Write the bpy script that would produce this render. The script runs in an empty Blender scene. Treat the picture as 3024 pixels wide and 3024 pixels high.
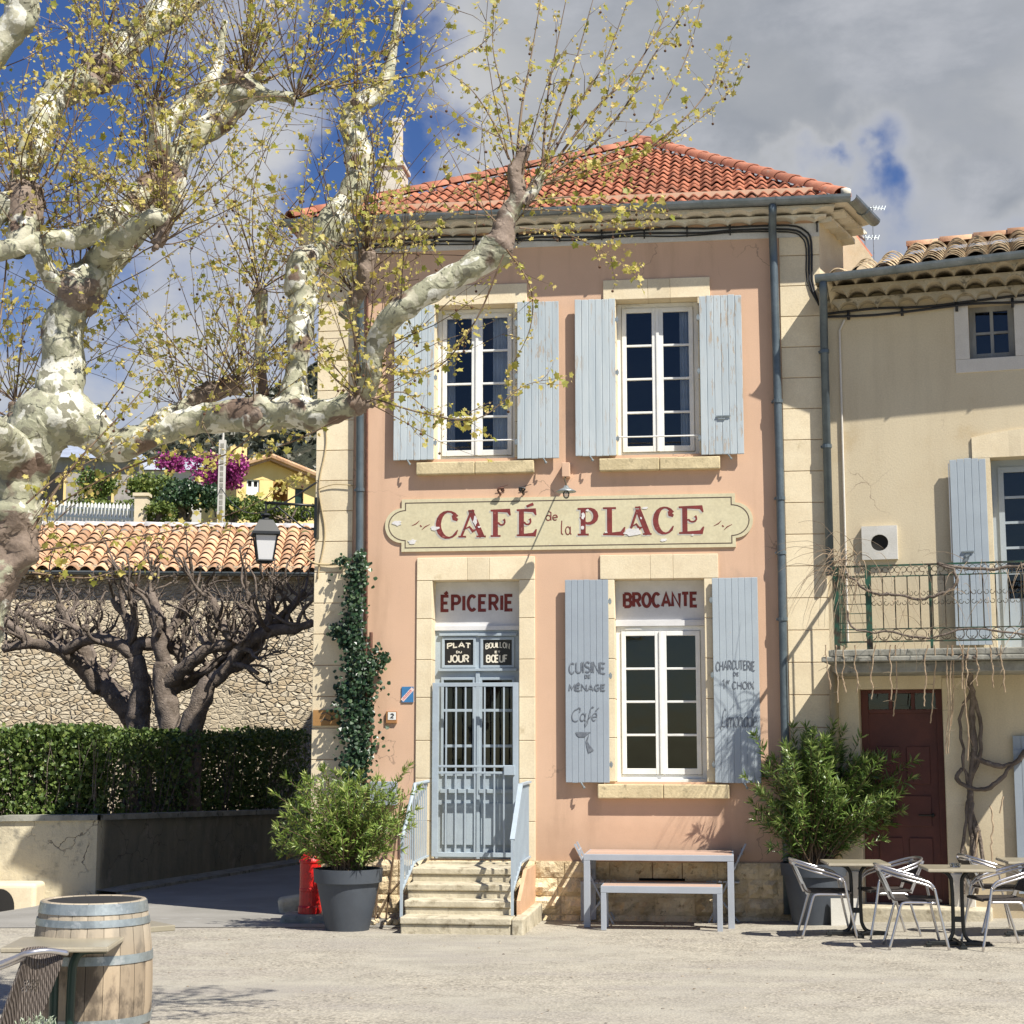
import bpy, math, random
from mathutils import Vector, Matrix, noise
R = math.radians
rnd = random.Random(7)
# ------------------------------------------------------------------ camera, light, sky
scene = bpy.context.scene
COL = scene.collection
FPX, PITCH, HCAM = 4900.0, math.atan(678/4900.0), 2.05
cam = bpy.data.cameras.new('camera'); camo = bpy.data.objects.new('camera', cam); COL.objects.link(camo)
camo.location = (0, 0, HCAM); camo.rotation_euler = (R(90)+PITCH, 0, 0)
cam.sensor_width = 36; cam.lens = 36*FPX/3024; cam.clip_end = 2000; cam.clip_start = 0.1
scene.camera = camo
scene.view_settings.view_transform = 'Standard'; scene.view_settings.look = 'None'
scene.view_settings.exposure = 0.62; scene.view_settings.gamma = 1
SUN = Vector((0.695, -0.719, 1.278)).normalized()
sl = bpy.data.lights.new('sun', 'SUN'); sl.energy = 5.0; sl.angle = R(0.5); sl.color = (1.0, 0.955, 0.87)
so = bpy.data.objects.new('sun', sl); COL.objects.link(so); so.rotation_euler = SUN.to_track_quat('Z', 'Y').to_euler()
so.location = (10, -10, 30)
world = bpy.data.worlds.new('World'); scene.world = world; world.use_nodes = True
def ND(nt, typ, **kw):
    n = nt.nodes.new(typ)
    for k, v in kw.items():
        if k.startswith('i_'):
            key = k[2:]
            n.inputs[int(key) if key.isdigit() else key].default_value = v
        else: setattr(n, k, v)
    return n
def MATH(nt, op, a, b=None, c=None, clamp=False):
    n = nt.nodes.new('ShaderNodeMath'); n.operation = op; n.use_clamp = clamp
    for i, x in enumerate((a, b, c)):
        if x is None: continue
        if isinstance(x, (int, float)): n.inputs[i].default_value = x
        else: nt.links.new(x, n.inputs[i])
    return n.outputs[0]
def MIXC(nt, fac, a, b, mode='MIX'):
    n = nt.nodes.new('ShaderNodeMix'); n.data_type = 'RGBA'; n.blend_type = mode
    for s, x in ((n.inputs[0], fac), (n.inputs[6], a), (n.inputs[7], b)):
        if isinstance(x, (int, float)): s.default_value = x
        elif isinstance(x, (tuple, list)): s.default_value = (x[0], x[1], x[2], 1)
        else: nt.links.new(x, s)
    return n.outputs[2]
def SSTEP(nt, x, lo, hi):
    n = nt.nodes.new('ShaderNodeMapRange'); n.interpolation_type = 'SMOOTHSTEP'; n.clamp = True
    nt.links.new(x, n.inputs[0]); n.inputs[1].default_value = lo; n.inputs[2].default_value = hi
    return n.outputs[0]
def px_dir(sx, sy):
    v = (1512-sy)/FPX
    return Vector(((sx-1512)/FPX, math.cos(PITCH)-math.sin(PITCH)*v, math.sin(PITCH)+math.cos(PITCH)*v))
def build_world():
    nt = world.node_tree; nt.nodes.clear(); L = nt.links.new
    out = ND(nt, 'ShaderNodeOutputWorld')
    sky = ND(nt, 'ShaderNodeTexSky', sky_type='NISHITA', sun_disc=False, sun_elevation=R(52), sun_rotation=math.atan2(SUN.x, SUN.y),
             altitude=300, air_density=1.0, dust_density=0.25, ozone_density=3.2)
    tc = ND(nt, 'ShaderNodeTexCoord'); d = tc.outputs['Generated']
    sep = ND(nt, 'ShaderNodeSeparateXYZ'); L(d, sep.inputs[0])
    def noise_tex(scale, detail, rough, off, dist=0.0, sz=1.0):
        mp = ND(nt, 'ShaderNodeMapping'); L(d, mp.inputs[0]); mp.inputs['Location'].default_value = off
        mp.inputs['Scale'].default_value = (1, 1, sz)
        n = ND(nt, 'ShaderNodeTexNoise'); L(mp.outputs[0], n.inputs['Vector'])
        n.inputs['Scale'].default_value = scale; n.inputs['Detail'].default_value = detail
        n.inputs['Roughness'].default_value = rough; n.inputs['Distortion'].default_value = dist
        return n.outputs['Fac']
    n1 = noise_tex(7.0, 9, 0.60, (3.1, 1.2, 0.4), 0.25, 1.5)
    n2 = noise_tex(3.2, 6, 0.55, (7.7, 4.2, 2.2), 0.2, 1.4)
    cov = MATH(nt, 'ADD', MATH(nt, 'MULTIPLY', n1, 0.9), MATH(nt, 'MULTIPLY', n2, 0.35))
    dw = d
    for sc_, am in ((5, .20), (16, .08), (50, .028)):
        wn = ND(nt, 'ShaderNodeTexNoise'); L(d, wn.inputs['Vector']); wn.inputs['Scale'].default_value = sc_; wn.inputs['Detail'].default_value = 4
        s0 = ND(nt, 'ShaderNodeVectorMath', operation='SUBTRACT'); L(wn.outputs['Color'], s0.inputs[0]); s0.inputs[1].default_value = (.5, .5, .5)
        s1 = ND(nt, 'ShaderNodeVectorMath', operation='MULTIPLY_ADD'); L(s0.outputs[0], s1.inputs[0]); s1.inputs[1].default_value = (am,)*3; L(dw, s1.inputs[2]); dw = s1.outputs[0]
    # broad clouds and clearings, each a patch of sky in its own direction
    blobs = [(2300, 250, 0.17, 0.34), (1900, 150, .13, .25), (2900, 500, .12, .18), (700, 300, .07, .16), (550, 1050, .09, .25), (350, 720, .05, .16),
             (60, 1040, .05, .2), (1500, 350, .09, .12), (900, 760, .05, .14), (1250, 150, .05, -.14),
             (60, 250, .055, -.28), (230, 60, .05, -.2), (300, 900, .05, -.33), (40, 780, .05, -.22), (560, 830, .045, -.2), (1130, 260, .065, -.26), (980, 520, .04, -.16), (1080, 420, .04, -.2),
             (2410, 480, .026, -.42), (2700, 550, .036, -.40), (2600, 600, .02, -.15), (2600, 700, .03, -.42), (2480, 640, .02, -.3), (2850, 660, .03, .2)]
    for bx, by, rad, amp in blobs:
        dv = px_dir(bx, by).normalized()
        vd = ND(nt, 'ShaderNodeVectorMath', operation='DISTANCE'); L(dw, vd.inputs[0]); vd.inputs[1].default_value = dv
        m = ND(nt, 'ShaderNodeMapRange', interpolation_type='SMOOTHERSTEP', clamp=True); L(vd.outputs['Value'], m.inputs[0])
        m.inputs[1].default_value = 0.0; m.inputs[2].default_value = rad*1.6; m.inputs[3].default_value = amp; m.inputs[4].default_value = 0
        cov = MATH(nt, 'ADD', cov, m.outputs[0])
    cov = MATH(nt, 'ADD', cov, MATH(nt, 'MULTIPLY', SSTEP(nt, sep.outputs[1], 0.55, -0.1), -0.34))   # unseen clouds thinned out behind the camera to cut fill light
    for vv, rad, amp in (((.05, -.93, .30), .16, .5), ((.35, -.9, .34), .14, .4), ((-.25, -.93, .24), .10, .35)):   # clouds behind, seen in the upper panes
        vd = ND(nt, 'ShaderNodeVectorMath', operation='DISTANCE'); L(dw, vd.inputs[0]); vd.inputs[1].default_value = Vector(vv).normalized()
        m = ND(nt, 'ShaderNodeMapRange', interpolation_type='SMOOTHERSTEP', clamp=True); L(vd.outputs['Value'], m.inputs[0]); m.inputs[1].default_value = 0.0; m.inputs[2].default_value = rad*1.6; m.inputs[3].default_value = amp; m.inputs[4].default_value = 0
        cov = MATH(nt, 'ADD', cov, m.outputs[0])
    fac = SSTEP(nt, cov, 0.46, 0.95)
    thick = SSTEP(nt, cov, 0.72, 1.10)
    n3 = noise_tex(4.5, 8, 0.55, (1.7, 9.2, 5.2), 0.3, 1.8)
    # grey undersides where the cloud is thick, high and to the right
    side = SSTEP(nt, MATH(nt, 'ADD', MATH(nt, 'MULTIPLY', sep.outputs[0], 1.6), MATH(nt, 'MULTIPLY', sep.outputs[2], 1.0)), 0.05, 0.62)
    grey = MATH(nt, 'MULTIPLY', MATH(nt, 'ADD', MATH(nt, 'MULTIPLY', thick, .72), .28), MATH(nt, 'ADD', MATH(nt, 'MULTIPLY', side, 0.70), MATH(nt, 'MULTIPLY', SSTEP(nt, n3, .3, .72), 0.55)), clamp=True)
    ccol = MIXC(nt, grey, (1.0, 1.0, 1.0), (0.46, 0.50, 0.57))
    cvar = MIXC(nt, MATH(nt, 'MULTIPLY', SSTEP(nt, MATH(nt, 'ADD', MATH(nt, 'MULTIPLY', n3, .5), MATH(nt, 'MULTIPLY', n1, .5)), .46, .64), 0.75), ccol, (0.88, 0.90, 0.96))
    bg1 = ND(nt, 'ShaderNodeBackground'); bg1.inputs[1].default_value = 0.052
    hs = ND(nt, 'ShaderNodeHueSaturation'); hs.inputs['Hue'].default_value = 0.516; hs.inputs['Saturation'].default_value = 1.22; hs.inputs['Value'].default_value = 1.22; L(sky.outputs[0], hs.inputs['Color'])
    L(hs.outputs[0], bg1.inputs[0])
    bg2 = ND(nt, 'ShaderNodeBackground'); L(cvar, bg2.inputs[0]); bg2.inputs[1].default_value = 0.44
    mx = ND(nt, 'ShaderNodeMixShader'); L(fac, mx.inputs[0]); L(bg1.outputs[0], mx.inputs[1]); L(bg2.outputs[0], mx.inputs[2])
    L(mx.outputs[0], out.inputs[0])
build_world()

# ------------------------------------------------------------------ measuring: pixels of the photo -> points on real planes
class Frame:
    def __init__(s, ox, oy, deg):
        s.o = Vector((ox, oy)); s.a = R(deg); s.e = Vector((math.cos(s.a), -math.sin(s.a))); s.n = Vector((-math.sin(s.a), -math.cos(s.a)))
    def at(s, sx, sy, w=0.0):          # (u, z) on the plane w metres in front of the wall
        d = px_dir(sx, sy); dn = d.x*s.n.x+d.y*s.n.y
        t = (w+s.o.dot(s.n))/dn
        p = Vector((d.x*t, d.y*t)); return (p-s.o).dot(s.e), HCAM+d.z*t
    def world(s, u, w, z):
        p = s.o+s.e*u+s.n*w; return Vector((p.x, p.y, z))
    def empty(s, name, z=0.0):
        o = bpy.data.objects.new(name, None); COL.objects.link(o); o.location = (s.o.x, s.o.y, z); o.rotation_euler = (0, 0, -s.a); return o
FA = Frame(0, 19.1, 7.35)
def U(sx, sy=1800, w=0.0): return FA.at(sx, sy, w)[0]
def Z(sy, sx=1700, w=0.0): return FA.at(sx, sy, w)[1]
_u, _z = FA.at(2447, 1800); _p = FA.world(_u, 0, 0)
FB = Frame(_p.x, _p.y, 17.4)
def UB(sx, sy=1800, w=0.0): return FB.at(sx, sy, w)[0]
def ZB(sy, sx=2750, w=0.0): return FB.at(sx, sy, w)[1]
def gz(x, y):
    if y < 19.1: z = 0.07+0.02*(19.1-max(y, 7.5))
    elif y < 22.5: z = 0.07-0.032*(y-19.1)
    else: z = -0.04-0.008*(min(y, 30)-22.5)
    if x < -5.7: z -= .19*min(1, (-5.7-x)/1.2)*min(1, max(0, (y-19)/3))
    if x > 2.3: z += 0.032*(min(x, 9)-2.3)*min(1, max(0, (y-13)/4))
    return z
def ground(sx, sy):
    d = px_dir(sx, sy); z = 0.1
    for _ in range(40):
        t = (z-HCAM)/d.z; z = gz(d.x*t, d.y*t)
    return Vector((d.x*t, d.y*t, z))
def at(sx, sy, y):
    d = px_dir(sx, sy); t = y/d.y; return Vector((d.x*t, y, HCAM+d.z*t))
def atP(px_, py_, y): return at(px_*1.5652, py_*1.5652, y)

# ------------------------------------------------------------------ mesh helpers
class MB:
    def __init__(s): s.v = []; s.f = []; s.t = []; s.uvs = None
    def add(s, vs, fs, tint=None):
        b = len(s.v); s.v.extend(vs)
        for f in fs: s.f.append([b+i for i in f]); s.t.append(rnd.random() if tint is None else tint)
    def box(s, x0, x1, y0, y1, z0, z1, tint=0.5, M=None):
        vs = [Vector((x, y, z)) for x in (x0, x1) for y in (y0, y1) for z in (z0, z1)]
        if M is not None: vs = [M @ v for v in vs]
        s.add(vs, [(0, 1, 3, 2), (4, 6, 7, 5), (0, 4, 5, 1), (2, 3, 7, 6), (0, 2, 6, 4), (1, 5, 7, 3)], tint)
    def beam(s, p, q, w, h, up=(0, 0, 1), tint=0.5):
        p = Vector(p); q = Vector(q); d = (q-p); L = d.length; d.normalize(); up = Vector(up)
        if abs(d.dot(up)) > .99: up = Vector((1, 0, 0))
        sd = d.cross(up).normalized(); u2 = sd.cross(d)
        M = Matrix((( d.x, sd.x, u2.x, p.x), (d.y, sd.y, u2.y, p.y), (d.z, sd.z, u2.z, p.z), (0, 0, 0, 1)))
        s.box(0, L, -w/2, w/2, -h/2, h/2, tint, M)
    def tube(s, pts, rad, n=8, cap=True, tint=0.5, lump=0.0, lf=3.0, closed=False):
        pts = [Vector(p) for p in pts]; m = len(pts)
        if isinstance(rad, (int, float)): rad = [rad]*m
        ref = None; rings = []
        for i, p in enumerate(pts):
            if closed: t = pts[(i+1) % m]-pts[i-1]
            else: t = pts[min(i+1, m-1)]-pts[max(i-1, 0)]
            if t.length < 1e-9: t = Vector((0, 0, 1))
            t.normalize()
            if ref is None: ref = t.orthogonal().normalized()
            ref = (ref-t*ref.dot(t))
            if ref.length < 1e-5: ref = t.orthogonal()
            ref.normalize(); b = t.cross(ref)
            ring = []
            for k in range(n):
                a = 2*math.pi*k/n; dv = ref*math.cos(a)+b*math.sin(a); r = rad[i]
                if lump:
                    q = p+dv*r
                    r *= 1+lump*(noise.noise(q*lf)*1.2+0.7*noise.noise(q*lf*2.7))
                ring.append(p+dv*r)
            rings.append(ring)
        vs = [v for r_ in rings for v in r_]; fs = []
        for i in range(m if closed else m-1):
            for k in range(n):
                j = (i+1) % m
                fs.append((i*n+k, i*n+(k+1) % n, j*n+(k+1) % n, j*n+k))
        if cap and not closed:
            fs.append(tuple(reversed(range(n)))); fs.append(tuple((m-1)*n+k for k in range(n)))
        s.add(vs, fs, tint)
    def prism(s, poly, fn, d0, d1, tint=0.5):   # poly 2d, fn(a,b,d)->Vector
        n = len(poly); vs = [fn(a, b, d0) for a, b in poly]+[fn(a, b, d1) for a, b in poly]
        fs = [tuple(range(n)), tuple(reversed(range(n, 2*n)))]+[(i, (i+1) % n+0, (i+1) % n+n, i+n) for i in range(n)]
        s.add(vs, fs, tint)
    def lathe(s, prof, n=24, c=(0, 0, 0), tint=0.5, M=None, a0=0.0):
        c = Vector(c); vs = []; fs = []
        for r, z in prof:
            for k in range(n):
                a = a0+2*math.pi*k/n; p = Vector((r*math.cos(a), r*math.sin(a), z))+c
                vs.append(M @ p if M is not None else p)
        m = len(prof)
        for i in range(m-1):
            for k in range(n): fs.append((i*n+k, i*n+(k+1) % n, (i+1)*n+(k+1) % n, (i+1)*n+k))
        fs.append(tuple(reversed(range(n)))); fs.append(tuple((m-1)*n+k for k in range(n)))
        s.add(vs, fs, tint)
    def blob(s, c, r, n=8, m=6, lump=.2, lf=4, sc=(1, 1, 1), tint=.5):
        c = Vector(c); vs = []; fs = []
        for i in range(m+1):
            th = math.pi*i/m
            for k in range(n):
                a = 2*math.pi*k/n; d = Vector((math.sin(th)*math.cos(a)*sc[0], math.sin(th)*math.sin(a)*sc[1], math.cos(th)*sc[2]))
                q = c+d*r; vs.append(c+d*r*(1+lump*(noise.noise(q*lf)+.6*noise.noise(q*lf*2.3))))
        for i in range(m):
            for k in range(n): fs.append((i*n+k, (i+1)*n+k, (i+1)*n+(k+1) % n, i*n+(k+1) % n))
        s.add(vs, fs, tint)
    def build(s, name, mat, parent=None, smooth=False, bevel=0.0, recalc=False, seg=2):
        me = bpy.data.meshes.new(name); me.from_pydata([tuple(v) for v in s.v], [], s.f)
        at_ = me.attributes.new('tint', 'FLOAT', 'FACE'); at_.data.foreach_set('value', (s.t+[.5]*len(s.f))[:len(s.f)])
        if recalc or bevel:
            import bmesh
            bm = bmesh.new(); bm.from_mesh(me); bmesh.ops.recalc_face_normals(bm, faces=bm.faces); bm.to_mesh(me); bm.free()
        if smooth: me.polygons.foreach_set('use_smooth', [True]*len(me.polygons))
        me.update()
        if mat: me.materials.append(mat)
        o = bpy.data.objects.new(name, me); COL.objects.link(o)
        if parent: o.parent = parent
        if bevel:
            b = o.modifiers.new('bevel', 'BEVEL'); b.width = bevel; b.segments = seg; b.limit_method = 'ANGLE'; b.angle_limit = R(40)
        return o
def tag(o, label=None, cat=None, group=None, kind=None):
    if label: o['label'] = label
    if cat: o['category'] = cat
    if group: o['group'] = group
    if kind: o['kind'] = kind
    return o
def empty(name, loc=(0, 0, 0), rz=0.0):
    o = bpy.data.objects.new(name, None); COL.objects.link(o); o.location = loc; o.rotation_euler = (0, 0, rz); return o
def copy_tree(o, parent=None):
    c = o.copy(); COL.objects.link(c)
    if parent: c.parent = parent; c.matrix_parent_inverse = o.matrix_parent_inverse
    for ch in list(o.children): copy_tree(ch, c)
    return c
def catmull(pts, k=5):
    out = []; n = len(pts)
    for i in range(n-1):
        p0 = pts[max(i-1, 0)]; p1 = pts[i]; p2 = pts[i+1]; p3 = pts[min(i+2, n-1)]
        for j in range(k):
            t = j/k
            out.append(tuple(0.5*((2*b)+(-a+c)*t+(2*a-5*b+4*c-d)*t*t+(-a+3*b-3*c+d)*t**3) for a, b, c, d in zip(p0, p1, p2, p3)))
    out.append(tuple(pts[-1])); return out

# ------------------------------------------------------------------ materials
MATS = {}
def newmat(name):
    m = bpy.data.materials.new(name); m.use_nodes = True; MATS[name] = m
    nt = m.node_tree; bs = nt.nodes['Principled BSDF']; return m, nt, bs
def texco(nt, scale=(1, 1, 1)):
    tc = ND(nt, 'ShaderNodeTexCoord'); mp = ND(nt, 'ShaderNodeMapping'); nt.links.new(tc.outputs['Object'], mp.inputs[0]); mp.inputs['Scale'].default_value = scale
    return mp.outputs[0]
def NZ(nt, vec, scale, detail=5, rough=.55, dist=0.0):
    n = ND(nt, 'ShaderNodeTexNoise'); nt.links.new(vec, n.inputs['Vector']); n.inputs['Scale'].default_value = scale
    n.inputs['Detail'].default_value = detail; n.inputs['Roughness'].default_value = rough; n.inputs['Distortion'].default_value = dist
    return n.outputs['Fac']
def BUMP(nt, h, bs, strength, dist=0.02):
    b = ND(nt, 'ShaderNodeBump'); b.inputs['Strength'].default_value = strength; b.inputs['Distance'].default_value = dist
    nt.links.new(h, b.inputs['Height']); nt.links.new(b.outputs[0], bs.inputs['Normal']); return b
def pm(name, c1, c2=None, c3=None, scale=3.0, rough=.8, bump=.2, bscale=60, bdist=.01, metal=0.0, stretch=(1, 1, 1), lo=.35, hi=.65, c3th=(.62, .72), c3scale=12, tint=0.0, spec=None, fine=.06):
    m, nt, bs = newmat(name); L = nt.links.new
    v = texco(nt, stretch); c2 = c2 or tuple(x*.8 for x in c1)
    col = MIXC(nt, SSTEP(nt, NZ(nt, v, scale, 6, .6), lo, hi), c1, c2)
    if c3: col = MIXC(nt, SSTEP(nt, NZ(nt, v, c3scale, 7, .65), *c3th), col, c3)
    if fine:
        f = NZ(nt, v, bscale*1.3, 3, .6); col = MIXC(nt, 1.0, col, MIXC(nt, f, (1-fine*3,)*3, (1+fine*3,)*3), 'MULTIPLY')
    if tint:
        a = ND(nt, 'ShaderNodeAttribute', attribute_name='tint'); col = MIXC(nt, 1.0, col, MIXC(nt, a.outputs['Fac'], (1-tint,)*3, (1+tint,)*3), 'MULTIPLY')
    L(col, bs.inputs['Base Color']); bs.inputs['Roughness'].default_value = rough; bs.inputs['Metallic'].default_value = metal
    if spec is not None: bs.inputs['Specular IOR Level'].default_value = spec
    if bump: BUMP(nt, NZ(nt, v, bscale, 6, .6), bs, bump, bdist)
    return m
M_pink = pm('pink_render', (.64, .425, .288), (.595, .392, .265), (.51, .345, .24), scale=.9, c3scale=2.2, c3th=(.58, .78), bump=.25, bscale=90, bdist=.004, rough=.92)
def weather(m, streak=.10, base_z=.95):
    nt = m.node_tree; bs = nt.nodes['Principled BSDF']; src = bs.inputs['Base Color'].links[0].from_socket
    v = texco(nt, (2.2, 2.2, .28)); s_ = SSTEP(nt, NZ(nt, v, 1.6, 6, .62), .48, .78)
    sep = ND(nt, 'ShaderNodeSeparateXYZ'); tc = ND(nt, 'ShaderNodeTexCoord'); nt.links.new(tc.outputs['Object'], sep.inputs[0])
    col = MIXC(nt, MATH(nt, 'MULTIPLY', s_, streak*3), src, MIXC(nt, 1.0, src, (.72, .70, .68), 'MULTIPLY'))
    damp = MATH(nt, 'MULTIPLY', SSTEP(nt, MATH(nt, 'ADD', sep.outputs[2], MATH(nt, 'MULTIPLY', NZ(nt, texco(nt), 2.5, 6, .65), -.9)), base_z, base_z-.7), .55)
    col = MIXC(nt, damp, col, MIXC(nt, 1.0, src, (.70, .68, .66), 'MULTIPLY'))
    ck = ND(nt, 'ShaderNodeTexVoronoi', feature='DISTANCE_TO_EDGE'); wn = ND(nt, 'ShaderNodeTexNoise'); nt.links.new(texco(nt), wn.inputs['Vector']); wn.inputs['Scale'].default_value = 3; wn.inputs['Detail'].default_value = 6
    wv = ND(nt, 'ShaderNodeVectorMath', operation='MULTIPLY_ADD'); nt.links.new(wn.outputs['Color'], wv.inputs[0]); wv.inputs[1].default_value = (.5,)*3; nt.links.new(texco(nt), wv.inputs[2]); nt.links.new(wv.outputs[0], ck.inputs['Vector']); ck.inputs['Scale'].default_value = .55
    cr = MATH(nt, 'MULTIPLY', SSTEP(nt, ck.outputs['Distance'], .0035, .001), SSTEP(nt, NZ(nt, texco(nt), .7, 3), .5, .6))
    nt.links.new(MIXC(nt, MATH(nt, 'MULTIPLY', cr, .6), col, (.22, .15, .11)), bs.inputs['Base Color'])
weather(M_pink, .20)
M_cream = pm('cream_stone', (.74, .635, .44), (.68, .57, .385), (.50, .40, .24), scale=3, c3scale=4, c3th=(.60, .78), bump=.35, bscale=50, bdist=.006, rough=.88, tint=.07)
M_sill = pm('sill_stone', (.64, .53, .32), (.50, .41, .24), (.30, .25, .15), scale=3, c3scale=9, c3th=(.55, .72), bump=.5, bscale=30, bdist=.012, rough=.9, tint=.05)
M_step = pm('step_stone', (.56, .50, .37), (.43, .38, .27), (.24, .20, .13), scale=3.5, c3scale=6, c3th=(.52, .68), bump=.5, bscale=24, bdist=.015, rough=.92, tint=.05)
M_rock = pm('rockface_stone', (.74, .62, .42), (.60, .47, .28), (.34, .26, .16), scale=4, c3scale=14, c3th=(.56, .70), bump=.8, bscale=30, bdist=.03, rough=.95, tint=.12)
M_sideor = pm('orange_side_render', (.62, .39, .24), (.55, .34, .20), bump=.2, rough=.9)
M_cornice = pm('plaster_cornice', (.70, .66, .56), (.60, .56, .46), (.44, .39, .30), scale=3, c3scale=7, c3th=(.58, .7), bump=.3, rough=.9)
M_frieze = pm('grey_white_band', (.62, .60, .55), (.55, .53, .47), bump=.15, rough=.9)
M_zinc = pm('zinc', (.22, .25, .27), (.16, .19, .20), (.33, .35, .36), scale=5, c3scale=9, c3th=(.6, .72), rough=.45, bump=.12, bscale=25, metal=.55)
M_pipe = pm('painted_downpipe', (.115, .145, .16), (.085, .11, .125), scale=6, rough=.42, bump=.1, bscale=30, metal=.25)
M_cable = pm('cable', (.02, .02, .022), rough=.6, bump=0)
M_tanpipe = pm('tan_pipe', (.46, .36, .20), rough=.7, bump=.1)
M_rust = pm('rusty_conduit', (.16, .07, .045), (.10, .045, .03), scale=20, rough=.8)
M_blue = pm('greyblue_paint', (.37, .435, .48), (.335, .39, .435), scale=4, rough=.6, bump=.12, bscale=40, fine=.03)
M_bluesh = pm('smooth_shutter_paint', (.30, .345, .385), (.28, .32, .36), (.50, .36, .27), scale=3, c3scale=9, c3th=(.73, .75), rough=.65, bump=.1, bscale=60, fine=.03)
M_bluesh2 = pm('light_shutter_paint', (.385, .44, .475), (.355, .405, .44), (.50, .38, .30), scale=3, c3scale=9, c3th=(.73, .75), rough=.65, bump=.1, bscale=60, fine=.03)
M_white = pm('window_white_paint', (.80, .80, .77), (.74, .74, .70), scale=6, rough=.5, bump=.06, fine=.02)
M_greyframe = pm('grey_panel_paint', (.66, .655, .65), (.60, .595, .59), scale=4, rough=.7, bump=.06, fine=.03)
M_red = pm('dark_red_lettering', (.20, .028, .024), (.14, .02, .018), (.34, .12, .09), scale=14, c3scale=30, c3th=(.62, .68), rough=.7, bump=0)
M_shadowlet = pm('grey_letter_shadow', (.50, .48, .42), bump=0)
M_signpaint = pm('sign_paint', (.60, .545, .36), (.56, .50, .325), (.64, .62, .56), scale=3, c3scale=5, c3th=(.70, .72), rough=.8, bump=.25, bscale=25, bdist=.006)
M_signline = pm('sign_line', (.10, .07, .05), bump=0)
M_flake = pm('bare_plaster_patch', (.70, .68, .66), (.60, .585, .56), scale=12, bump=.3)
M_black = pm('black_board', (.018, .015, .012), rough=.45, bump=0)
M_chalk = pm('cream_lettering', (.80, .74, .60), bump=0)
M_greylet = pm('grey_lettering', (.11, .125, .15), (.17, .19, .215), scale=25, bump=0)
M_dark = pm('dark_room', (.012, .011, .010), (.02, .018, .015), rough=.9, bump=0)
M_curtain = pm('curtain_cloth', (.80, .82, .84), rough=.9, bump=0)
M_terra = pm('orange_roof_tile', (.42, .15, .08), (.30, .105, .055), (.15, .085, .06), scale=5, c3scale=6, c3th=(.55, .68), rough=.85, bump=.3, tint=.28)
M_ridge = pm('ridge_tile', (.46, .185, .11), (.36, .13, .075), (.36, .28, .22), scale=4, c3scale=8, c3th=(.6, .7), rough=.85, bump=.3, tint=.2)
M_canal = pm('old_canal_tile', (.62, .40, .245), (.50, .275, .15), (.20, .14, .095), scale=2.5, c3scale=6, c3th=(.55, .68), rough=.9, bump=.4, tint=.38)
M_canal2 = pm('weathered_canal_tile', (.56, .44, .28), (.38, .27, .16), (.10, .085, .06), scale=4, c3scale=7, c3th=(.5, .62), rough=.95, bump=.5, tint=.3)
M_wallB = pm('cream_render', (.62, .53, .365), (.58, .485, .325), (.52, .405, .235), scale=.8, c3scale=1.6, c3th=(.56, .8), rough=.93, bump=.3, bscale=45, bdist=.006)
weather(M_wallB, .14, .8)
M_stonew = pm('pale_window_stone', (.66, .62, .55), (.60, .56, .49), scale=3, bump=.2, rough=.88)
M_genB = pm('mossy_cornice', (.46, .40, .29), (.36, .31, .215), (.17, .145, .10), scale=5, c3scale=9, c3th=(.55, .66), rough=.95, bump=.4)
M_oldwood = pm('grey_wood', (.33, .33, .31), (.25, .245, .23), scale=10, stretch=(1, 1, .2), rough=.85)
M_concrete = pm('weathered_concrete', (.32, .31, .26), (.22, .215, .18), (.10, .10, .08), scale=5, c3scale=8, c3th=(.55, .68), rough=.95, bump=.5, bscale=30)
M_brown = pm('red_brown_door', (.125, .036, .025), (.095, .028, .02), scale=4, rough=.6, bump=.1)
M_green = pm('green_iron', (.02, .09, .055), (.05, .035, .02), scale=12, rough=.5, bump=0)
M_iron = pm('rusted_iron', (.07, .065, .035), (.05, .03, .018), scale=15, rough=.7, bump=0)
M_blackmet = pm('black_metal', (.012, .014, .014), rough=.4, bump=0)
M_greenblk = pm('dark_green_metal', (.008, .035, .025), rough=.35, bump=0)
M_alu = pm('aluminium', (.62, .60, .60), (.55, .53, .53), scale=8, rough=.28, bump=.05, metal=.9, fine=.02)
M_weave = pm('dark_weave', (.045, .035, .03), (.03, .024, .02), scale=30, rough=.7, bump=.5, bscale=120)
M_tabletop = pm('beige_tabletop', (.30, .265, .19), (.26, .23, .165), scale=3, rough=.35, bump=.05, bscale=80, fine=.04)
M_tableedge = pm('table_edge', (.42, .37, .27), rough=.5, bump=.05)
M_greymet = pm('grey_powdercoat', (.36, .385, .42), (.33, .355, .39), rough=.5, bump=.03, fine=.02)
M_pinkwood = pm('weathered_slats', (.50, .35, .27), (.42, .29, .22), scale=6, stretch=(.2, 1, 1), rough=.8)
M_pot = pm('anthracite_plastic', (.058, .068, .082), (.05, .058, .07), scale=5, rough=.6, bump=.06, fine=.03)
M_soil = pm('soil', (.06, .042, .028), bump=.6)
M_hydr = pm('red_hydrant_paint', (.62, .012, .010), (.48, .010, .010), scale=8, rough=.35, bump=.08)
M_hoop = pm('galvanised_hoop', (.34, .38, .38), (.24, .27, .275), (.44, .46, .45), scale=9, c3scale=14, c3th=(.55, .65), rough=.42, bump=.08, metal=.5)
M_glass = None
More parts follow.
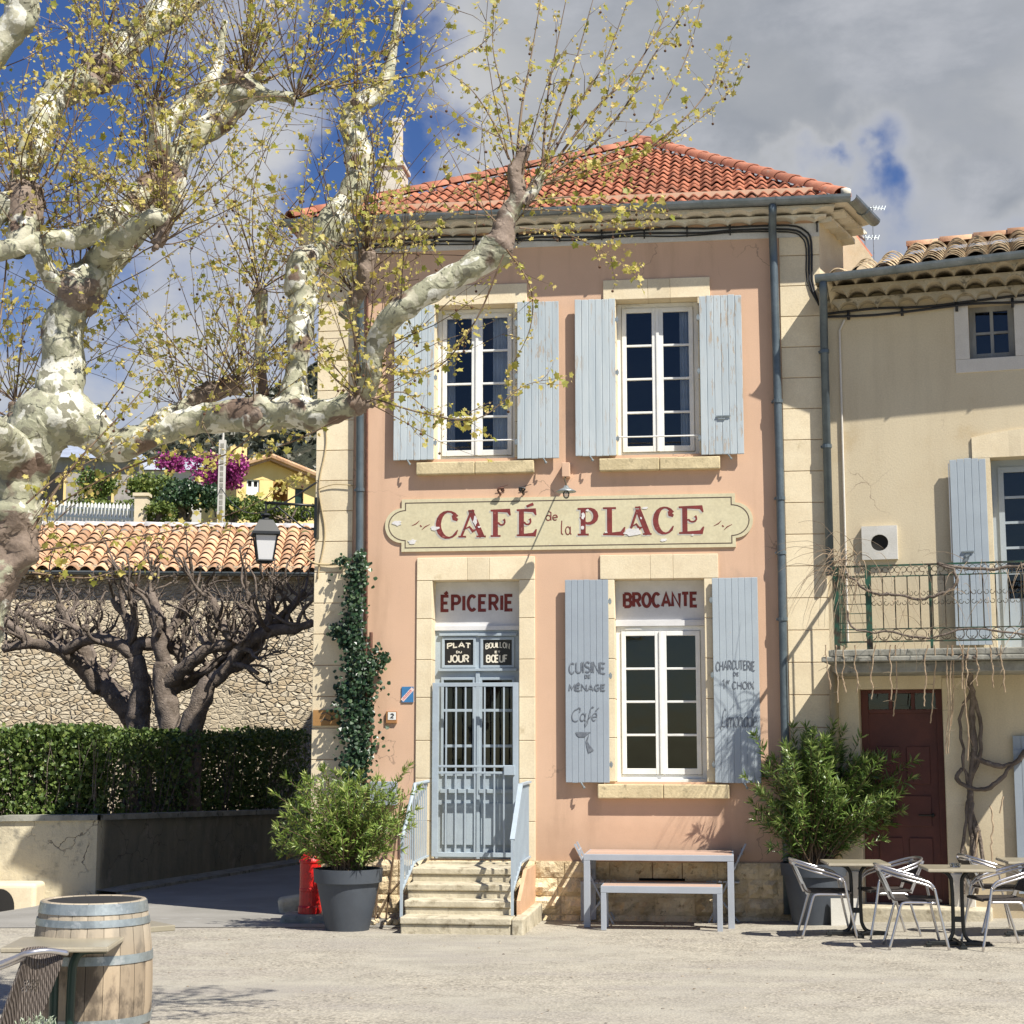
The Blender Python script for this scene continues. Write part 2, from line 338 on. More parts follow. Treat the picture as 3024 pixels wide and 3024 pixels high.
def special_mats():
    global M_glass, M_pane, M_shutter, M_bark, M_ground, M_asph, M_rubble, M_wall, M_stave, M_leaf, M_leafo, M_leafh, M_leafi, M_twig, M_lamp, M_fig, M_ole, M_hill, M_redbud, M_grass, M_leafd
    # thin window glass
    m, nt, bs = newmat('window_glass'); L = nt.links.new
    nt.nodes.remove(bs); out = nt.nodes['Material Output']
    tr = ND(nt, 'ShaderNodeBsdfTransparent'); tr.inputs[0].default_value = (.72, .76, .80, 1)
    gl = ND(nt, 'ShaderNodeBsdfGlossy'); gl.inputs['Roughness'].default_value = .02; gl.inputs['Color'].default_value = (1, 1, 1, 1)
    fr = ND(nt, 'ShaderNodeFresnel'); fr.inputs[0].default_value = 1.62
    v = texco(nt); b = ND(nt, 'ShaderNodeBump'); b.inputs['Strength'].default_value = .12; b.inputs['Distance'].default_value = .02
    L(NZ(nt, v, 3.0, 2, .5), b.inputs['Height']); L(b.outputs[0], gl.inputs['Normal']); L(b.outputs[0], fr.inputs['Normal'])
    mx = ND(nt, 'ShaderNodeMixShader'); L(fr.outputs[0], mx.inputs[0]); L(tr.outputs[0], mx.inputs[1]); L(gl.outputs[0], mx.inputs[2]); L(mx.outputs[0], out.inputs[0])
    M_glass = m
    m, nt, bs = newmat('frosted_lamp_glass'); bs.inputs['Base Color'].default_value = (.60, .60, .60, 1); bs.inputs['Roughness'].default_value = .35; M_lamp = m
    # peeling shutters
    m, nt, bs = newmat('peeling_shutter_paint'); L = nt.links.new; v = texco(nt, (7, 7, 1.0))
    base = MIXC(nt, SSTEP(nt, NZ(nt, v, 1.2, 4), .3, .7), (.39, .445, .47), (.465, .515, .53))
    peel = SSTEP(nt, NZ(nt, v, 3.4, 9, .70), .555, .585)
    v2 = texco(nt, (1.6, 1, .35)); reg = SSTEP(nt, NZ(nt, v2, 2.2, 3), .38, .60)
    pk = MATH(nt, 'MULTIPLY', peel, reg)
    wood = MIXC(nt, NZ(nt, v, 5, 4), (.34, .30, .25), (.50, .42, .33))
    L(MIXC(nt, pk, base, wood), bs.inputs['Base Color']); bs.inputs['Roughness'].default_value = .75
    h = MATH(nt, 'SUBTRACT', MATH(nt, 'MULTIPLY', NZ(nt, v, 9, 5, .6), .5), pk); BUMP(nt, h, bs, .4, .006); M_shutter = m
    # plane-tree bark
    m, nt, bs = newmat('plane_bark'); L = nt.links.new; v = texco(nt)
    vn = ND(nt, 'ShaderNodeTexNoise'); L(v, vn.inputs['Vector']); vn.inputs['Scale'].default_value = 9; vn.inputs['Detail'].default_value = 3
    wv = ND(nt, 'ShaderNodeVectorMath', operation='MULTIPLY_ADD'); L(vn.outputs['Color'], wv.inputs[0]); wv.inputs[1].default_value = (.10, .10, .10); L(v, wv.inputs[2])
    w = wv.outputs[0]
    a = NZ(nt, w, 6.5, 2.5, .5); b2 = NZ(nt, w, 11, 2.5, .5); mpx = ND(nt, 'ShaderNodeMapping'); L(w, mpx.inputs[0]); mpx.inputs['Location'].default_value = (5, 3, 9)
    c = NZ(nt, mpx.outputs[0], 2.6, 3, .5)
    col = MIXC(nt, SSTEP(nt, a, .445, .465), (.62, .61, .53), (.33, .325, .225))
    col = MIXC(nt, SSTEP(nt, b2, .58, .60), col, (.225, .215, .155))
    col = MIXC(nt, SSTEP(nt, b2, .43, .41), col, (.46, .44, .33))
    col = MIXC(nt, SSTEP(nt, c, .60, .64), col, (.155, .105, .075))
    kn = ND(nt, 'ShaderNodeAttribute', attribute_name='tint')
    knob = SSTEP(nt, MATH(nt, 'ADD', kn.outputs['Fac'], MATH(nt, 'MULTIPLY', MATH(nt, 'SUBTRACT', NZ(nt, w, 8, 4, .6), .5), .9)), .62, .72)
    col = MIXC(nt, knob, col, MIXC(nt, NZ(nt, v, 30, 5, .7), (.10, .07, .05), (.30, .23, .18)))
    col = MIXC(nt, 1.0, col, MIXC(nt, NZ(nt, v, 60, 4, .6), (.82, .82, .82), (1.15, 1.15, 1.15)), 'MULTIPLY')
    L(col, bs.inputs['Base Color']); bs.inputs['Roughness'].default_value = .8
    hh = MATH(nt, 'ADD', MATH(nt, 'MULTIPLY', NZ(nt, v, 14, 5, .6), .6), MATH(nt, 'MULTIPLY', SSTEP(nt, a, .49, .53), .35)); BUMP(nt, hh, bs, .6, .03); M_bark = m
    # gravelly square
    m, nt, bs = newmat('pale_gravel'); L = nt.links.new; v = texco(nt)
    vo = ND(nt, 'ShaderNodeTexVoronoi'); L(v, vo.inputs['Vector']); vo.inputs['Scale'].default_value = 48
    big = NZ(nt, v, .35, 5, .6, .3); mid = NZ(nt, v, 2.2, 6, .65); vs_ = texco(nt, (.35, 1.6, 1)); st = NZ(nt, vs_, 1.1, 6, .65)
    col = MIXC(nt, SSTEP(nt, mid, .35, .65), (.365, .338, .275), (.295, .273, .225))
    col = MIXC(nt, SSTEP(nt, st, .46, .66), col, (.30, .275, .235))
    sepc = ND(nt, 'ShaderNodeSeparateColor'); L(vo.outputs['Color'], sepc.inputs[0])
    peb = MIXC(nt, sepc.outputs[0], (.50, .48, .46), (1.5, 1.46, 1.4))
    amt = MATH(nt, 'MULTIPLY', SSTEP(nt, MATH(nt, 'ADD', MATH(nt, 'MULTIPLY', big, .6), MATH(nt, 'MULTIPLY', mid, .4)), .36, .62), .8)
    col = MIXC(nt, amt, col, MIXC(nt, 1.0, col, peb, 'MULTIPLY'))
    L(col, bs.inputs['Base Color']); bs.inputs['Roughness'].default_value = .95
    BUMP(nt, MATH(nt, 'ADD', MATH(nt, 'MULTIPLY', vo.outputs['Distance'], .8), NZ(nt, v, 9, 6, .7)), bs, .35, .02); M_ground = m
    M_asph = pm('grey_asphalt', (.275, .262, .235), (.225, .214, .19), (.33, .32, .30), scale=.8, c3scale=3, c3th=(.58, .75), rough=.92, bump=.5, bscale=70, bdist=.008, fine=.10)
    # rubble stone wall
    m, nt, bs = newmat('rubble_stone'); L = nt.links.new; v = texco(nt, (1, 1, 1.7))
    vn = ND(nt, 'ShaderNodeTexNoise'); L(v, vn.inputs['Vector']); vn.inputs['Scale'].default_value = 3
    wv = ND(nt, 'ShaderNodeVectorMath', operation='MULTIPLY_ADD'); L(vn.outputs['Color'], wv.inputs[0]); wv.inputs[1].default_value = (.12, .12, .12); L(v, wv.inputs[2])
    vo = ND(nt, 'ShaderNodeTexVoronoi', feature='DISTANCE_TO_EDGE'); L(wv.outputs[0], vo.inputs['Vector']); vo.inputs['Scale'].default_value = 6.5
    vc = ND(nt, 'ShaderNodeTexVoronoi'); L(wv.outputs[0], vc.inputs['Vector']); vc.inputs['Scale'].default_value = 6.5
    sepc = ND(nt, 'ShaderNodeSeparateColor'); L(vc.outputs['Color'], sepc.inputs[0])
    st = MIXC(nt, sepc.outputs[0], (.58, .46, .29), (.80, .72, .55)); st = MIXC(nt, MATH(nt, 'MULTIPLY', NZ(nt, v, 14, 5), .5), st, (.45, .34, .22))
    edge = SSTEP(nt, vo.outputs['Distance'], .015, .07)
    patch = SSTEP(nt, NZ(nt, texco(nt), .45, 4, .6), .46, .56)
    rend = MIXC(nt, NZ(nt, v, 9, 6, .7), (.60, .52, .38), (.46, .38, .26))
    col = MIXC(nt, edge, (.50, .42, .30), st); col = MIXC(nt, MATH(nt, 'MULTIPLY', patch, .8), col, rend)
    L(col, bs.inputs['Base Color']); bs.inputs['Roughness'].default_value = .95
    h = MATH(nt, 'MULTIPLY', SSTEP(nt, vo.outputs['Distance'], 0.0, .16), MATH(nt, 'SUBTRACT', 1.0, MATH(nt, 'MULTIPLY', patch, .75)))
    BUMP(nt, MATH(nt, 'ADD', h, MATH(nt, 'MULTIPLY', NZ(nt, v, 25, 5, .7), .35)), bs, 1.0, .09); M_rubble = m
    # old rendered garden wall
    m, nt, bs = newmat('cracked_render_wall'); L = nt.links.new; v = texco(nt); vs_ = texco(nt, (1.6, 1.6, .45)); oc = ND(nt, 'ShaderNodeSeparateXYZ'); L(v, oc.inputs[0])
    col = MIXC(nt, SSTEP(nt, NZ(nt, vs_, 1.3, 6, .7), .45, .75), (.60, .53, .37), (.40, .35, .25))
    moss_shade = MATH(nt, 'MULTIPLY', SSTEP(nt, MATH(nt, 'ADD', oc.outputs[1], MATH(nt, 'MULTIPLY', NZ(nt, vs_, 3, 5, .6), .8)), .35, .75), MATH(nt, 'ADD', MATH(nt, 'MULTIPLY', NZ(nt, vs_, 2.2, 6, .65), .5), .55), clamp=True)  # moss streaks, and the lane's shade painted in, past the wall corner
    col = MIXC(nt, moss_shade, col, (.105, .10, .075))
    col = MIXC(nt, SSTEP(nt, NZ(nt, v, 3.0, 6, .65), .55, .7), col, (.26, .235, .18))
    vo = ND(nt, 'ShaderNodeTexVoronoi', feature='DISTANCE_TO_EDGE'); 
    vn = ND(nt, 'ShaderNodeTexNoise'); L(v, vn.inputs['Vector']); vn.inputs['Scale'].default_value = 4; vn.inputs['Detail'].default_value = 5
    wv = ND(nt, 'ShaderNodeVectorMath', operation='MULTIPLY_ADD'); L(vn.outputs['Color'], wv.inputs[0]); wv.inputs[1].default_value = (.35, .35, .35); L(v, wv.inputs[2]); L(wv.outputs[0], vo.inputs['Vector']); vo.inputs['Scale'].default_value = 1.62
    cr = MATH(nt, 'MULTIPLY', SSTEP(nt, vo.outputs['Distance'], .012, .004), SSTEP(nt, NZ(nt, v, .9, 3), .42, .55))
    col = MIXC(nt, cr, col, (.12, .10, .075))
    L(col, bs.inputs['Base Color']); bs.inputs['Roughness'].default_value = .95
    BUMP(nt, MATH(nt, 'SUBTRACT', NZ(nt, v, 12, 7, .7), MATH(nt, 'MULTIPLY', cr, 1.2)), bs, .6, .03); M_wall = m
    # barrel staves
    m, nt, bs = newmat('oak_staves'); L = nt.links.new; v = texco(nt, (9, 9, .9))
    at_ = ND(nt, 'ShaderNodeAttribute', attribute_name='tint')
    col = MIXC(nt, NZ(nt, v, 2.0, 6, .65), (.27, .20, .13), (.43, .345, .24))
    col = MIXC(nt, SSTEP(nt, NZ(nt, texco(nt, (2.4, 2.4, 1.3)), 2.1, 5, .65), .46, .60), col, (.13, .10, .07))
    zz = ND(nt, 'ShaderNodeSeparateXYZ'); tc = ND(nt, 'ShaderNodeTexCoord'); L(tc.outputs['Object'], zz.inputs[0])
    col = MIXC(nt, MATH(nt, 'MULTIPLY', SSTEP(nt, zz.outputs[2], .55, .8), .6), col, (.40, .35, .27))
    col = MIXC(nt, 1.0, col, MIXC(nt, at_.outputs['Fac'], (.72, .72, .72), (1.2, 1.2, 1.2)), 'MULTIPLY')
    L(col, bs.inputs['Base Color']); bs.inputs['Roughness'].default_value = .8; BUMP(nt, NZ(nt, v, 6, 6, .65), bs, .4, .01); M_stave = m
    # foliage
    def leafmat(name, ca, cb, cc, trans=.35, rough=.5):
        m, nt, bs = newmat(name); L = nt.links.new
        at_ = ND(nt, 'ShaderNodeAttribute', attribute_name='tint')
        r = ND(nt, 'ShaderNodeValToRGB'); r.color_ramp.interpolation = 'LINEAR'
        r.color_ramp.elements[0].color = (*ca, 1); r.color_ramp.elements[1].color = (*cc, 1); e = r.color_ramp.elements.new(.55); e.color = (*cb, 1)
        L(at_.outputs['Fac'], r.inputs[0]); L(r.outputs[0], bs.inputs['Base Color']); bs.inputs['Roughness'].default_value = rough
        tl = ND(nt, 'ShaderNodeBsdfTranslucent'); L(r.outputs[0], tl.inputs[0]); mx = ND(nt, 'ShaderNodeMixShader'); mx.inputs[0].default_value = trans
        L(bs.outputs[0], mx.inputs[1]); L(tl.outputs[0], mx.inputs[2]); L(mx.outputs[0], nt.nodes['Material Output'].inputs[0]); return m
    M_leaf = leafmat('spring_plane_leaf', (.30, .32, .05), (.66, .56, .16), (.84, .66, .30), .5)
    M_leafo = leafmat('oleander_leaf', (.08, .14, .025), (.19, .28, .05), (.40, .44, .13), .25, .4)
    M_leafd = leafmat('oleander_leaf_dark', (.05, .10, .02), (.13, .205, .04), (.32, .38, .12), .22, .35)
    M_leafh = leafmat('hedge_leaf', (.04, .075, .018), (.11, .17, .035), (.26, .31, .08), .2, .45)
    M_leafi = leafmat('ivy_leaf', (.015, .035, .015), (.035, .075, .03), (.14, .20, .09), .15, .35)
    M_redbud = leafmat('redbud_blossom', (.22, .02, .12), (.40, .05, .25), (.52, .12, .36), .3)
    M_grass = leafmat('hill_shrub_leaf', (.06, .10, .02), (.14, .19, .035), (.28, .30, .07), .2)
    M_twig = pm('twig_bark', (.10, .055, .028), (.20, .14, .09), scale=8, rough=.7, bump=0, tint=.3)
    M_fig = pm('gnarled_bark', (.20, .16, .13), (.11, .085, .065), (.30, .25, .20), scale=6, c3scale=14, c3th=(.58, .7), rough=.95, bump=.9, bscale=30, bdist=.03)
    M_ole = pm('shrub_stem', (.17, .11, .06), bump=0)
    M_hill = pm('wooded_hillside', (.035, .042, .03), (.055, .058, .04), (.085, .08, .055), scale=.05, c3scale=.18, c3th=(.52, .66), rough=1, bump=1.0, bscale=.35, bdist=2.0, spec=.05)
special_mats()
# ------------------------------------------------------------------ lettering: strokes laid out as flat raised ribbons
def arc(cx, cy, rx, ry, a0, a1, n=10): return [(cx+rx*math.cos(R(a0+(a1-a0)*i/n)), cy+ry*math.sin(R(a0+(a1-a0)*i/n))) for i in range(n+1)]
G = {  # sans capitals in a 0..1 box
 'A': (.8, [[(0, 0), (.4, 1), (.8, 0)], [(.15, .33), (.65, .33)]]),
 'B': (.7, [[(0, 0), (0, 1)], [(0, 1), (.35, 1)]+arc(.38, .76, .26, .24, 90, -90)+[(0, .52)], [(0, .52)]+arc(.38, .26, .30, .26, 90, -90)+[(0, 0)]]),
 'C': (.7, [arc(.38, .5, .36, .5, 45, 315, 16)]),
 'D': (.7, [[(0, 0), (0, 1)]+arc(.28, .5, .42, .5, 90, -90, 12)+[(0, 0)]]),
 'E': (.6, [[(.58, 1), (0, 1), (0, 0), (.58, 0)], [(0, .52), (.48, .52)]]),
 'F': (.58, [[(.56, 1), (0, 1), (0, 0)], [(0, .52), (.45, .52)]]),
 'G': (.75, [arc(.38, .5, .36, .5, 45, 350, 16)+[(.74, .45), (.42, .45)]]),
 'H': (.7, [[(0, 0), (0, 1)], [(.7, 0), (.7, 1)], [(0, .5), (.7, .5)]]),
 'I': (.06, [[(.03, 0), (.03, 1)]]),
 'J': (.5, [[(.48, 1), (.48, .25)]+arc(.24, .25, .24, .25, 0, -160, 8)]),
 'L': (.55, [[(0, 1), (0, 0), (.52, 0)]]),
 'M': (.85, [[(0, 0), (.08, 1), (.42, .25), (.76, 1), (.85, 0)]]),
 'N': (.7, [[(0, 0), (0, 1), (.7, 0), (.7, 1)]]),
 'O': (.76, [arc(.38, .5, .38, .5, 90, 449, 20)]),
 'P': (.65, [[(0, 0), (0, 1), (.35, 1)]+arc(.36, .74, .28, .26, 90, -90)+[(0, .48)]]),
 'R': (.68, [[(0, 0), (0, 1), (.35, 1)]+arc(.36, .74, .28, .26, 90, -90)+[(0, .48)], [(.32, .48), (.66, 0)]]),
 'S': (.62, [arc(.32, .75, .28, .25, 30, 270, 10)[:-1]+arc(.32, .25, .30, .25, 90, -150, 10)]),
 'T': (.66, [[(0, 1), (.66, 1)], [(.33, 1), (.33, 0)]]),
 'U': (.7, [[(0, 1), (0, .3)]+arc(.35, .3, .35, .3, 180, 360, 10)+[(.7, 1)]]),
 'X': (.68, [[(0, 0), (.68, 1)], [(0, 1), (.68, 0)]]),
 '1': (.3, [[(0, .8), (.25, 1), (.25, 0)]]),
 '2': (.6, [arc(.3, .7, .28, .3, 160, -20, 10)+[(0, 0), (.6, 0)]]),
 'a': (.5, [arc(.22, .28, .22, .28, 40, 400, 14), [(.46, .56), (.46, .1), (.55, 0)]]),
 'c': (.42, [arc(.22, .28, .22, .28, 50, 310, 10)]),
 'd': (.5, [arc(.22, .28, .22, .28, 0, 360, 14), [(.47, 0), (.47, .85), (.22, 1)]]),
 'e': (.46, [[(.02, .28), (.44, .33)]+arc(.23, .3, .22, .28, 10, 310, 12)]),
 'f': (.4, [[(.52, 1.0), (.38, 1.06), (.24, .9), (.2, .5), (.16, -.2), (.02, -.42), (-.06, -.2), (.1, .05), (.38, .35)]]),
 'i': (.2, [[(.08, .55), (.08, .08), (.2, 0)]]),
 'l': (.24, [[(.1, 1), (.06, .6), (.06, .1), (.2, 0)]]),
 'm': (.75, [[(0, 0), (0, .55)], [(0, .35), (.14, .55), (.3, .5), (.32, 0)], [(.32, .35), (.46, .55), (.64, .5), (.66, .1), (.75, 0)]]),
 'n': (.5, [[(0, 0), (0, .55)], [(0, .35), (.18, .55), (.38, .5), (.4, .1), (.5, 0)]]),
 'o': (.46, [arc(.22, .28, .22, .28, 90, 449, 14)]),
 'r': (.32, [[(0, 0), (0, .55)], [(0, .35), (.14, .55), (.3, .5)]]),
 'Cs': (.8, [arc(.62, .78, .16, .2, -40, 150, 8)+arc(.5, .42, .42, .46, 120, 300, 12)]),
 'Ls': (.55, [[(.52, .95), (.4, 1.05), (.24, .9), (.14, .45), (.10, .05), (.0, -.08), (-.1, .02), (.2, .06), (.55, .02)]]),
}
def ribbon(mb, pts, w, fn, d0, d1, tint=.5):
    n = len(pts); ws = w if isinstance(w, (list, tuple)) else [w]*n
    Lp = []; Rp = []
    closed = n > 3 and math.hypot(pts[0][0]-pts[-1][0], pts[0][1]-pts[-1][1]) < 1e-3*max(1, w if not isinstance(w, (list, tuple)) else 1)
    for i in range(n):
        a = pts[i-1] if i > 0 else (pts[-2] if closed else None); b = pts[i+1] if i < n-1 else (pts[1] if closed else None); p = pts[i]
        def nrm(q, r):
            dx, dy = r[0]-q[0], r[1]-q[1]; l = math.hypot(dx, dy) or 1; return (-dy/l, dx/l)
        n1 = nrm(a, p) if a else None; n2 = nrm(p, b) if b else None
        if n1 and n2:
            mx, my = n1[0]+n2[0], n1[1]+n2[1]; l = math.hypot(mx, my)
            if l < .35: mx, my, k = n1[0], n1[1], 1
            else:
                mx /= l; my /= l; k = min(1/max(.3, mx*n1[0]+my*n1[1]), 1.7)
        else: (mx, my), k = (n1 or n2), 1
        h = ws[i]/2*k; Lp.append((p[0]+mx*h, p[1]+my*h)); Rp.append((p[0]-mx*h, p[1]-my*h))
    vs = [fn(*q, d1) for q in Lp]+[fn(*q, d1) for q in Rp]+[fn(*q, d0) for q in Lp]+[fn(*q, d0) for q in Rp]; fs = []
    for i in range(n-1):
        fs += [(i, i+1, n+i+1, n+i), (i+1, i, 2*n+i, 2*n+i+1), (n+i, n+i+1, 3*n+i+1, 3*n+i)]
    mb.add(vs, fs, tint)
def text_ribbons(mb, s, x0, x1, z0, z1, wt, fn, gap=.22, d=.002, bend=0.0, narrow=1.0, slant=0.0):
    seq = []; tot = 0; i = 0
    toks = []
    while i < len(s):
        if s[i] == '\\': toks.append(s[i+1:i+3]); i += 3
        else: toks.append(s[i]); i += 1
    for t in toks:
        acc = None
        if t == 'É': acc = 'ac'; t = 'E'
        if t == 'é': acc = 'acl'; t = 'e'
        if t == 'Ê': acc = 'ci'; t = 'E'
        if t == ' ': tot += .45; continue
        if t == 'Œ':
            seq.append((tot, 'O', None)); tot += G['O'][0]+.06; t = 'E'
        seq.append((tot, t, acc)); tot += G[t][0]+gap
    tot -= gap; H = z1-z0; W = x1-x0-wt; k = W/tot; xs = x0+wt/2; mid = (x0+x1)/2; idx = 0
    hh = H-wt
    for off, t, acc in seq:
        strokes = list(G[t][1])
        if acc == 'ac': strokes = strokes+[[(.22, 1.12), (.5, 1.28)]]
        if acc == 'acl': strokes = strokes+[[(.24, .75), (.5, .98)]]
        if acc == 'ci': strokes = strokes+[[(.1, 1.12), (.3, 1.3), (.5, 1.12)]]
        for st in strokes:
            pts = [(xs+(off+p[0]+slant*p[1])*k, z0+wt/2+p[1]*hh) for p in st]
            if bend: pts = [(x, z+bend*(1-((x-mid)/((x1-x0)/2))**2)) for x, z in pts]
            idx += 1; ribbon(mb, pts, wt, fn, 0.0, d+0.00025*(idx % 5))
def wallfn(y0):        # a ribbon standing proud of the plane y=y0 (towards the viewer)
    return lambda a, b, d: Vector((a, y0-d, b))

def wall_holes(mb, u0, u1, z0, z1, holes, y=0.0):
    us = sorted({u0, u1, *[h[0] for h in holes], *[h[1] for h in holes]}); zs = sorted({z0, z1, *[h[2] for h in holes], *[h[3] for h in holes]})
    for a, b in zip(us, us[1:]):
        for c, d in zip(zs, zs[1:]):
            m = ((a+b)/2, (c+d)/2)
            if any(h[0] < m[0] < h[1] and h[2] < m[1] < h[3] for h in holes): continue
            mb.add([Vector((a, y, c)), Vector((b, y, c)), Vector((b, y, d)), Vector((a, y, d))], [(0, 1, 2, 3)], .5)

# ================================================================== THE CAFE
cafe = FA.empty('cafe_house'); tag(cafe, 'two-storey pink rendered café house with cream stone corners, grey-blue shutters and orange hipped roof', 'house')
uL, uR = U(926, 1900), U(2447, 1800)
Zbase = -0.6
z_frz = Z(726, 1700); z_frz1 = Z(702, 1700)
uQL, uQR = U(1040, 1700), U(2318, 1500)
# openings
def rectA(x0, x1, yt, yb, w=0.0, xm=None):
    xm = xm or (x0+x1)/2; ym = (yt+yb)/2
    return U(x0, ym, w), U(x1, ym, w), Z(yb, xm, w), Z(yt, xm, w)
upR = rectA(1820, 2063, 883, 1342)
duW = U(1405, 1380)-U(1948, 1368)
upL = (upR[0]+duW, upR[1]+duW, upR[2], upR[3])
loR = rectA(1817, 2083.6, 1709.7, 2309)
door = rectA(1275, 1533.7, 1713.5, 2536)
vent = rectA(1887, 2023.5, 2592, 2612)
zPl = Z(2542.5, 1700)
mb = MB(); wall_holes(mb, uL+.01, uR-.01, Zbase, z_frz1+.5, [upL, upR, loR, door, vent]); mb.build('wall', M_pink, cafe)
# skewed right side, left side and back of the shell
side_dir = Vector((math.sin(R(27.3)), math.cos(R(27.3)))); Dp = 1.0; Db = 14.0
def locA(p): q = Vector((p[0], p[1]))-FA.o; return q.dot(FA.e), -q.dot(FA.n)
pR = FA.o+FA.e*uR; bR = locA(pR+side_dir*Dp)
z_eave = Z(612, 1700, .38)
mb = MB()
mb.add([Vector((uR, 0, Zbase)), Vector((bR[0], bR[1], Zbase)), Vector((bR[0], bR[1], z_eave-.12)), Vector((uR, 0, z_eave-.12))], [(0, 1, 2, 3)])
mb.add([Vector((uL, 0, Zbase)), Vector((uL, Db, Zbase)), Vector((uL, Db, z_eave-.12)), Vector((uL, 0, z_eave-.12))], [(3, 2, 1, 0)])
mb.add([Vector((uL, Db, Zbase)), Vector((bR[0], Db, Zbase)), Vector((bR[0], Db, z_eave-.12)), Vector((uL, Db, z_eave-.12))], [(3, 2, 1, 0)])
mb.add([Vector((bR[0], bR[1], Zbase)), Vector((bR[0], Db, Zbase)), Vector((bR[0], Db, z_eave-.12)), Vector((bR[0], bR[1], z_eave-.12))], [(0, 1, 2, 3)])
mb.build('side_walls', M_cream, cafe)
# white band under the cornice
mb = MB(); mb.box(uL-.005, uR+.005, -.018, .03, z_frz, z_frz+.16); mb.build('white_band', M_frieze, cafe)
# quoins: courses of smooth stone
def quoin(u0, u1, name):
    mb = MB(); z = Z(2717, 1700); top = z_frz-.0; step = .362; k = 0
    z = Z(755.7, 2360)
    zs = [z]; 
    while zs[-1] > zPl: zs.append(zs[-1]-step)
    zs[0] = z_frz+.002
    zs = [z_frz+.002, Z(755.7, 2360)]+zs[1:]
    for a, b in zip(zs, zs[1:]):
        bb = max(b, -.35); mb.box(u0, u1, -.02-rnd.uniform(0, .002), .04, bb+.005, a-.003, rnd.random())
    mb.box(u0, u1, -.016, .04, -.35, zs[-1]-.0, .5)
    return mb.build(name, M_cream, cafe, bevel=.004)
quoin(uL, uQL, 'corner_stones'); quoin(uQR, uR, 'corner_stones')
# plinth of rock-faced blocks
def rock_course(mb, u0, u1, z0, z1, y=-.03, amp=.035, holes=()):
    u = u0
    while u < u1-.05:
        w = min(rnd.uniform(.28, .62), u1-u)
        if u1-(u+w) < .15: w = u1-u
        a, b = u+.006, u+w-.006; c, d = z0+.006, z1-.006
        if not any(h[0] < b and h[1] > a and h[2] < d-.01 and h[3] > c+.01 for h in holes):
            nu, nz = max(3, int((b-a)/.05)), max(3, int((d-c)/.045)); vs = []; fs = []; am = amp*rnd.choice((.7, 1, 1.1, 1.3))
            for i in range(nu+1):
                for j in range(nz+1):
                    uu = a+(b-a)*i/nu; zz = c+(d-c)*j/nz; e = min(i, nu-i, j, nz-j)
                    q = Vector((uu*9, zz*9, u)); k = 0 if e == 0 else (noise.noise(q)+.8*noise.noise(q*2.6)+.6)*am*(1 if e > 1 else .7)
                    vs.append(Vector((uu, y-max(k, -.01), zz)))
            for i in range(nu):
                for j in range(nz):
                    p = i*(nz+1)+j; fs.append((p, p+nz+1, p+nz+2, p+1))
            t = rnd.random(); mb.add(vs, fs, t)
            mb.add([Vector((a, y, c)), Vector((b, y, c)), Vector((b, y, d)), Vector((a, y, d)), Vector((a, .02, c)), Vector((b, .02, c)), Vector((b, .02, d)), Vector((a, .02, d))],
                   [(1, 0, 4, 5), (2, 1, 5, 6), (3, 2, 6, 7), (0, 3, 7, 4)], t)
        u += w
mb = MB(); zc = [zPl, Z(2592, 1700), Z(2646, 1700), Z(2700, 1700), -.1, -.35]
ventr = (vent[0], vent[1], vent[2], vent[3])
for i in range(5):
    rock_course(mb, U(1100, 2600), uR+.0, zc[i+1], zc[i], y=-.034, amp=.05 if i < 2 else .07, holes=[ventr])
mb.add([Vector((uL, -.024, -.35)), Vector((uR, -.024, -.35)), Vector((uR, -.024, vent[2])), Vector((uL, -.024, vent[2]))], [(0, 1, 2, 3)], .3)
mb.add([Vector((uL, -.024, vent[2])), Vector((vent[0], -.024, vent[2])), Vector((vent[0], -.024, zPl)), Vector((uL, -.024, zPl))], [(0, 1, 2, 3)], .3)
mb.add([Vector((vent[1], -.024, vent[2])), Vector((uR, -.024, vent[2])), Vector((uR, -.024, zPl)), Vector((vent[1], -.024, zPl))], [(0, 1, 2, 3)], .3)
mb.build('plinth', M_rock, cafe)
mb = MB(); mb.box(vent[0]-.03, vent[1]+.03, .05, .5, vent[2]-.05, vent[3]+.05); mb.build('cellar_vent', M_dark, cafe)

# ---- stone surrounds
def surround(u0, u1, z0, z1, name, jamb=.0, lint=.0, ext=.0, jw=.0, depth=.22, jamb_courses=True):
    """opening u0..u1; lintel overhangs by ext each side and is lint high; jambs jw wide"""
    mb = MB(); P = -.022
    if jw:
        zz = [z0]
        while zz[-1] < z1-.5: zz.append(zz[-1]+.46+rnd.uniform(-.04, .04))
        zz.append(z1)
        for a, b in zip(zz, zz[1:]):
            mb.box(u0-jw, u0, P, depth, a+.003, b-.003, rnd.random()); mb.box(u1, u1+jw, P, depth, a+.003, b-.003, rnd.random())
    n = 1; m1 = (u0+u1)/2-.1; 
    parts = [(u0-ext, u1+ext)] if lint > .5 else [(u0-ext, m1), (m1, m1+.26), (m1+.26, u1+ext)]
    for a, b in parts: mb.box(a+.001, b-.001, P-.002, depth, z1+.002, z1+lint, rnd.random())
    return mb.build(name, M_cream, cafe, bevel=.005)
zli = Z(822, 1781)
liR = rectA(1781, 2102, 824, 883)
for o, u in ((upR, 0), (upL, duW)):
    surround(o[0], o[1], o[2], o[3], 'window_surround', lint=liR[3]-liR[2], ext=upR[0]-liR[0], jw=.055, depth=.24)
liD = rectA(1772, 2129, 1638, 1709.7)
surround(loR[0], loR[1], loR[2], loR[3], 'window_surround', lint=liD[3]-liD[2], ext=loR[0]-liD[0], jw=.10, depth=.26)
dsu = rectA(1229, 1579, 1646, 2536)
z_land = Z(2563, 1370, .85)
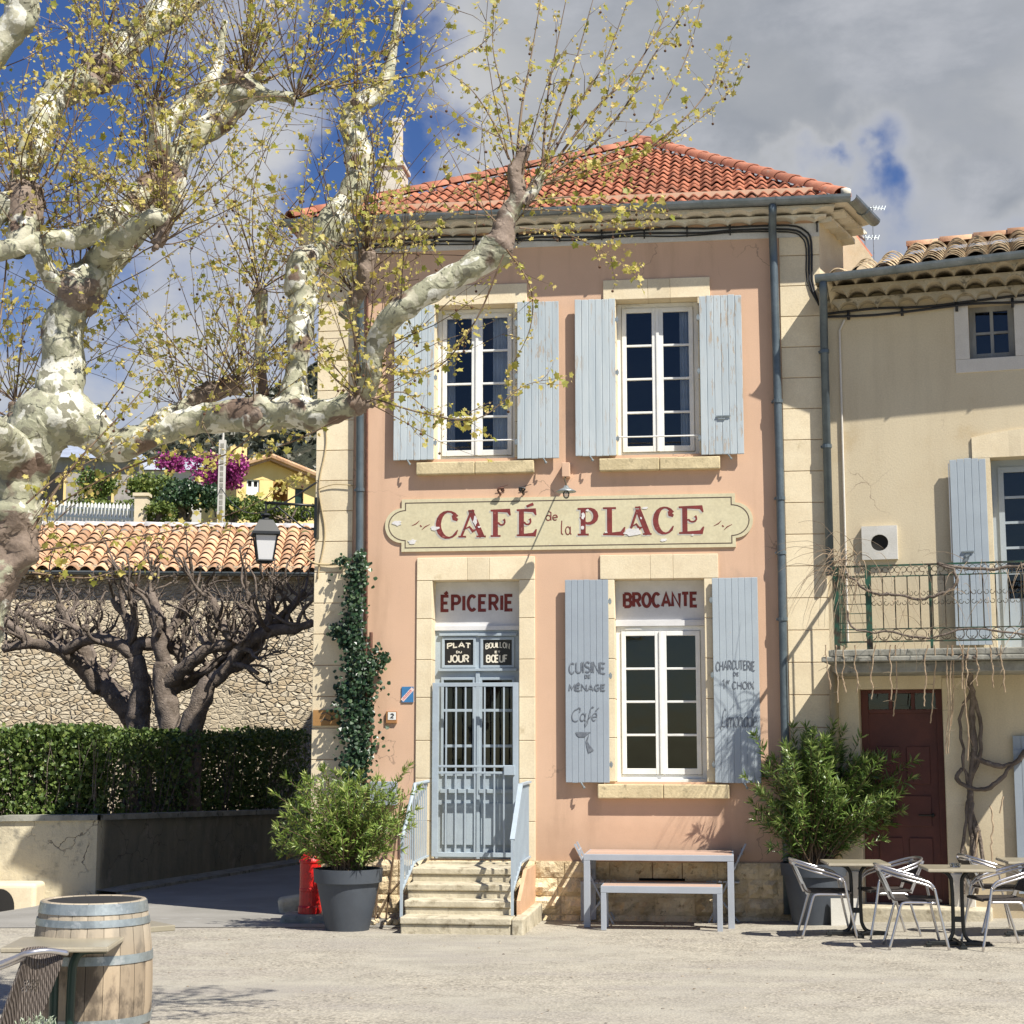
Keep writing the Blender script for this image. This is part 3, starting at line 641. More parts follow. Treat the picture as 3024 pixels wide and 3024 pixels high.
surround(door[0], door[1], z_land, door[3], 'door_surround', lint=dsu[3]-door[3], ext=door[0]-dsu[0], jw=door[0]-dsu[0], depth=.24)
# sills
def sill(r, prot, name='window_sill'):
    mb = MB(); um = (r[0]+r[1])/2; mb.box(r[0], um-.002, -prot, .20, r[2], r[3], .3); mb.box(um+.002, r[1], -prot, .20, r[2]+.001, r[3]-.001, .7)
    return mb.build(name, M_sill, cafe, bevel=.012)
sU = rectA(1768.8, 2126.7, 1350, 1387, .09); sill(sU, .09); sill((sU[0]+duW, sU[1]+duW, sU[2], sU[3]), .09)
sL = rectA(1764.7, 2154, 2316.5, 2359, .1); sill(sL, .10)
# ---- windows
def window(op, rows, y, curtains, bar=None, zt=None, frame_w=.055, mat=None, wp=None, curt=None):
    u0, u1, z0, z1 = op; z1 = zt or z1; mb = MB(); mat = mat or M_white
    f = frame_w; um = (u0+u1)/2; y0, y1 = y, y+.06
    mb.box(u0, u0+f, y0, y1, z0, z1); mb.box(u1-f, u1, y0, y1, z0, z1); mb.box(u0+f, u1-f, y0, y1, z1-f, z1); mb.box(u0+f, u1-f, y0, y1, z0, z0+f*.8)
    # two casements
    c = .052; ys, ye = y-.018, y+.04
    pz0, pz1 = z0+f*.8+.0, z1-f
    for a, b in ((u0+f+.004, um-.014), (um+.014, u1-f-.004)):
        mb.box(a, a+c, ys, ye, pz0+.004, pz1-.004); mb.box(b-c, b, ys, ye, pz0+.004, pz1-.004)
        mb.box(a+c, b-c, ys+.001, ye, pz1-c-.004, pz1-.004); mb.box(a+c, b-c, ys+.001, ye, pz0+.004, pz0+c+.02)
        g0, g1 = pz0+c+.02, pz1-c-.004
        for k in range(1, rows):
            zz = g0+(g1-g0)*k/rows; mb.box(a+c, b-c, ys+.004, ye-.012, zz-.013, zz+.013)
    mb.box(um-.017, um+.017, ys-.016, ye, pz0+.006, pz1-.006)
    mb.box(u0+f+.05, u0+f+.24, ys-.003, ys+.02, z1-f*.72, z1-f*.52)
    w = mb.build('window', mat, cafe, bevel=.004)
    g = MB()
    for a, b in ((u0+f+.004+c, um-.014-c), (um+.014+c, u1-f-.004-c)):
        g.add([Vector((a, y+.012, g0)), Vector((b, y+.012, g0)), Vector((b, y+.012, g1)), Vector((a, y+.012, g1))], [(0, 1, 2, 3)])
    g.build('glass', M_glass, w)
    if curtains:
        for ca, cb in curt:
            cu = MB(); n = 26; vs = []
            for i in range(n+1):
                x = ca+(cb-ca)*i/n; yy = y+.10+.018*math.sin(i*1.35)+.008*math.sin(i*3.1)
                vs += [Vector((x, yy, z0+.05)), Vector((x, yy, z1-.06))]
            cu.add(vs, [(2*i, 2*i+2, 2*i+3, 2*i+1) for i in range(n)]); cu.build('curtain', M_curtain, w, smooth=True)
    if bar is not None:
        b_ = MB(); b_.tube([(u0-.02, -.01, bar), (u1+.02, -.01, bar)], .009, 8); b_.build('safety_bar', mat, w)
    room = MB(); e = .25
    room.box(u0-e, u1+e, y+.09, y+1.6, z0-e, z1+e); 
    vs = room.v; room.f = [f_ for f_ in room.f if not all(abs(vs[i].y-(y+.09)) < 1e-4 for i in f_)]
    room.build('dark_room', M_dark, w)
    return w
zbarU = Z(1288.6, 1945, .01)
window((upR[0]+.0, upR[1]-.0, upR[2]+.015, upR[3]), 4, .19, True, zbarU, curt=[(upR[1]-.22, upR[1]-.05)])
window((upL[0]+.0, upL[1]-.0, upL[2]+.015, upL[3]), 4, .19, True, zbarU, curt=[(upL[0]+.07, upL[0]+.20), (upL[1]-.30, upL[1]-.05)])
zpan = Z(1832, 1950, -.2)
mb = MB(); mb.box(loR[0]+.001, loR[1]-.001, .15, .3, loR[2]-.03, loR[2]+.029); mb.build('inner_sill', M_white, cafe, bevel=.004)
window((loR[0], loR[1], loR[2]+.03, loR[3]), 4, .20, False, None, zt=Z(1849, 1950, -.2), curt=[])
# grey shop panels with lettering over the window and the door
mb = MB(); mb.box(loR[0], loR[1], .20, .24, zpan, loR[3]); mb.box(loR[0], loR[1], .165, .26, Z(1849, 1950, -.2)+.001, zpan-.001)
pb = mb.build('shop_panel', M_greyframe, cafe); tag(pb, 'grey panel lettered BROCANTE')
r = rectA(1839, 2063, 1748, 1795.5, -.2); mb = MB(); text_ribbons(mb, 'BROCANTE', r[0], r[1], r[2], r[3], .036, wallfn(.199), gap=.26); mb.build('lettering', M_red, pb)
dp = rectA(1279, 1534, 1713.5, 1849, -.21)
mb = MB(); mb.box(door[0], door[1], .21, .25, dp[2], door[3]); mb.box(door[0], door[1], .17, .26, dp[2]-.05, dp[2]-.001)
pe = mb.build('shop_panel', M_greyframe, cafe); tag(pe, 'grey panel lettered ÉPICERIE')
r = rectA(1301, 1518.5, 1754.8, 1807, -.21); mb = MB(); text_ribbons(mb, 'ÉPICERIE', r[0], r[1], r[2], r[3], .037, wallfn(.209), gap=.34); mb.build('lettering', M_red, pe)
# ---- door with transom signs
yd = .20; dz0, dz1 = z_land+.015, dp[2]-.052
mb = MB(); u0, u1 = door[0], door[1]; um = (u0+u1)/2
def dr(x0, x1, yt, yb): return rectA(x0, x1, yt, yb, -yd)
tl = dr(1313, 1397.8, 1889.6, 1964.6); tr = dr(1426.7, 1512, 1889.6, 1964.6)
gzt = Z(2000, 1400, -yd); gzb = Z(2284, 1400, -yd); gl = dr(1310, 1396, 2008, 2284); gr = dr(1424, 1513, 2008, 2284)
zs_ = [dz0, Z(2500, 1400, -yd), Z(2385, 1400, -yd), gzb, gl[3], tl[2], tl[3], dz1]
wall_holes(mb, u0, u1, dz0, dz1, [tl, tr, gl, gr], y=yd)
def rim(mb, r, w, d, y):
    a, b, c, e = r
    mb.box(a-w, a, y-d, y+.01, c-w, e+w); mb.box(b, b+w, y-d, y+.01, c-w, e+w); mb.box(a, b, y-d, y+.01, e, e+w); mb.box(a, b, y-d, y+.01, c-w, c)
for r_ in (tl, tr, gl, gr): rim(mb, r_, .03, .018, yd)
for r_ in (tl, tr): mb.box(r_[0]-.06, r_[1]+.06, yd-.035, yd, r_[3]+.045, r_[3]+.075)
mb.box(u0+.05, u1-.05, yd-.045, yd, gl[3]+.10, gl[3]+.13)
for r_ in (gl, gr):
    for k in (1, 2): zz = Z(2098 if k == 1 else 2203, 1400, -yd); mb.box(r_[0], r_[1], yd-.01, yd+.02, zz-.016, zz+.016)
    rp = (r_[0]-.01, r_[1]+.01, Z(2495, 1400, -yd), Z(2372, 1400, -yd)); mb.box(rp[0], rp[1], yd-.022, yd, rp[2], rp[3])
    mb.box(r_[0]-.03, r_[1]+.03, yd-.04, yd, Z(2342, 1400, -yd), Z(2330, 1400, -yd)); mb.box(r_[0]-.02, r_[1]+.02, yd-.035, yd, dz0+.05, dz0+.085)
mb.box(um-.025, um+.025, yd-.03, yd, dz0+.001, gl[3]+.09)
dr_o = mb.build('door', M_blue, cafe, bevel=.003)
for r_, t1, t2, t3, lab in ((tl, 'PLAT', 'DU', 'JOUR', 'black board lettered PLAT DU JOUR'), (tr, 'BOUILLON', 'ET', 'BŒUF', 'black board lettered BOUILLON ET BŒUF')):
    b = MB(); b.box(r_[0], r_[1], yd+.004, yd+.02, r_[2], r_[3]); bo = b.build('sign_board', M_black, dr_o); tag(bo, lab)
    W = r_[1]-r_[0]; H = r_[3]-r_[2]; t = MB(); f = wallfn(yd+.003)
    text_ribbons(t, t1, r_[0]+W*.08, r_[1]-W*.08, r_[2]+H*.62, r_[2]+H*.86, .015 if t1 == 'PLAT' else .010, f, gap=.2, bend=H*.07)
    text_ribbons(t, t2, r_[0]+W*.40, r_[0]+W*.60, r_[2]+H*.47, r_[2]+H*.57, .008, f, gap=.3)
    text_ribbons(t, t3, r_[0]+W*.10, r_[1]-W*.14, r_[2]+H*.10, r_[2]+H*.42, .0165, f, gap=.22)
    lo_ = t.build('lettering', M_chalk, dr_o)
g = MB()
for r_ in (gl, gr): g.add([Vector((r_[0], yd+.012, r_[2])), Vector((r_[1], yd+.012, r_[2])), Vector((r_[1], yd+.012, r_[3])), Vector((r_[0], yd+.012, r_[3]))], [(0, 1, 2, 3)])
g.build('glass', M_glass, dr_o)
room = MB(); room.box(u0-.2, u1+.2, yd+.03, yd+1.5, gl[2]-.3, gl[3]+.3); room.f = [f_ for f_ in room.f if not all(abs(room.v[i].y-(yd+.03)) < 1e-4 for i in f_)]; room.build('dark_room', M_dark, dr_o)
mb = MB(); mb.box(u0+.0, u1-.0, -.2, .2, z_land-.01, z_land+.012); mb.build('threshold', M_step, cafe)
# ---- iron gate in front of the door
gy = -.035
def ga(x0, x1, yt, yb): return rectA(x0, x1, yt, yb, -gy)
gO = ga(1276, 1531, 2016, 2531); mb = MB()
s = .045
mb.box(gO[0], gO[0]+s*1.6, gy-.012, gy+.02, gO[2], gO[3]); mb.box(gO[1]-s*1.4, gO[1], gy-.012, gy+.02, gO[2], gO[3])
mb.box(gO[0]+s*1.6, gO[1]-s*1.4, gy-.011, gy+.02, gO[3]-.045, gO[3]); mb.box(gO[0]+s*1.6, gO[1]-s*1.4, gy-.011, gy+.02, gO[2], gO[2]+.05)
for yy in (2263, 2282): zz = Z(yy, 1400, -gy); mb.box(gO[0]+s*1.6, gO[1]-s*1.4, gy-.009, gy+.015, zz-.013, zz+.013)
gate = mb.build('gate', M_blue, cafe, bevel=.003)
for x in (1317, 1346, 1374, 1402, 1431, 1460, 1488):
    b = MB(); uu = U(x, 2300, -gy); b.box(uu-.0085, uu+.0085, gy-.006, gy+.011, gO[2]+.05, gO[3]-.045); b.build('bar', M_blue, gate)
b = MB(); lk = ga(1489, 1521, 2261, 2289); b.box(lk[0], lk[1], gy-.03, gy+.02, lk[2], lk[3]); b.build('lock', M_blue, gate, bevel=.004)
# ---- shutters
def shutter(u0, u1, z0, z1, w0, w1, mat, planks, hinge_right, lab=None, flat=False, latchz=None, bolt=None):
    """w0/w1: how far the left/right edge stands off the wall"""
    L = u1-u0; ang = math.atan2(-(w1-w0), L); M = Matrix.Translation((u0, -w0, 0)) @ Matrix.Rotation(ang, 4, 'Z'); Ls = math.hypot(L, w1-w0)
    mb = MB(); pw = Ls/planks
    for k in range(planks):
        dz = rnd.uniform(-.006, .006) if not flat else rnd.uniform(-.002, .002); g = .003 if not flat else .0012
        mb.box(k*pw+g, (k+1)*pw-g, -.03-rnd.uniform(0, .002), 0, z0+rnd.uniform(-.004, .002), z1+dz, rnd.random(), M)
    mb.box(.01, Ls-.01, -.026, -.002, z0+.01, z1-.01, .4, M)
    for zz in (z0+.22, (z0+z1)/2, z1-.22): mb.box(.04, Ls-.04, .0, .02, zz-.05, zz+.05, .5, M)
    s = mb.build('shutter', mat, cafe, bevel=.004)
    if lab: tag(s, lab)
    for zz in (z0+.2, (z0+z1)/2+.05, z1-.25):
        h = MB(); x = Ls-.02 if hinge_right else -.03; h.box(x, x+.055, -.028, -.012, zz-.02, zz+.02, .5, M); h.tube([M @ Vector((Ls+.018 if hinge_right else -.014, -.02, zz-.035)), M @ Vector((Ls+.018 if hinge_right else -.014, -.02, zz+.035))], .009, 8)
        h.build('hinge', M_hoop, s)
    hk = MB(); x = Ls*.35 if hinge_right else Ls*.62
    hk.tube([M @ Vector((x, -.03, z0-.0)), M @ Vector((x+.02, -.055, z0-.03)), M @ Vector((x+.035, -.05, z0-.055))], .009, 6); hk.blob(M @ Vector((x+.035, -.05, z0-.055)), .016, 6, 5, 0)
    hk.build('wall_catch', M_hoop, s)
    if bolt:
        b = MB(); b.box(bolt[0], bolt[1], -.05, -.036, bolt[2], bolt[2]+.014, .5, M); b.box(bolt[0]+.02, bolt[1]-.06, -.045, -.034, bolt[2]-.03, bolt[2]-.012, .5, M); b.build('bolt', M_hoop, s)
    return s, M
a = rectA(1697.5, 1818, 883, 1346, .09); s1, _ = shutter(a[0], a[1], a[2], a[3], .07, .05, M_shutter, 6, True)
b_ = rectA(2067, 2194, 872, 1343, .08); s2, _ = shutter(b_[0], b_[1], b_[2]+.005, b_[3], .05, .06, M_shutter, 6, False, bolt=(.18, .34, b_[2]+.44))
tag(s2, 'badly peeling grey-blue shutter')
a2 = rectA(1163, 1281, 900, 1359, .09); shutter(a2[0], a2[1], a[2], a[3], .07, .05, M_shutter, 6, True)
b2 = rectA(1527, 1651, 889, 1350, .08); shutter(b2[0], b2[1], b_[2]+.005, b_[3], .05, .06, M_shutter, 6, False)
a3 = rectA(1669.5, 1798, 1712, 2311, .08); s3, M3 = shutter(a3[0], a3[1], a3[2], a3[3], .065, .05, M_bluesh, 7, True, flat=True)
tag(s3, 'grey shutter lettered CUISINE DE MÉNAGE and Café')
b3 = rectA(2107, 2243, 1706, 2312, .08); s4, M4 = shutter(b3[0], b3[1], b3[2], b3[3], .05, .065, M_bluesh2, 7, False, flat=True)
tag(s4, 'pale blue shutter lettered CHARCUTERIE DE 1er CHOIX')
def shfn(M, u0): return lambda a, b, d: M @ Vector((a-u0, -.034-d, b))
def ra(x0, x1, yt, yb): return rectA(x0, x1, yt, yb, .09)
t = MB(); f = shfn(M3, a3[0])
r = ra(1679, 1789, 1958, 1992); text_ribbons(t, 'CUISINE', r[0], r[1], r[2], r[3], .014, f, gap=.2, bend=.02)
r = ra(1727, 1744, 1992, 2003); text_ribbons(t, 'DE', r[0], r[1], r[2], r[3], .008, f, gap=.3)
r = ra(1679, 1789, 2020, 2041); text_ribbons(t, 'MÊNAGE', r[0], r[1], r[2], r[3], .014, f, gap=.2)
r = ra(1683, 1762, 2088, 2130); text_ribbons(t, '\\Csafé', r[0], r[1], r[2], r[3], .010, f, gap=.10, slant=.22)
r = ra(1700, 1740, 2162, 2176)
t.prism([(r[0], r[3]), (r[1]+.02, r[3]), (r[1]-.02, r[3]-.025), (r[1]-.05, r[2]), (r[0]+.04, r[2]), (r[0]+.01, r[2]+.02)], f, 0, .003)
r = ra(1731, 1754, 2170, 2228); ribbon(t, [(r[0]+.03, r[3]), (r[0]+.006, r[3]-.07), (r[0]+.02, r[2]+.10), (r[0]+.055, r[2]+.03)], [.006, .02, .035, .07], f, 0, .003)
t.build('lettering', M_greylet, s3)
t = MB(); f = shfn(M4, b3[0])
r = ra(2114, 2231, 1954, 1982); text_ribbons(t, 'CHARCUTERIE', r[0], r[1], r[2], r[3], .009, f, gap=.2, bend=.02)
r = ra(2166, 2183, 1985, 1996); text_ribbons(t, 'DE', r[0], r[1], r[2], r[3], .006, f, gap=.3)
r = ra(2133, 2141, 2005, 2034); text_ribbons(t, '1', r[0], r[1], r[2], r[3], .009, f)
r = ra(2144, 2157, 2000, 2020); text_ribbons(t, 'er', r[0], r[1], r[2], r[3], .006, f, gap=.1)
r = ra(2162, 2228, 2012, 2035); text_ribbons(t, 'CHOIX', r[0], r[1], r[2], r[3], .009, f, gap=.2)
r = ra(2128, 2235, 2094, 2148); text_ribbons(t, '\\Lsimonade', r[0], r[1], r[2], r[3], .008, f, gap=.10, slant=.15)
t.build('lettering', M_greylet, s4)

# ---- painted sign
sg = MB(); ym = Z(1546, 1680); 
sx0, sx1 = U(1187, 1555), U(2172, 1535); sz1 = Z(1466.5, 1680); sz0 = Z(1623, 1680); ex = U(1187, 1555)-U(1138, 1555)
def cartouche(m):
    x0, x1, z0, z1 = sx0+m, sx1-m, sz0+m, sz1-m; zm = (z0+z1)/2; hr = (z1-z0)/2-.105+m*.4; e = ex-0.0
    pts = [(x0, z0), (x1, z0), (x1, zm-hr)]+[(x1+(e-.0)*math.cos(R(t_))+0*m, zm+hr*math.sin(R(t_))) for t_ in range(-84, 85, 12)]+[(x1, zm+hr), (x1, z1), (x0, z1), (x0, zm+hr)]
    pts += [(x0-e*math.cos(R(t_)), zm+hr*math.sin(R(t_))) for t_ in range(84, -85, -12)]+[(x0, zm-hr)]
    return pts
f = wallfn(0.0); c = cartouche(0); sg.prism(c, f, .0, .022)
sign = sg.build('painted_sign', M_signpaint, cafe, recalc=True); tag(sign, 'beige scroll-ended painted sign lettered CAFÉ de la PLACE')
t = MB(); c = cartouche(.045); ribbon(t, c+[c[0]], .012, wallfn(-.022), 0, .0012); t.build('border_line', M_signline, sign)
def serif_word(letters, fn, shadow):
    t = MB()
    for ch, x0, x1, yt, yb in letters:
        a, b, z0, z1 = rectA(x0, x1, yt, yb, .022); W = b-a; H = z1-z0; st = .058; th = .018
        if shadow: a -= .018; z0 -= .014
        def P(x, z): return (a+x*W, z0+z*H)
        idx = [0]
        def rb(pts, w): idx[0] += 1; ribbon(t, pts, w, fn, 0, (.0006 if shadow else .0018)+.0003*idx[0])
        def stem(x): rb([P(x, .0), P(x, 1.0)], st)
        if ch in 'FEÉ':
            stem(.24); rb([P(0, .03), P(.5, .03)], .02) if ch == 'F' else rb([P(0, .03), P(.9, .05), P(1.0, .25)], [.02, .045, .015])
            rb([P(0, .97), P(.9, .96), P(.98, .78)], [.022, .045, .015]); rb([P(.25, .5)]+[(a+W*(.55+.16*math.cos(R(q))), z0+H*(.55+.12*math.sin(R(q)))) for q in range(200, 420, 30)], [.012]+[.02]*7+[.035])
            if ch == 'É': rb([P(.5, 1.1), P(.85, 1.2)], [.028, .034])
        if ch == 'L': stem(.30); rb([P(0, .97), P(.6, .97)], .022); rb([P(0, .03), P(.88, .05), P(1.0, .28)], [.02, .05, .015])
        if ch == 'P':
            stem(.28); rb([P(0, .03), P(.56, .03)], .022); rb([P(0, .97), P(.5, .97)]+[(a+W*(.55+.38*math.cos(R(q))), z0+H*(.70+.27*math.sin(R(q)))) for q in range(75, -200, -25)], [.022, .025]+[.03, .045, .055, .058, .055, .045, .035, .028, .025, .03, .035])
        if ch == 'A':
            rb([P(.10, .0), P(.47, .98)], .028); rb([P(.44, 1.0), P(.86, 0)], .062); rb([P(0, .02), P(.28, .02)], .02); rb([P(.66, .02), P(1.0, .02)], .02)
            rb([P(.22, .3), P(.4, .38), P(.52, .22), P(.66, .28)], [.012, .02, .03, .012]); rb([P(.36, .985), P(.58, .985)], .018)
        if ch == 'C':
            rb([(a+W*(.56+.46*math.cos(R(q))), z0+H*(.5+.48*math.sin(R(q)))) for q in range(35, 336, 20)], [.045, .035, .022, .022, .035, .05, .06, .062, .062, .06, .05, .035, .022, .022, .03, .012])
            rb([P(.98, .66), P(.82, .72), P(.74, .84)], [.03, .05, .02])
    return t
W1 = [('C', 1288, 1353, 1509, 1590), ('A', 1354, 1435, 1507, 1586), ('F', 1449, 1508, 1505, 1585), ('É', 1526, 1584, 1504, 1583),
      ('P', 1706, 1764, 1500, 1581), ('L', 1781, 1845, 1498, 1580), ('A', 1849, 1924, 1497, 1579), ('C', 1930, 1990, 1497, 1577), ('E', 2005, 2078, 1495, 1576)]
serif_word(W1, wallfn(-.022), True).build('lettering_shadow', M_shadowlet, sign)
t = serif_word(W1, wallfn(-.022), False)
r = rectA(1611, 1648, 1508, 1538, .022); text_ribbons(t, 'de', r[0], r[1], r[2], r[3], .011, wallfn(-.0225), gap=.12)
r = rectA(1655, 1687, 1541, 1580, .022); text_ribbons(t, 'la', r[0], r[1], r[2], r[3]+.02, .011, wallfn(-.0225), gap=.22)
for xs in ((1216, 1270), (2108, 2162)):
    r = rectA(xs[0], xs[1], 1533, 1572, .022); z_ = (r[2]+r[3])/2; W_ = r[1]-r[0]
    ribbon(t, [(r[0], z_-.0), (r[0]+W_*.25, z_+.025), (r[0]+W_*.42, z_+.06)], [.004, .012, .004], wallfn(-.0225), 0, .002); ribbon(t, [(r[0]+W_*.55, z_-.05), (r[0]+W_*.72, z_-.015), (r[1], z_+.015)], [.004, .012, .004], wallfn(-.0225), 0, .002)
    ribbon(t, [(r[0]+W_*.46, z_+.005), (r[0]+W_*.54, z_-.012)], .014, wallfn(-.0225), 0, .002)
t.build('lettering', M_red, sign)
# flaked patches
t = MB()
def flake(x, y, rx, ry, sd):
    rr = random.Random(sd); u, z = FA.at(x, y, .022); k = 13; pts = []
    for i in range(k):
        a_ = 2*math.pi*i/k; q = rr.uniform(.6, 1.1); pts.append((u+rx/255*math.cos(a_)*q, z+ry/255*math.sin(a_)*q))
    t.prism(pts, wallfn(-.022), 0, .0045+.0004*(sd % 5))
for q in ((1172, 1545, 16, 9, 1), (1284, 1560, 14, 8, 2), (1403, 1537, 7, 16, 3), (1416, 1556, 5, 4, 4), (1722, 1524, 6, 10, 5), (1720, 1558, 5, 7, 6), (1735, 1507, 5, 4, 14), (1868, 1572, 34, 15, 7), (1218, 1600, 14, 9, 8), (1790, 1572, 5, 3, 9), (1893, 1530, 3, 4, 10), (1960, 1595, 12, 5, 11), (1905, 1500, 10, 4, 12), (2045, 1580, 5, 3, 13)): flake(*q)
t.build('flaked_patch', M_flake, sign, recalc=True)

# ---- cornice of two scalloped tile courses, along the front and round the skewed side
def genoise(mb, p0, p1, nrm, z0, w0, w1, h, pitch=.20, ph=0.0, arch=.062):
    p0 = Vector(p0); p1 = Vector(p1); d = (p1-p0); L = d.length; d.normalize(); n = int(L/pitch*8); nrm = Vector(nrm).normalized()
    prof = []
    for i in range(n+1):
        x = L*i/n; a = ((x/pitch+ph) % 1.0)-.5; prof.append((x, z0+arch*math.sqrt(max(0, 1-(a/.46)**2)) if abs(a) < .46 else z0))
    vs = []
    for x, z in prof:
        b = p0+d*x
        vs += [Vector((b.x+nrm.x*w0, b.y+nrm.y*w0, z)), Vector((b.x+nrm.x*w1, b.y+nrm.y*w1, z)), Vector((b.x+nrm.x*w1, b.y+nrm.y*w1, z0+h)), Vector((b.x+nrm.x*w0, b.y+nrm.y*w0, z0+h))]
    fs = []
    for i in range(n):
        for k in range(3): fs.append((4*i+k, 4*i+k+1, 4*i+5+k, 4*i+4+k))
    fs += [(0, 1, 2, 3), (4*n+3, 4*n+2, 4*n+1, 4*n)]
    mb.add(vs, fs, .5)
mb = MB(); zg = z_frz+.16; h1 = (z_eave-.06-zg)/2
dR = Vector((bR[0]-uR, bR[1])).normalized(); nR = Vector((dR.y, -dR.x))
for k in range(2):
    w1 = .15+.15*k
    genoise(mb, (uL-.0-w1*.8, 0), (uR+w1*.55, 0), (0, -1), zg+h1*k, 0, w1, h1, pitch=.25, arch=.04, ph=.5*k)
    genoise(mb, (uR, 0), (bR[0], bR[1]), nR, zg+h1*k, 0, w1, h1, pitch=.25, arch=.04, ph=.5*k)
    genoise(mb, (uL, Db), (uL, 0), (-1, 0), zg+h1*k, 0, w1, h1, ph=.5*k)
mb.build('cornice', M_cornice, cafe, recalc=True)
# ---- gutter
def gutter(pts, r, name, mat, parent, brackets=True):
    """pts: (x,y,z,outward normal) run; half-round trough"""
    mb = MB(); n = 8; rings = []
    for (x, y, z, nx, ny) in pts:
        ring = []
        for k in range(n+1):
            a = math.pi*k/n; ring.append(Vector((x+nx*r*math.cos(a), y+ny*r*math.cos(a), z-r*math.sin(a))))
        for k in range(n, -1, -1):
            a = math.pi*k/n; q = r-.006; ring.append(Vector((x+nx*q*math.cos(a), y+ny*q*math.cos(a), z-q*math.sin(a))))
        rings.append(ring)
    m = 2*(n+1); vs = [v for r_ in rings for v in r_]; fs = []
    for i in range(len(pts)-1):
        for k in range(m): fs.append((i*m+k, i*m+(k+1) % m, (i+1)*m+(k+1) % m, (i+1)*m+k))
    fs.append(tuple(range(m))); fs.append(tuple((len(pts)-1)*m+k for k in range(m))); mb.add(vs, fs)
    o = mb.build(name, mat, parent, smooth=False)
    mb2 = MB()
    for i in range(len(pts)-1):
        a = Vector(pts[i][:3]); b = Vector(pts[i+1][:3]); L = (b-a).length; k = int(L/.95)
        for j in range(1, k+1):
            p = a+(b-a)*(j/(k+1)); nx, ny = pts[i][3], pts[i][4]; d = (b-a).normalized()
            pts2 = [p+Vector((nx*(r+.004)*math.cos(math.pi*q/8), ny*(r+.004)*math.cos(math.pi*q/8), -(r+.004)*math.sin(math.pi*q/8))) for q in range(9)]
            for q in range(8): mb2.beam(pts2[q], pts2[q+1], .018, .006, up=d)
    mb2.build('gutter_bracket', mat, o)
    return o
gw = .38; gz1 = Z(592, 2000, gw+.07)
dL = U(826, 645, gw)
gR = U(2511, 571, gw)
cor = Vector((gR, -gw)); bk = cor+dR*Dp*1.02
gz_l = gz1-.03
gutter([(dL, -gw, gz_l, 0, -1), (gR-.0, -gw, gz1, 0, -1)], .075, 'gutter', M_zinc, cafe)
gutter([(cor.x+.0, cor.y, gz1-.001, nR.x, nR.y), (bk.x, bk.y, gz1-.002, nR.x, nR.y)], .075, 'gutter', M_zinc, cafe)
# ---- roof: pantiled front slope, plain other slopes, ridge tiles on the hips
def tile_slope(mb, P0, ud, sd, nd, segs, pitch, course, amp, samples=6, lip=.028, s0=0.0, prof=lambda a_, x_: -a_*math.cos(2*math.pi*x_)):
    """segs(s)->(umin,umax); surface of overlapping curved tiles"""
    ud = Vector(ud).normalized(); sd = Vector(sd).normalized(); nd = Vector(nd).normalized(); P0 = Vector(P0); s = s0; row = 0
    while True:
        r0 = segs(s)
        if r0 is None: break
        s2 = s+course*1.12; r1 = segs(min(s+course, segs.L-1e-4))
        a = r0[0]; b = r0[1]; a2, b2 = (r1 if r1 else (a, b)); a = math.ceil(a/pitch)*pitch; k = int((b-a)/pitch)
        for c in range(k):
            uc = a+c*pitch
            if uc < a2-pitch*.8 or uc+pitch > b2+pitch*.8: continue
            t = rnd.random(); j = rnd.uniform(-.006, .006); js = rnd.uniform(-.012, .012); vs = []
            for i in range(samples+1):
                x = uc+pitch*i/samples; h = prof(amp, i/samples)
                for (ss, hh) in ((s+js, lip+h+j-.012), (s+js, lip+h+j), (s2+js, h*.9+j)):
                    vs.append(P0+ud*x+sd*ss+nd*hh)
            fs = []
            for i in range(samples):
                for q in range(2): fs.append((3*i+q, 3*i+3+q, 3*i+4+q, 3*i+1+q))
            mb.add(vs, fs, t)
        s += course; row += 1
        if s > segs.L: break
class Seg:
    def __init__(s, fn, L): s.fn = fn; s.L = L
    def __call__(s, x): return s.fn(x) if x <= s.L else None
apd = 4.0; uA, zA = FA.at(1905, 424, -apd)
eL = Vector((dL+.05, -gw+.02, gz1-.01)); eR = Vector((gR-.03, -gw+.02, gz1-.01)); apex = Vector((uA, apd, zA))
midp = Vector((uA, -gw+.02, gz1-.01)); sd_ = (apex-midp); SL = sd_.length; nd_ = Vector((1, 0, 0)).cross(sd_).normalized()
mb = MB(); fr = lambda s_: (eL.x-uA+(0-(eL.x-uA))*s_/SL, (eR.x-uA)*(1-s_/SL))
tile_slope(mb, midp, (1, 0, 0), sd_, nd_, Seg(fr, SL), .135, .30, .022, samples=8)
roof = mb.build('roof', M_terra, cafe, smooth=True)
mb = MB(); bkR = Vector((bk.x, bk.y, gz1)); bkR2 = Vector((bR[0]+.03, Db+.4, gz1)); bkM = Vector((bR[0]+.03, bk.y+.25, gz1)); bkL = Vector((dL, Db+.4, gz1)); rb_ = Vector(((bkR.x+bkL.x)/2, Db-3.5, zA))
lowr = Vector((0, 0, -.035))
mb.add([eL+lowr, eR+lowr, apex+lowr, bkR, bkL, rb_+lowr, bkR2, bkM], [(0, 1, 2), (1, 3, 2), (3, 7, 2), (7, 6, 5, 2), (4, 0, 2, 5), (6, 4, 5)]); mb.build('roof_deck', M_terra, cafe)
mb = MB(); mb.add([eL+Vector((0, 0, -.02)), eR+Vector((0, 0, -.02)), Vector((eR.x, .05, gz1-.03)), Vector((eL.x, .05, gz1-.03))], [(0, 1, 2, 3)])
mb.add([Vector((eR.x, eR.y, gz1-.035)), Vector((bk.x, bk.y, gz1-.035)), Vector((bR[0], bR[1], gz1-.035)), Vector((uR, 0, gz1-.035))], [(0, 1, 2, 3)]); mb.build('soffit', M_cornice, cafe)
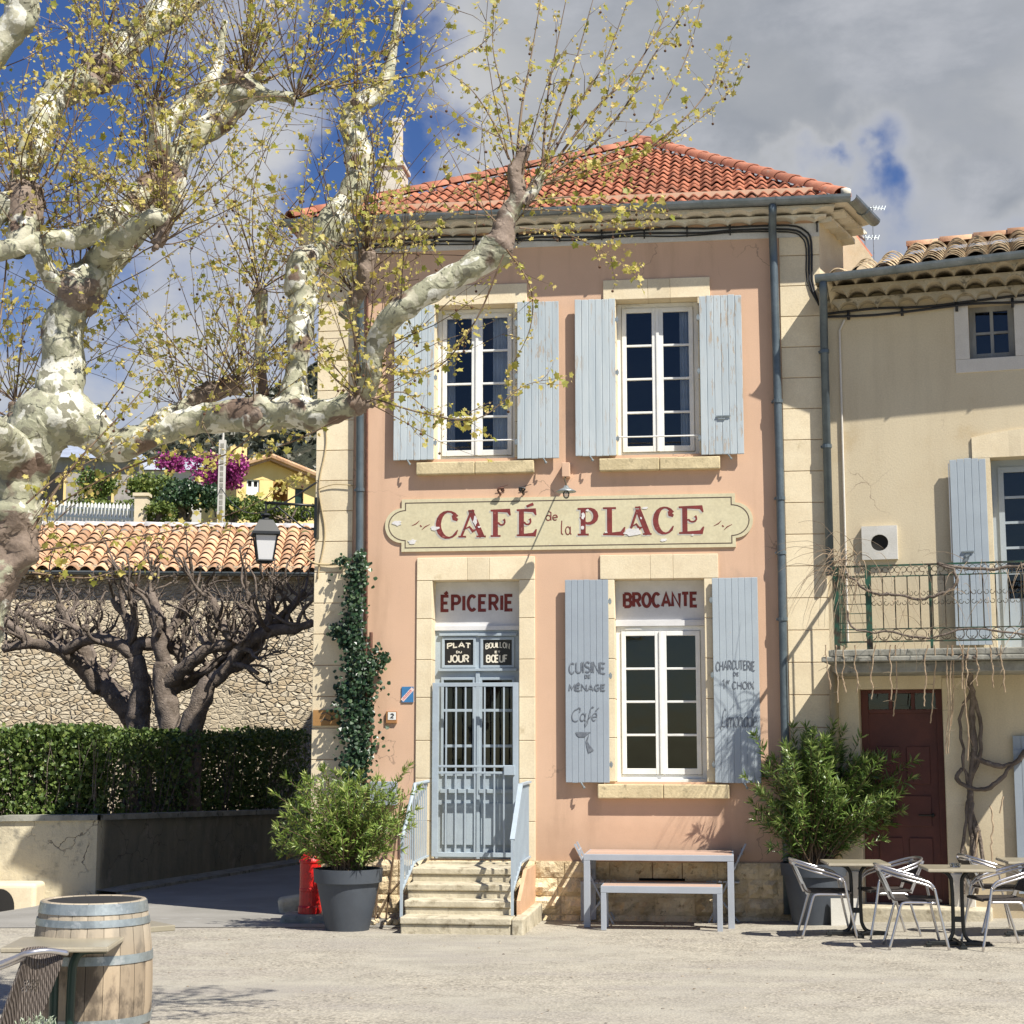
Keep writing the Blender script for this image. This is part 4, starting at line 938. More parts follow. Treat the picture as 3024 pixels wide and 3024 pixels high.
def ridge_tiles(mb, p, q, r, n=7, L=.36):
    p = Vector(p); q = Vector(q); d = q-p; T = d.length; d.normalize(); sd2 = d.cross(Vector((0, 0, 1))).normalized(); up = sd2.cross(d); k = int(T/L)
    for i in range(k+1):
        a = p+d*(i*L); b = a+d*(L*1.12); ra_, rb2 = r*1.10, r*.88; t = rnd.random(); vs = []; jj = rnd.uniform(-.012, .012)
        for j in range(n+1):
            th = math.pi*j/n
            for c, rr, z in ((a, ra_-.014, 0), (a, ra_, 0), (b, rb2, 0)): vs.append(c+sd2*(math.cos(th)*rr+jj)+up*(math.sin(th)*rr*.85-.02))
        mb.add(vs, [(3*j+q2, 3*j+3+q2, 3*j+4+q2, 3*j+1+q2) for j in range(n) for q2 in range(2)], t)
mb = MB(); ridge_tiles(mb, eR+Vector((-.05, .02, .04)), apex+Vector((0, 0, .03)), .115); ridge_tiles(mb, eL+Vector((.05, .02, .04)), apex+Vector((0, 0, .03)), .10); ridge_tiles(mb, apex, rb_, .1)
mb.build('ridge_tiles', M_ridge, cafe, smooth=True)
mb = MB(); mb.blob(eR+Vector((-.02, -.02, .045)), .07, 10, 8, .5, 12, (1, .6, .8)); mb.build('mortar_cap', M_cornice, cafe, smooth=True)
mb = MB(); PW = [locA((q.x, q.y))+(q.z,) for q in (at(2425, 640, 21.6), at(2484, 650, 21.6), at(2530, 700, 21.6), at(2572, 756, 21.6), at(2572, 800, 21.6), at(2425, 800, 21.6))]
n = len(PW); vs = [Vector(q) for q in PW]+[Vector(q)+Vector((.1, .35, 0)) for q in PW]; mb.add(vs, [tuple(reversed(range(n))), tuple(range(n, 2*n))]+[(i, (i+1) % n, (i+1) % n+n, i+n) for i in range(n)]); mb.build('rear_wall', M_wallB, cafe, recalc=True)
mb = MB(); mb.tube([Vector(PW[1])+Vector((0, .15, .02)), Vector(PW[2])+Vector((0, .15, .02)), Vector(PW[3])+Vector((0, .15, .02))], .05, 6, lump=.3, lf=12); mb.build('verge_mortar', M_ridge, cafe)
# ---- chimney with tall pale vent
ch = MB(); cu0, cz0 = FA.at(1125, 583, -3.4); cu1, cz1 = FA.at(1196, 505, -3.4); ch.box(cu0, cu1, 3.2, 3.65, cz0-.5, cz1); ch.box(cu0-.03, cu1+.03, 3.17, 3.68, cz1, cz1+.06)
co = ch.build('chimney', M_cornice, cafe, bevel=.01); v = MB(); vu0, vz0 = FA.at(1160, 505, -3.4); vu1, vz1 = FA.at(1187, 352, -3.4); v.box(vu0, vu1, 3.35, 3.5, cz1+.06, vz1-.08); v.box(vu0-.01, vu1+.01, 3.33, 3.52, vz1-.08, vz1); v.build('flue', M_stonew, co, bevel=.01)
# ---- downpipes, cables
def pipe(pts, r, name, mat, parent, collars=(), brk=()):
    mb = MB(); mb.tube(pts, r, 12); o = mb.build(name, mat, parent, smooth=True)
    for z in collars:
        p = Vector(pts[-1]); 
        for a, b in zip(pts, pts[1:]):
            if min(a[2], b[2]) <= z <= max(a[2], b[2]): t_ = (z-a[2])/((b[2]-a[2]) or 1); p = Vector(a).lerp(Vector(b), t_)
        c_ = MB(); c_.tube([p-Vector((0, 0, .02)), p+Vector((0, 0, .02))], r*1.22, 12); c_.box(p.x-r*1.5, p.x-r*.6, p.y-.008, p.y+.07, p.z-.01, p.z+.01); c_.build('collar', mat, o)
    return o
up_, zp_ = U(2290, 1000, .09), 0
pipe([(U(2281, 600, .3), -gw+.0, gz1-.06), (U(2281, 618, .3), -gw+.05, gz1-.18), (U(2281, 680, .12), -.11, z_frz1-.02), (up_, -.09, Z(760, 2290, .09)), (U(2303, 1400, .09), -.09, Z(1400, 2303, .09)), (U(2318, 2160, .09), -.09, Z(2160, 2318, .09)), (U(2325, 2640, .09), -.09, Z(2700, 2325, .09))],
     .047, 'downpipe', M_pipe, cafe, collars=(Z(1190, 2300), Z(1475, 2305), Z(1635, 2310), Z(1830, 2315)))
pipe([(U(1062, 700, .3), -gw+.0, gz_l-.05), (U(1062, 720, .12), -.2, gz_l-.25), (U(1064, 760, .1), -.09, z_frz-.05), (U(1062, 1600, .09), -.09, Z(1600, 1062, .09)), (U(1056, 2660, .09), -.09, Z(2660, 1056, .09))], .045, 'downpipe', M_pipe, cafe, collars=(Z(1450, 1062), Z(1100, 1062)))
mb = MB(); mb.tube([(U(1084, 900), -.02, z_frz), (U(1084, 1700), -.02, Z(1700, 1084)), (U(1080, 2330), -.02, Z(2330, 1080))], .016, 6); mb.tube([(U(1098, 1868), -.04, Z(1868, 1098)), (U(1096, 2200), -.04, Z(2200, 1096))], .02, 8); mb.build('rusty_conduit', M_rust, cafe)
mb = MB(); zc_ = z_frz+.10
for k, (dy, dz) in enumerate(((-.03, .05), (-.035, .0), (-.03, -.03))):
    pts = [(uL+.1, dy, zc_+dz)]
    for i in range(1, 14): pts.append((uL+(uR-.55-uL)*i/14, dy, zc_+dz+.012*math.sin(i*1.9+k)))
    pts += [(uR-.35, dy, zc_+dz-.01), (uR-.16-.02*k, dy, zc_+dz-.08), (uR-.09-.03*k, dy, zc_+dz-.22), (uR-.09-.03*k, dy, Z(830, 2420)), (uR-.02, dy-.02, Z(905, 2420))]
    mb.tube(catmull(pts, 3), .012 if k < 2 else .008, 6)
for i in range(12): x = uL+.4+i*.5; mb.box(x, x+.015, -.05, .0, zc_-.05, zc_+.07)
mb.build('cable', M_cable, cafe, smooth=True)
mb = MB(); pts = [(U(965, 1200)-.03+.04*math.sin(i*.9), -.035, Z(1230+i*40, 965)) for i in range(0, 13)]; mb.tube(catmull(pts, 3), .009, 6)
mb.tube(catmull([(U(940, 1470), -.04, Z(1447, 940)), (U(990, 1420), -.05, Z(1432, 1000)), (U(1050, 1420), -.05, Z(1436, 1050))], 4), .006, 5)
mb.tube(catmull([(U(925, 1560), -.04, Z(1625, 925)), (U(905, 1620), -.15, Z(1640, 905)), (U(935, 1640), -.05, Z(1665, 935)), (U(990, 1655), -.05, Z(1668, 990)), (U(1030, 1640), -.05, Z(1660, 1030))], 5), .012, 6)
mb.build('cable', M_tanpipe, cafe, smooth=True)
def onA(o): o.matrix_world = Matrix.Translation((FA.o.x, FA.o.y, 0)) @ Matrix.Rotation(-FA.a, 4, 'Z'); return o
# ---- wall lamp over the sign
wl = FA.empty('wall_lamp'); lu, lz = FA.at(1672, 1450, .50); bu, bz = FA.at(1672, 1400, .06)
mb = MB(); mb.box(bu-.045, bu+.045, -.12, -.001, Z(1410, 1672, .06), Z(1368, 1672, .06)); b0 = mb.build('junction_box', M_pink, wl, bevel=.006)
mb = MB(); mb.tube(catmull([(bu, -.10, Z(1408, 1672, .1)), (bu-.01, -.14, Z(1416, 1672, .1)), (lu, -.47, lz+.07), (lu, -.5, lz+.03)], 5), .009, 7); mb.build('arm', M_iron, wl)
mb = MB(); mb.lathe([(.025, .06), (.03, .04), (.07, .02), (.115, -.005), (.112, -.012), (.06, .008), (.02, .02)], 24, (lu, -.50, lz)); mb.build('lamp_shade', M_hoop, wl, smooth=True)
mb = MB(); mb.blob((lu, -.50, lz-.04), .038, 12, 9, 0, 1, (1, 1, 1.3)); mb.build('bulb', M_glass, wl, smooth=True)
tag(wl, 'small disc-shaded wall lamp on an arm above the painted café sign', 'lamp')
for i, (x, y, dx) in enumerate(((1476, 1450, 1), (1545, 1448, -1))):
    iu, iz = FA.at(x, y, .08); mb = MB(); mb.tube(catmull([(iu, 0, iz-.03), (iu-.01, -.05, iz-.02), (iu-.02*dx, -.09, iz+.02), (iu+.05*dx, -.10, iz+.03)], 4), .012, 6); mb.blob((iu+.03*dx, -.08, iz+.01), .026, 8, 6, .3, 20); mb.tube([(iu-.03, -.03, iz+.045), (iu+.09, -.04, iz+.075)], .004, 4)
    o = onA(mb.build('wire_holder', M_rust if i == 0 else M_blackmet))
    tag(o, ['left pinkish twisted wire holder above the CAFÉ lettering', 'right black hooked wire holder above the CAFÉ lettering'][i], 'wire holder')
# ---- small plates
pl = FA.empty('enamel_plate'); r = rectA(1187, 1221.5, 2028, 2074); mb = MB(); mb.box(r[0], r[1], -.014, -.001, r[2], r[3]); mb.build('plate', pm('blue_enamel', (.05, .20, .42), rough=.4, bump=0), pl)
mb = MB(); f = wallfn(-.0); ribbon(mb, [(r[0]+.005, r[2]+.02), (r[1]-.005, r[3]-.02)], .042, wallfn(-.0), .0145, .0158); mb.build('diagonal_band', pm('pale_pink_band', (.78, .62, .58), bump=0), pl)
mb = MB(); d = Vector((r[1]-r[0]-.01, r[3]-r[2]-.04)); L_ = d.length; d.normalize(); nn = Vector((-d.y, d.x))
for i in range(9):
    p = Vector((r[0]+.005, r[2]+.02))+d*(L_*(.10+.09*i)); ribbon(mb, [tuple(p-nn*.012), tuple(p+nn*.012)], .006, wallfn(0), .016, .0170); 
    if i % 2: ribbon(mb, [tuple(p+nn*.01), tuple(p+nn*.01+d*.012)], .005, wallfn(0), .0172, .0178)
mb.build('lettering', pm('bright_red_paint', (.65, .03, .02), bump=0), pl)
tag(pl, 'small blue enamel plate with a red-lettered diagonal band left of the gated door', 'sign')
pl = FA.empty('house_number'); r = rectA(1141, 1173, 2101, 2136); mb = MB(); mb.box(r[0], r[1], -.03, -.001, r[2], r[3]); mb.build('backing', pm('varnished_wood', (.36, .17, .06), bump=0, rough=.5), pl, bevel=.004)
mb = MB(); mb.box(r[0]+.025, r[1]-.008, -.033, -.029, r[2]+.04, r[3]-.008); mb.build('plate', M_white, pl)
mb = MB(); text_ribbons(mb, '2', r[0]+.05, r[1]-.03, r[2]+.055, r[3]-.022, .014, wallfn(-.033)); mb.build('lettering', M_cable, pl); tag(pl, 'house number 2 on a little brown wooden plaque', 'sign')
pl = FA.empty('wooden_plaque'); r = rectA(927, 1003, 2097, 2143); mb = MB(); mb.box(r[0], r[1], -.045, -.021, r[2], r[3]); mb.build('board', pm('orange_brown_board', (.42, .23, .08), (.34, .18, .06), bump=.1), pl)
mb = MB(); f = wallfn(-.045); W_ = r[1]-r[0]; H_ = r[3]-r[2]
ribbon(mb, [(r[0]+W_*.3, r[2]+H_*.75), (r[0]+W_*.5, r[2]+H_*.85), (r[0]+W_*.75, r[2]+H_*.6), (r[0]+W_*.9, r[2]+H_*.75)], .01, f, 0, .002); ribbon(mb, [(r[0]+W_*.3, r[2]+H_*.25), (r[0]+W_*.45, r[2]+H_*.5), (r[0]+W_*.6, r[2]+H_*.3), (r[0]+W_*.85, r[2]+H_*.45)], .012, f, 0, .0024)
mb.build('carving', M_fig, pl); tag(pl, 'orange-brown carved plaque on the left corner stones beside the ivy', 'plaque')
mbx = FA.empty('letter_box'); r = rectA(1095, 1170, 2308, 2378, .1); mb = MB(); mb.box(r[0], r[1], -.16, -.001, r[2], r[3]); mb.build('casing', M_bluesh, mbx, bevel=.008); mb = MB(); mb.box(r[0]+.03, r[1]-.03, -.164, -.155, r[3]-.08, r[3]-.05); mb.build('flap', M_greymet, mbx); tag(mbx, 'grey-blue letter box on the pink wall behind the left oleander', 'letter box')
# ---- steps
st = FA.empty('stone_steps'); mb = MB(); W_ = [.85, 1.19, 1.52, 1.85]
ws = W_; fr_ = [(1215, 1510, 2564), (1201, 1509, 2612), (1193, 1508, 2661), (1180, 1509, 2711)]
tops = []
for (x0, x1, y), w in zip(fr_, ws): tops.append((U(x0, y, w), U(x1, y, w), Z(y, 1370, w)))
uc0, uc1 = tops[0][0], tops[3][1]
prev = 0.0
names = []
for i, ((a, b, z), w) in enumerate(zip(tops, ws)):
    zz = tops[i+1][2] if i < 3 else -.3
    inner = 0 if i == 0 else ws[i-1]-.03
    mb = MB(); mb.box(a, b, -w, -inner-.0, z-.07, z, .5)                         # tread slab with nosing
    mb.box(a+.006, b-.004, -w+.02, -inner+(.0 if i else 0), zz-.02, z-.071, .5)
    o = mb.build('step', M_step, st, bevel=.014, seg=3)
mb = MB(); u2 = U(1545, 2703, 1.85); z1_ = tops[3][2]-.003; u3 = U(1600, 2664, .05)
mb.box(tops[3][1]+.004, u2, -1.85, -.05, -.3, z1_); mb.build('end_block', M_step, st, bevel=.02, seg=3)
mb = MB(); poly = [(-.03, z1_-.02), (-1.42, z1_-.02), (-1.42, tops[2][2]-.0), (-.85, tops[0][2]-.01), (-.03, tops[0][2]-.01)]
vs = [Vector((tops[3][1]+.004, y, z)) for y, z in poly]+[Vector((tops[3][1]+.045, y, z)) for y, z in poly]; n = len(poly)
mb.add(vs, [tuple(range(n)), tuple(reversed(range(n, 2*n)))]+[(i, i+n, (i+1) % n+n, (i+1) % n) for i in range(n)]); mb.build('cheek_wall', M_sideor, st, recalc=True)
tag(st, 'four worn cream stone steps up to the gated door', 'steps')
# ---- handrails
def handrail(u, w_top, w_end, ztop, zfront_top, zfoot_front, z_lb, z_lm, name, lab, flat=False):
    root = FA.empty(name); wl_, w2, w3 = .04, .86, 1.56
    z_rail_front = zfront_top
    mb = MB(); pts = [(u, -wl_, ztop), (u, -w2, ztop-.01), (u, -w3, z_rail_front)]
    if flat: 
        for p, q in zip(pts, pts[1:]): mb.beam(p, q, .05, .022, tint=.5)
    else: mb.tube(pts, .021, 8)
    mb.build('handrail_top', M_blue, root)
    mb = MB(); lo_ = [(u, -wl_, z_lb), (u, -w2, z_lb-.01), (u, -w3, z_lm)]
    for p, q in zip(lo_, lo_[1:]): mb.beam(p, q, .03, .02)
    mb.build('bottom_rail', M_blue, root)
    mb = MB(); mb.box(u-.014, u+.014, -w3-.014, -w3+.014, zfoot_front, z_rail_front); mb.build('post', M_blue, root)
    n = 13
    for i in range(1, n):
        w = wl_+(w3-wl_)*i/n
        def zi(a, b, c): return a if w < w2 else a+(c-a)*(w-w2)/(w3-w2)
        mb = MB(); mb.box(u-.007, u+.007, -w-.007, -w+.007, zi(z_lb, 0, z_lm), zi(ztop, 0, z_rail_front)); mb.build('baluster', M_blue, root)
    tag(root, lab, 'railing', 'blue-grey railings beside the café steps')
uRr = U(1513, 2600, 1.56); zt_ = Z(2309, 1553, .04); 
zf = Z(2480, 1513, 1.56); zft = tops[3][2]; zlb = Z(2530, 1553, .04); zlm = Z(2632, 1513, 1.56)
handrail(uRr, 0, 0, zt_, zf, zft, zlb, zlm, 'step_railing', 'right-hand blue-grey railing of the steps, above the orange cheek wall', True)
uLr = U(1186, 2600, 1.56)
handrail(uLr, 0, 0, zt_, zf, zft-.03, zlb, zlm, 'step_railing', 'left-hand blue-grey railing of the steps, beside the oleander leaves')

# ---- street lantern on its bracket
ln = FA.empty('street_lantern'); w = .12
lu, lz = FA.at(784, 1580, w); pu = U(934, 1530, .03)
mb = MB(); mb.box(pu-.0, pu+.035, -w-.02, -.02, Z(1591, 934, .05), Z(1472, 934, .05)); mb.build('wall_bar', M_blackmet, ln)
mb = MB(); az = Z(1490, 850, w); mb.tube([(pu, -w, az-.02), (lu-.02, -w, az+.03)], .016, 8)
def scroll(mb, c, r, t0, t1, rr=.008):
    pts = []
    for i in range(22):
        a = R(t0+(t1-t0)*i/21); q = r*(1-.75*i/21); pts.append((c[0]+q*math.cos(a), -w, c[1]+q*math.sin(a)))
    mb.tube(pts, rr, 6)
mb.tube(catmull([(pu, -w, az-.30), (pu-.12, -w, az-.28), (pu-.30, -w, az-.14), (lu+.12, -w, az-.01)], 5), .010, 6)
scroll(mb, (pu-.11, az-.13), .075, -60, 420); scroll(mb, (lu+.14, az-.06), .045, 240, -200)
mb.build('bracket', M_blackmet, ln, smooth=True)
zr0, zr1 = Z(1580, 784, w), Z(1535, 784, w); zb = Z(1657, 784, w)
mb = MB(); mb.tube([(lu, -w, az+.05), (lu, -w, zr1+.06)], .012, 8); mb.lathe([(.0, az-zr1+.10), (.022, az-zr1+.08), (.0, az-zr1+.04)], 10, (lu, -w, zr1)); mb.lathe([(.02, .08), (.06, .07), (.065, .05), (.035, .03), (.05, .0)], 12, (lu, -w, zr1)); mb.build('finial', M_blackmet, ln)
mb = MB(); S4 = dict(n=4, a0=math.pi/4+.35)
mb.lathe([(.10, zr1), (.115, zr1-.01), (.225, zr0+.03), (.23, zr0), (.19, zr0-.012)], c=(lu, -w, 0), **S4); mb.build('lamp_roof', M_blackmet, ln)
mb = MB()
for k in range(4):
    a = math.pi/4+.35+k*math.pi/2; mb.beam((lu+.185*math.cos(a), -w+.185*math.sin(a), zr0-.01), (lu+.125*math.cos(a), -w+.125*math.sin(a), zb), .014, .014)
mb.lathe([(.135, zb+.012), (.14, zb), (.11, zb-.012), (.03, zb-.03)], c=(lu, -w, 0), **S4); mb.build('cage', M_blackmet, ln)
mb = MB(); mb.lathe([(.17, zr0-.014), (.118, zb+.014)], c=(lu, -w, 0), **S4); mb.build('lamp_glass', M_lamp, ln)
tag(ln, 'black four-sided street lantern with frosted panes on a scrolled bracket at the left corner', 'lantern')
# ================================================================== THE CREAM HOUSE ON THE RIGHT
hb = FB.empty('cream_house'); tag(hb, 'cream rendered house on the right with an iron balcony, red-brown door and tiled roof', 'house')
def rectB(x0, x1, yt, yb, w=0.0):
    xm = (x0+x1)/2; ym = (yt+yb)/2; return UB(x0, ym, w), UB(x1, ym, w), ZB(yb, xm, w), ZB(yt, xm, w)
BW = 7.2
smw = rectB(2861, 2996, 893, 1056); bdo = rectB(2545, 2792, 2035, 2672); ufd = rectB(2935, 3120, 1347, 1912)
zEB = ZB(905, 2700)
mb = MB(); wall_holes(mb, 0, BW, -.5, zEB+.35, [smw, bdo, ufd]); mb.add([Vector((BW, 0, -.5)), Vector((BW, 6, -.5)), Vector((BW, 6, zEB+.3)), Vector((BW, 0, zEB+.3))], [(0, 1, 2, 3)])
for h in (smw, bdo, ufd):
    a, b, c, d = h; D = .26
    mb.add([Vector((a, 0, c)), Vector((a, D, c)), Vector((a, D, d)), Vector((a, 0, d))], [(0, 1, 2, 3)]); mb.add([Vector((b, 0, c)), Vector((b, D, c)), Vector((b, D, d)), Vector((b, 0, d))], [(3, 2, 1, 0)])
    mb.add([Vector((a, 0, d)), Vector((b, 0, d)), Vector((b, D, d)), Vector((a, D, d))], [(0, 1, 2, 3)]); mb.add([Vector((a, 0, c)), Vector((b, 0, c)), Vector((b, D, c)), Vector((a, D, c))], [(3, 2, 1, 0)])
mb.build('wall', M_wallB, hb)
# small four-pane window with pale stone frame
so_ = rectB(2819, 3040, 868, 1096); mb = MB(); P = .012
mb.box(so_[0], smw[0], -P, .2, smw[2]+.0, smw[3]); mb.box(smw[1], so_[1], -P, .2, smw[2], smw[3]); mb.box(so_[0], so_[1], -P-.001, .2, smw[3]+.002, so_[3]); mb.box(so_[0], so_[1], -P-.001, .2, so_[2], smw[2]-.002); mb.build('window_surround', M_stonew, hb, bevel=.004)
mb = MB(); a, b, c, d = smw; y = .18; f = .07
mb.box(a, a+f, y, y+.05, c, d); mb.box(b-f, b, y, y+.05, c, d); mb.box(a+f, b-f, y, y+.05, d-f*.8, d); mb.box(a+f, b-f, y, y+.05, c, c+f*1.3)
mb.box((a+b)/2-.018, (a+b)/2+.018, y+.005, y+.04, c+f*1.3, d-f*.8); zm = (c+d)/2+.01; mb.box(a+f, (a+b)/2-.019, y+.006, y+.04, zm-.014, zm+.014); mb.box((a+b)/2+.019, b-f, y+.006, y+.04, zm-.014, zm+.014)
w_ = mb.build('window', M_oldwood, hb); g = MB(); g.add([Vector((a, y+.03, c)), Vector((b, y+.03, c)), Vector((b, y+.03, d)), Vector((a, y+.03, d))], [(0, 1, 2, 3)]); g.build('glass', M_glass, w_)
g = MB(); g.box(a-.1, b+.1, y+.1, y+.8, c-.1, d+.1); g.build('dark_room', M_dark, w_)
# eaves: three scalloped courses, gutter, tiled roof
mb = MB(); h1 = .115
for k in range(3): genoise(mb, (-.0, 0), (BW, 0), (0, -1), zEB+h1*k, 0, .15*(k+1), h1, pitch=.215, ph=.5*k, arch=.078)
mb.build('cornice', M_genB, hb, recalc=True)
gwB = .53; gl_ = FB.at(2405, 812, gwB+.07); gr_ = FB.at(3024, 738, gwB+.07); zgB = max(zEB+.36, gl_[1]); sl_ = (gr_[1]-gl_[1])/(gr_[0]-gl_[0])
zgf = lambda u: gl_[1]+sl_*(u-gl_[0])
gutter([(gl_[0], -gwB, zgf(gl_[0]), 0, -1), (BW, -gwB, zgf(BW), 0, -1)], .075, 'gutter', M_zinc, hb)
rgl = FB.at(2678, 735, -2.6); rgr = FB.at(3024, 690, -2.6)
p0 = Vector((gl_[0]+.12, -gwB+.02, zgf(gl_[0]+.12)+.0)); p1 = Vector((BW, -gwB+.02, zgf(BW))); q0 = Vector((rgl[0], 2.6, rgl[1])); q1 = Vector((rgr[0], 2.6, rgr[1]))
ud = (p1-p0).normalized(); slope = (q0-p0); sdir = slope-ud*slope.dot(ud); SLb = sdir.length; sdn = sdir.normalized(); ndb = ud.cross(sdn)
ushift = slope.dot(ud)
mb = MB(); segB = Seg(lambda s_: (ushift*s_/SLb, (p1-p0).length), SLb)
tile_slope(mb, p0, ud, sdn, ndb, segB, .25, .34, .05, samples=10, lip=.03, prof=lambda a_, x_: a_*(2*max(0, math.sin(math.pi*x_))**.75-1)); mb.build('roof', M_canal2, hb, smooth=True)
mb = MB(); dn = -ndb*.07; mb.add([p0+dn, p1+dn, p1+sdn*SLb+dn, p0+slope+dn, p1+sdn*SLb+Vector((0, 3, -1.2)), p0+slope+Vector((0, 3, -1.2))], [(0, 1, 2, 3), (3, 2, 4, 5)]); mb.build('roof_deck', M_canal2, hb)
mb = MB(); ridge_tiles(mb, p0+slope+Vector((0, 0, .02)), p1+sdn*SLb+Vector((0, 0, .02)), .11, L=.42); mb.build('ridge_tiles', M_canal, hb, smooth=True)
mb = MB(); mb.add([p0+dn, p0+slope+dn, Vector((p0.x+slope.x, 2.6, zEB)), Vector((p0.x, 0, zEB))], [(0, 1, 2, 3)]); mb.build('gable_edge', M_wallB, hb)
# cable bundle under the eaves, conduit, downpipe
mb = MB()
for k in range(2): mb.tube(catmull([(.05+i*.55, -.035-.01*k, zEB-.02-.05*k+.018*math.sin(i*2.1+k*2)+sl_*.55*i*.35) for i in range(13)], 3), .014, 6)
for i in range(11): x = .3+.6*i; mb.box(x, x+.03, -.05, 0, zEB-.10, zEB-.0)
mb.build('cable', M_cable, hb, smooth=True)
cu = UB(2488, 1300, .03); mb = MB(); mb.tube([(cu+.06, -.02, zEB-.1), (cu, -.02, zEB-.22), (cu, -.02, ZB(1900, 2490))], .012, 6); mb.build('conduit', M_stonew, hb)
du = UB(2439, 1200, .10)
pipe([(UB(2432, 850, .5), -gwB, zgf(0)-.05), (UB(2434, 880, .35), -gwB+.1, zgf(0)-.2), (du, -.10, zEB-.22), (UB(2449, 1600, .1), -.10, ZB(1700, 2450, .1))], .046, 'downpipe', M_pipe, hb, collars=(ZB(1038, 2440, .1), ZB(1318, 2445, .1)))
mb = MB(); mb.tube([(UB(2462, 1990, .1), -.10, ZB(1985, 2462, .1)), (UB(2464, 2300, .1), -.10, ZB(2600, 2464, .1))], .05, 12); mb.build('lower_downpipe', M_tanpipe, hb, smooth=True)
# white vent stone
r = rectB(2545, 2650, 1553, 1652, .05); cu, cz = (r[0]+r[1])/2, (r[2]+r[3])/2; R0 = .092; mb = MB(); n = 32
def sq(a): 
    c, s_ = math.cos(a), math.sin(a); k = 1/max(abs(c), abs(s_)); return Vector((cu+c*k*(r[1]-r[0])/2, -.055, cz+s_*k*(r[3]-r[2])/2))
angs = [2*math.pi*(i+.5)/n for i in range(n)]+[math.pi/4+math.pi/2*k for k in range(4)]; angs.sort()
outer = [sq(a) for a in angs]; inner = [Vector((cu+R0*math.cos(a)*1.04, -.055, cz+R0*math.sin(a))) for a in angs]; innb = [v+Vector((0, .22, 0)) for v in inner]; outb = [v+Vector((0, .055, 0)) for v in outer]
N_ = len(angs); vs = outer+inner+innb+outb
mb.add(vs, [f_ for i in range(N_) for j in ((i+1) % N_,) for f_ in ((i, j, N_+j, N_+i), (N_+i, N_+j, 2*N_+j, 2*N_+i), (j, i, 3*N_+i, 3*N_+j))]); mb.build('flue_stone', M_frieze, hb)
mb = MB(); mb.lathe([(R0*1.1, 0), (R0*1.1, .02)], 24, M=Matrix.Translation((cu, -.0, cz)) @ Matrix.Rotation(R(90), 4, 'X')); mb.build('flue_opening', M_dark, hb)
# red-brown door with transom lights under the balcony
mb = MB(); a, b, c, d = bdo; y = .2; ztr = ZB(2104, 2660, -.2)
mb.box(a, b, y, y+.05, c, ztr)
mb.box(a, a+.08, y-.02, y+.05, c, d); mb.box(b-.08, b, y-.02, y+.05, c, d); mb.box(a+.08, b-.08, y-.021, y+.05, ztr-.01, ztr+.035); mb.box(a+.08, b-.08, y-.02, y+.05, d-.04, d)
for k in (1, 2): x = a+.08+(b-a-.16)*k/3; mb.box(x-.02, x+.02, y-.015, y+.04, ztr+.035, d-.04)
for (x0, x1, z0, z1) in ((.18, .46, .62, .82), (.54, .82, .62, .82), (.18, .82, .40, .56), (.18, .46, .09, .34), (.54, .82, .09, .34)): mb.box(a+(b-a)*x0, a+(b-a)*x1, y-.018, y, c+(ztr-c)*z0, c+(ztr-c)*z1)
dd = mb.build('door', M_brown, hb, bevel=.006); g = MB(); g.add([Vector((a, y+.02, ztr)), Vector((b, y+.02, ztr)), Vector((b, y+.02, d)), Vector((a, y+.02, d))], [(0, 1, 2, 3)]); g.build('glass', M_glass, dd)
g = MB(); g.box(a-.1, b+.1, y+.06, y+.8, c-.1, d+.1); g.build('dark_room', M_dark, dd)
mb = MB(); mb.tube([(b-.16, y-.06, c+(ztr-c)*.46), (b-.30, y-.06, c+(ztr-c)*.46)], .010, 6); mb.blob((b-.15, y-.04, c+(ztr-c)*.46), .025, 8, 6, 0); mb.build('handle', M_blackmet, dd)
mb = MB(); mb.box(a-.30, a-.005, -.018, .1, c+.35, d+.12, .4); mb.box(b+.005, b+.26, -.018, .1, c+.35, d+.12, .6); mb.box(a-.004, b+.004, -.017, .1, d+.002, d+.16, .5); mb.build('door_surround', M_cream, hb, bevel=.006)
for x_ in (b+.02, a-.28): mb = MB(); mb.box(x_, x_+.26, -.05, .0, c-.3, c+.35); mb.build('door_plinth', M_stonew, hb, bevel=.01)
dsx = rectB(2500, 2870, 2672, 2712, .35); mb = MB(); mb.box(a-.25, b+.45, -.36, .2, -.3, c+.002); mb.build('doorstep', M_step, hb, bevel=.02, seg=3)
# french window above with shutter
fy = .22; a, b, c, d = ufd
mb = MB(); mb.box(a, a+.07, fy, fy+.05, c, d); mb.box(a+.07, b, fy, fy+.05, d-.08, d); mb.box(a+.07, b, fy, fy+.05, c, c+.55)
mb.box(a+.07, a+.13, fy-.02, fy+.03, c, d-.08); mb.box(a+.13, b, fy-.019, fy+.03, d-.14, d-.08)
for k in range(1, 5): z = c+.55+(d-.14-c-.55)*k/5; mb.box(a+.13, b, fy-.01, fy+.02, z-.014, z+.014)
w_ = mb.build('french_window', M_bluesh2, hb); g = MB(); g.add([Vector((a, fy+.01, c)), Vector((b, fy+.01, c)), Vector((b, fy+.01, d)), Vector((a, fy+.01, d))], [(0, 1, 2, 3)]); g.build('glass', M_glass, w_)
g = MB(); g.box(a-.1, b+.1, fy+.08, fy+.9, c-.1, d+.1); g.build('dark_room', M_dark, w_)
mb = MB(); mb.box(a-.19, a-.003, -.02, .1, c, d+.0, .4)
n = 8; vs = []; cx = a+.55
for i in range(n+1):
    x = a-.19+(b+.2-a+.19)*i/n; h = .11*(1-((x-cx)/.9)**2); vs += [Vector((x, -.02, d+.002-(.0 if i else 0))), Vector((x, -.02, d+.20+h)), Vector((x, .1, d+.002)), Vector((x, .1, d+.20+h))]
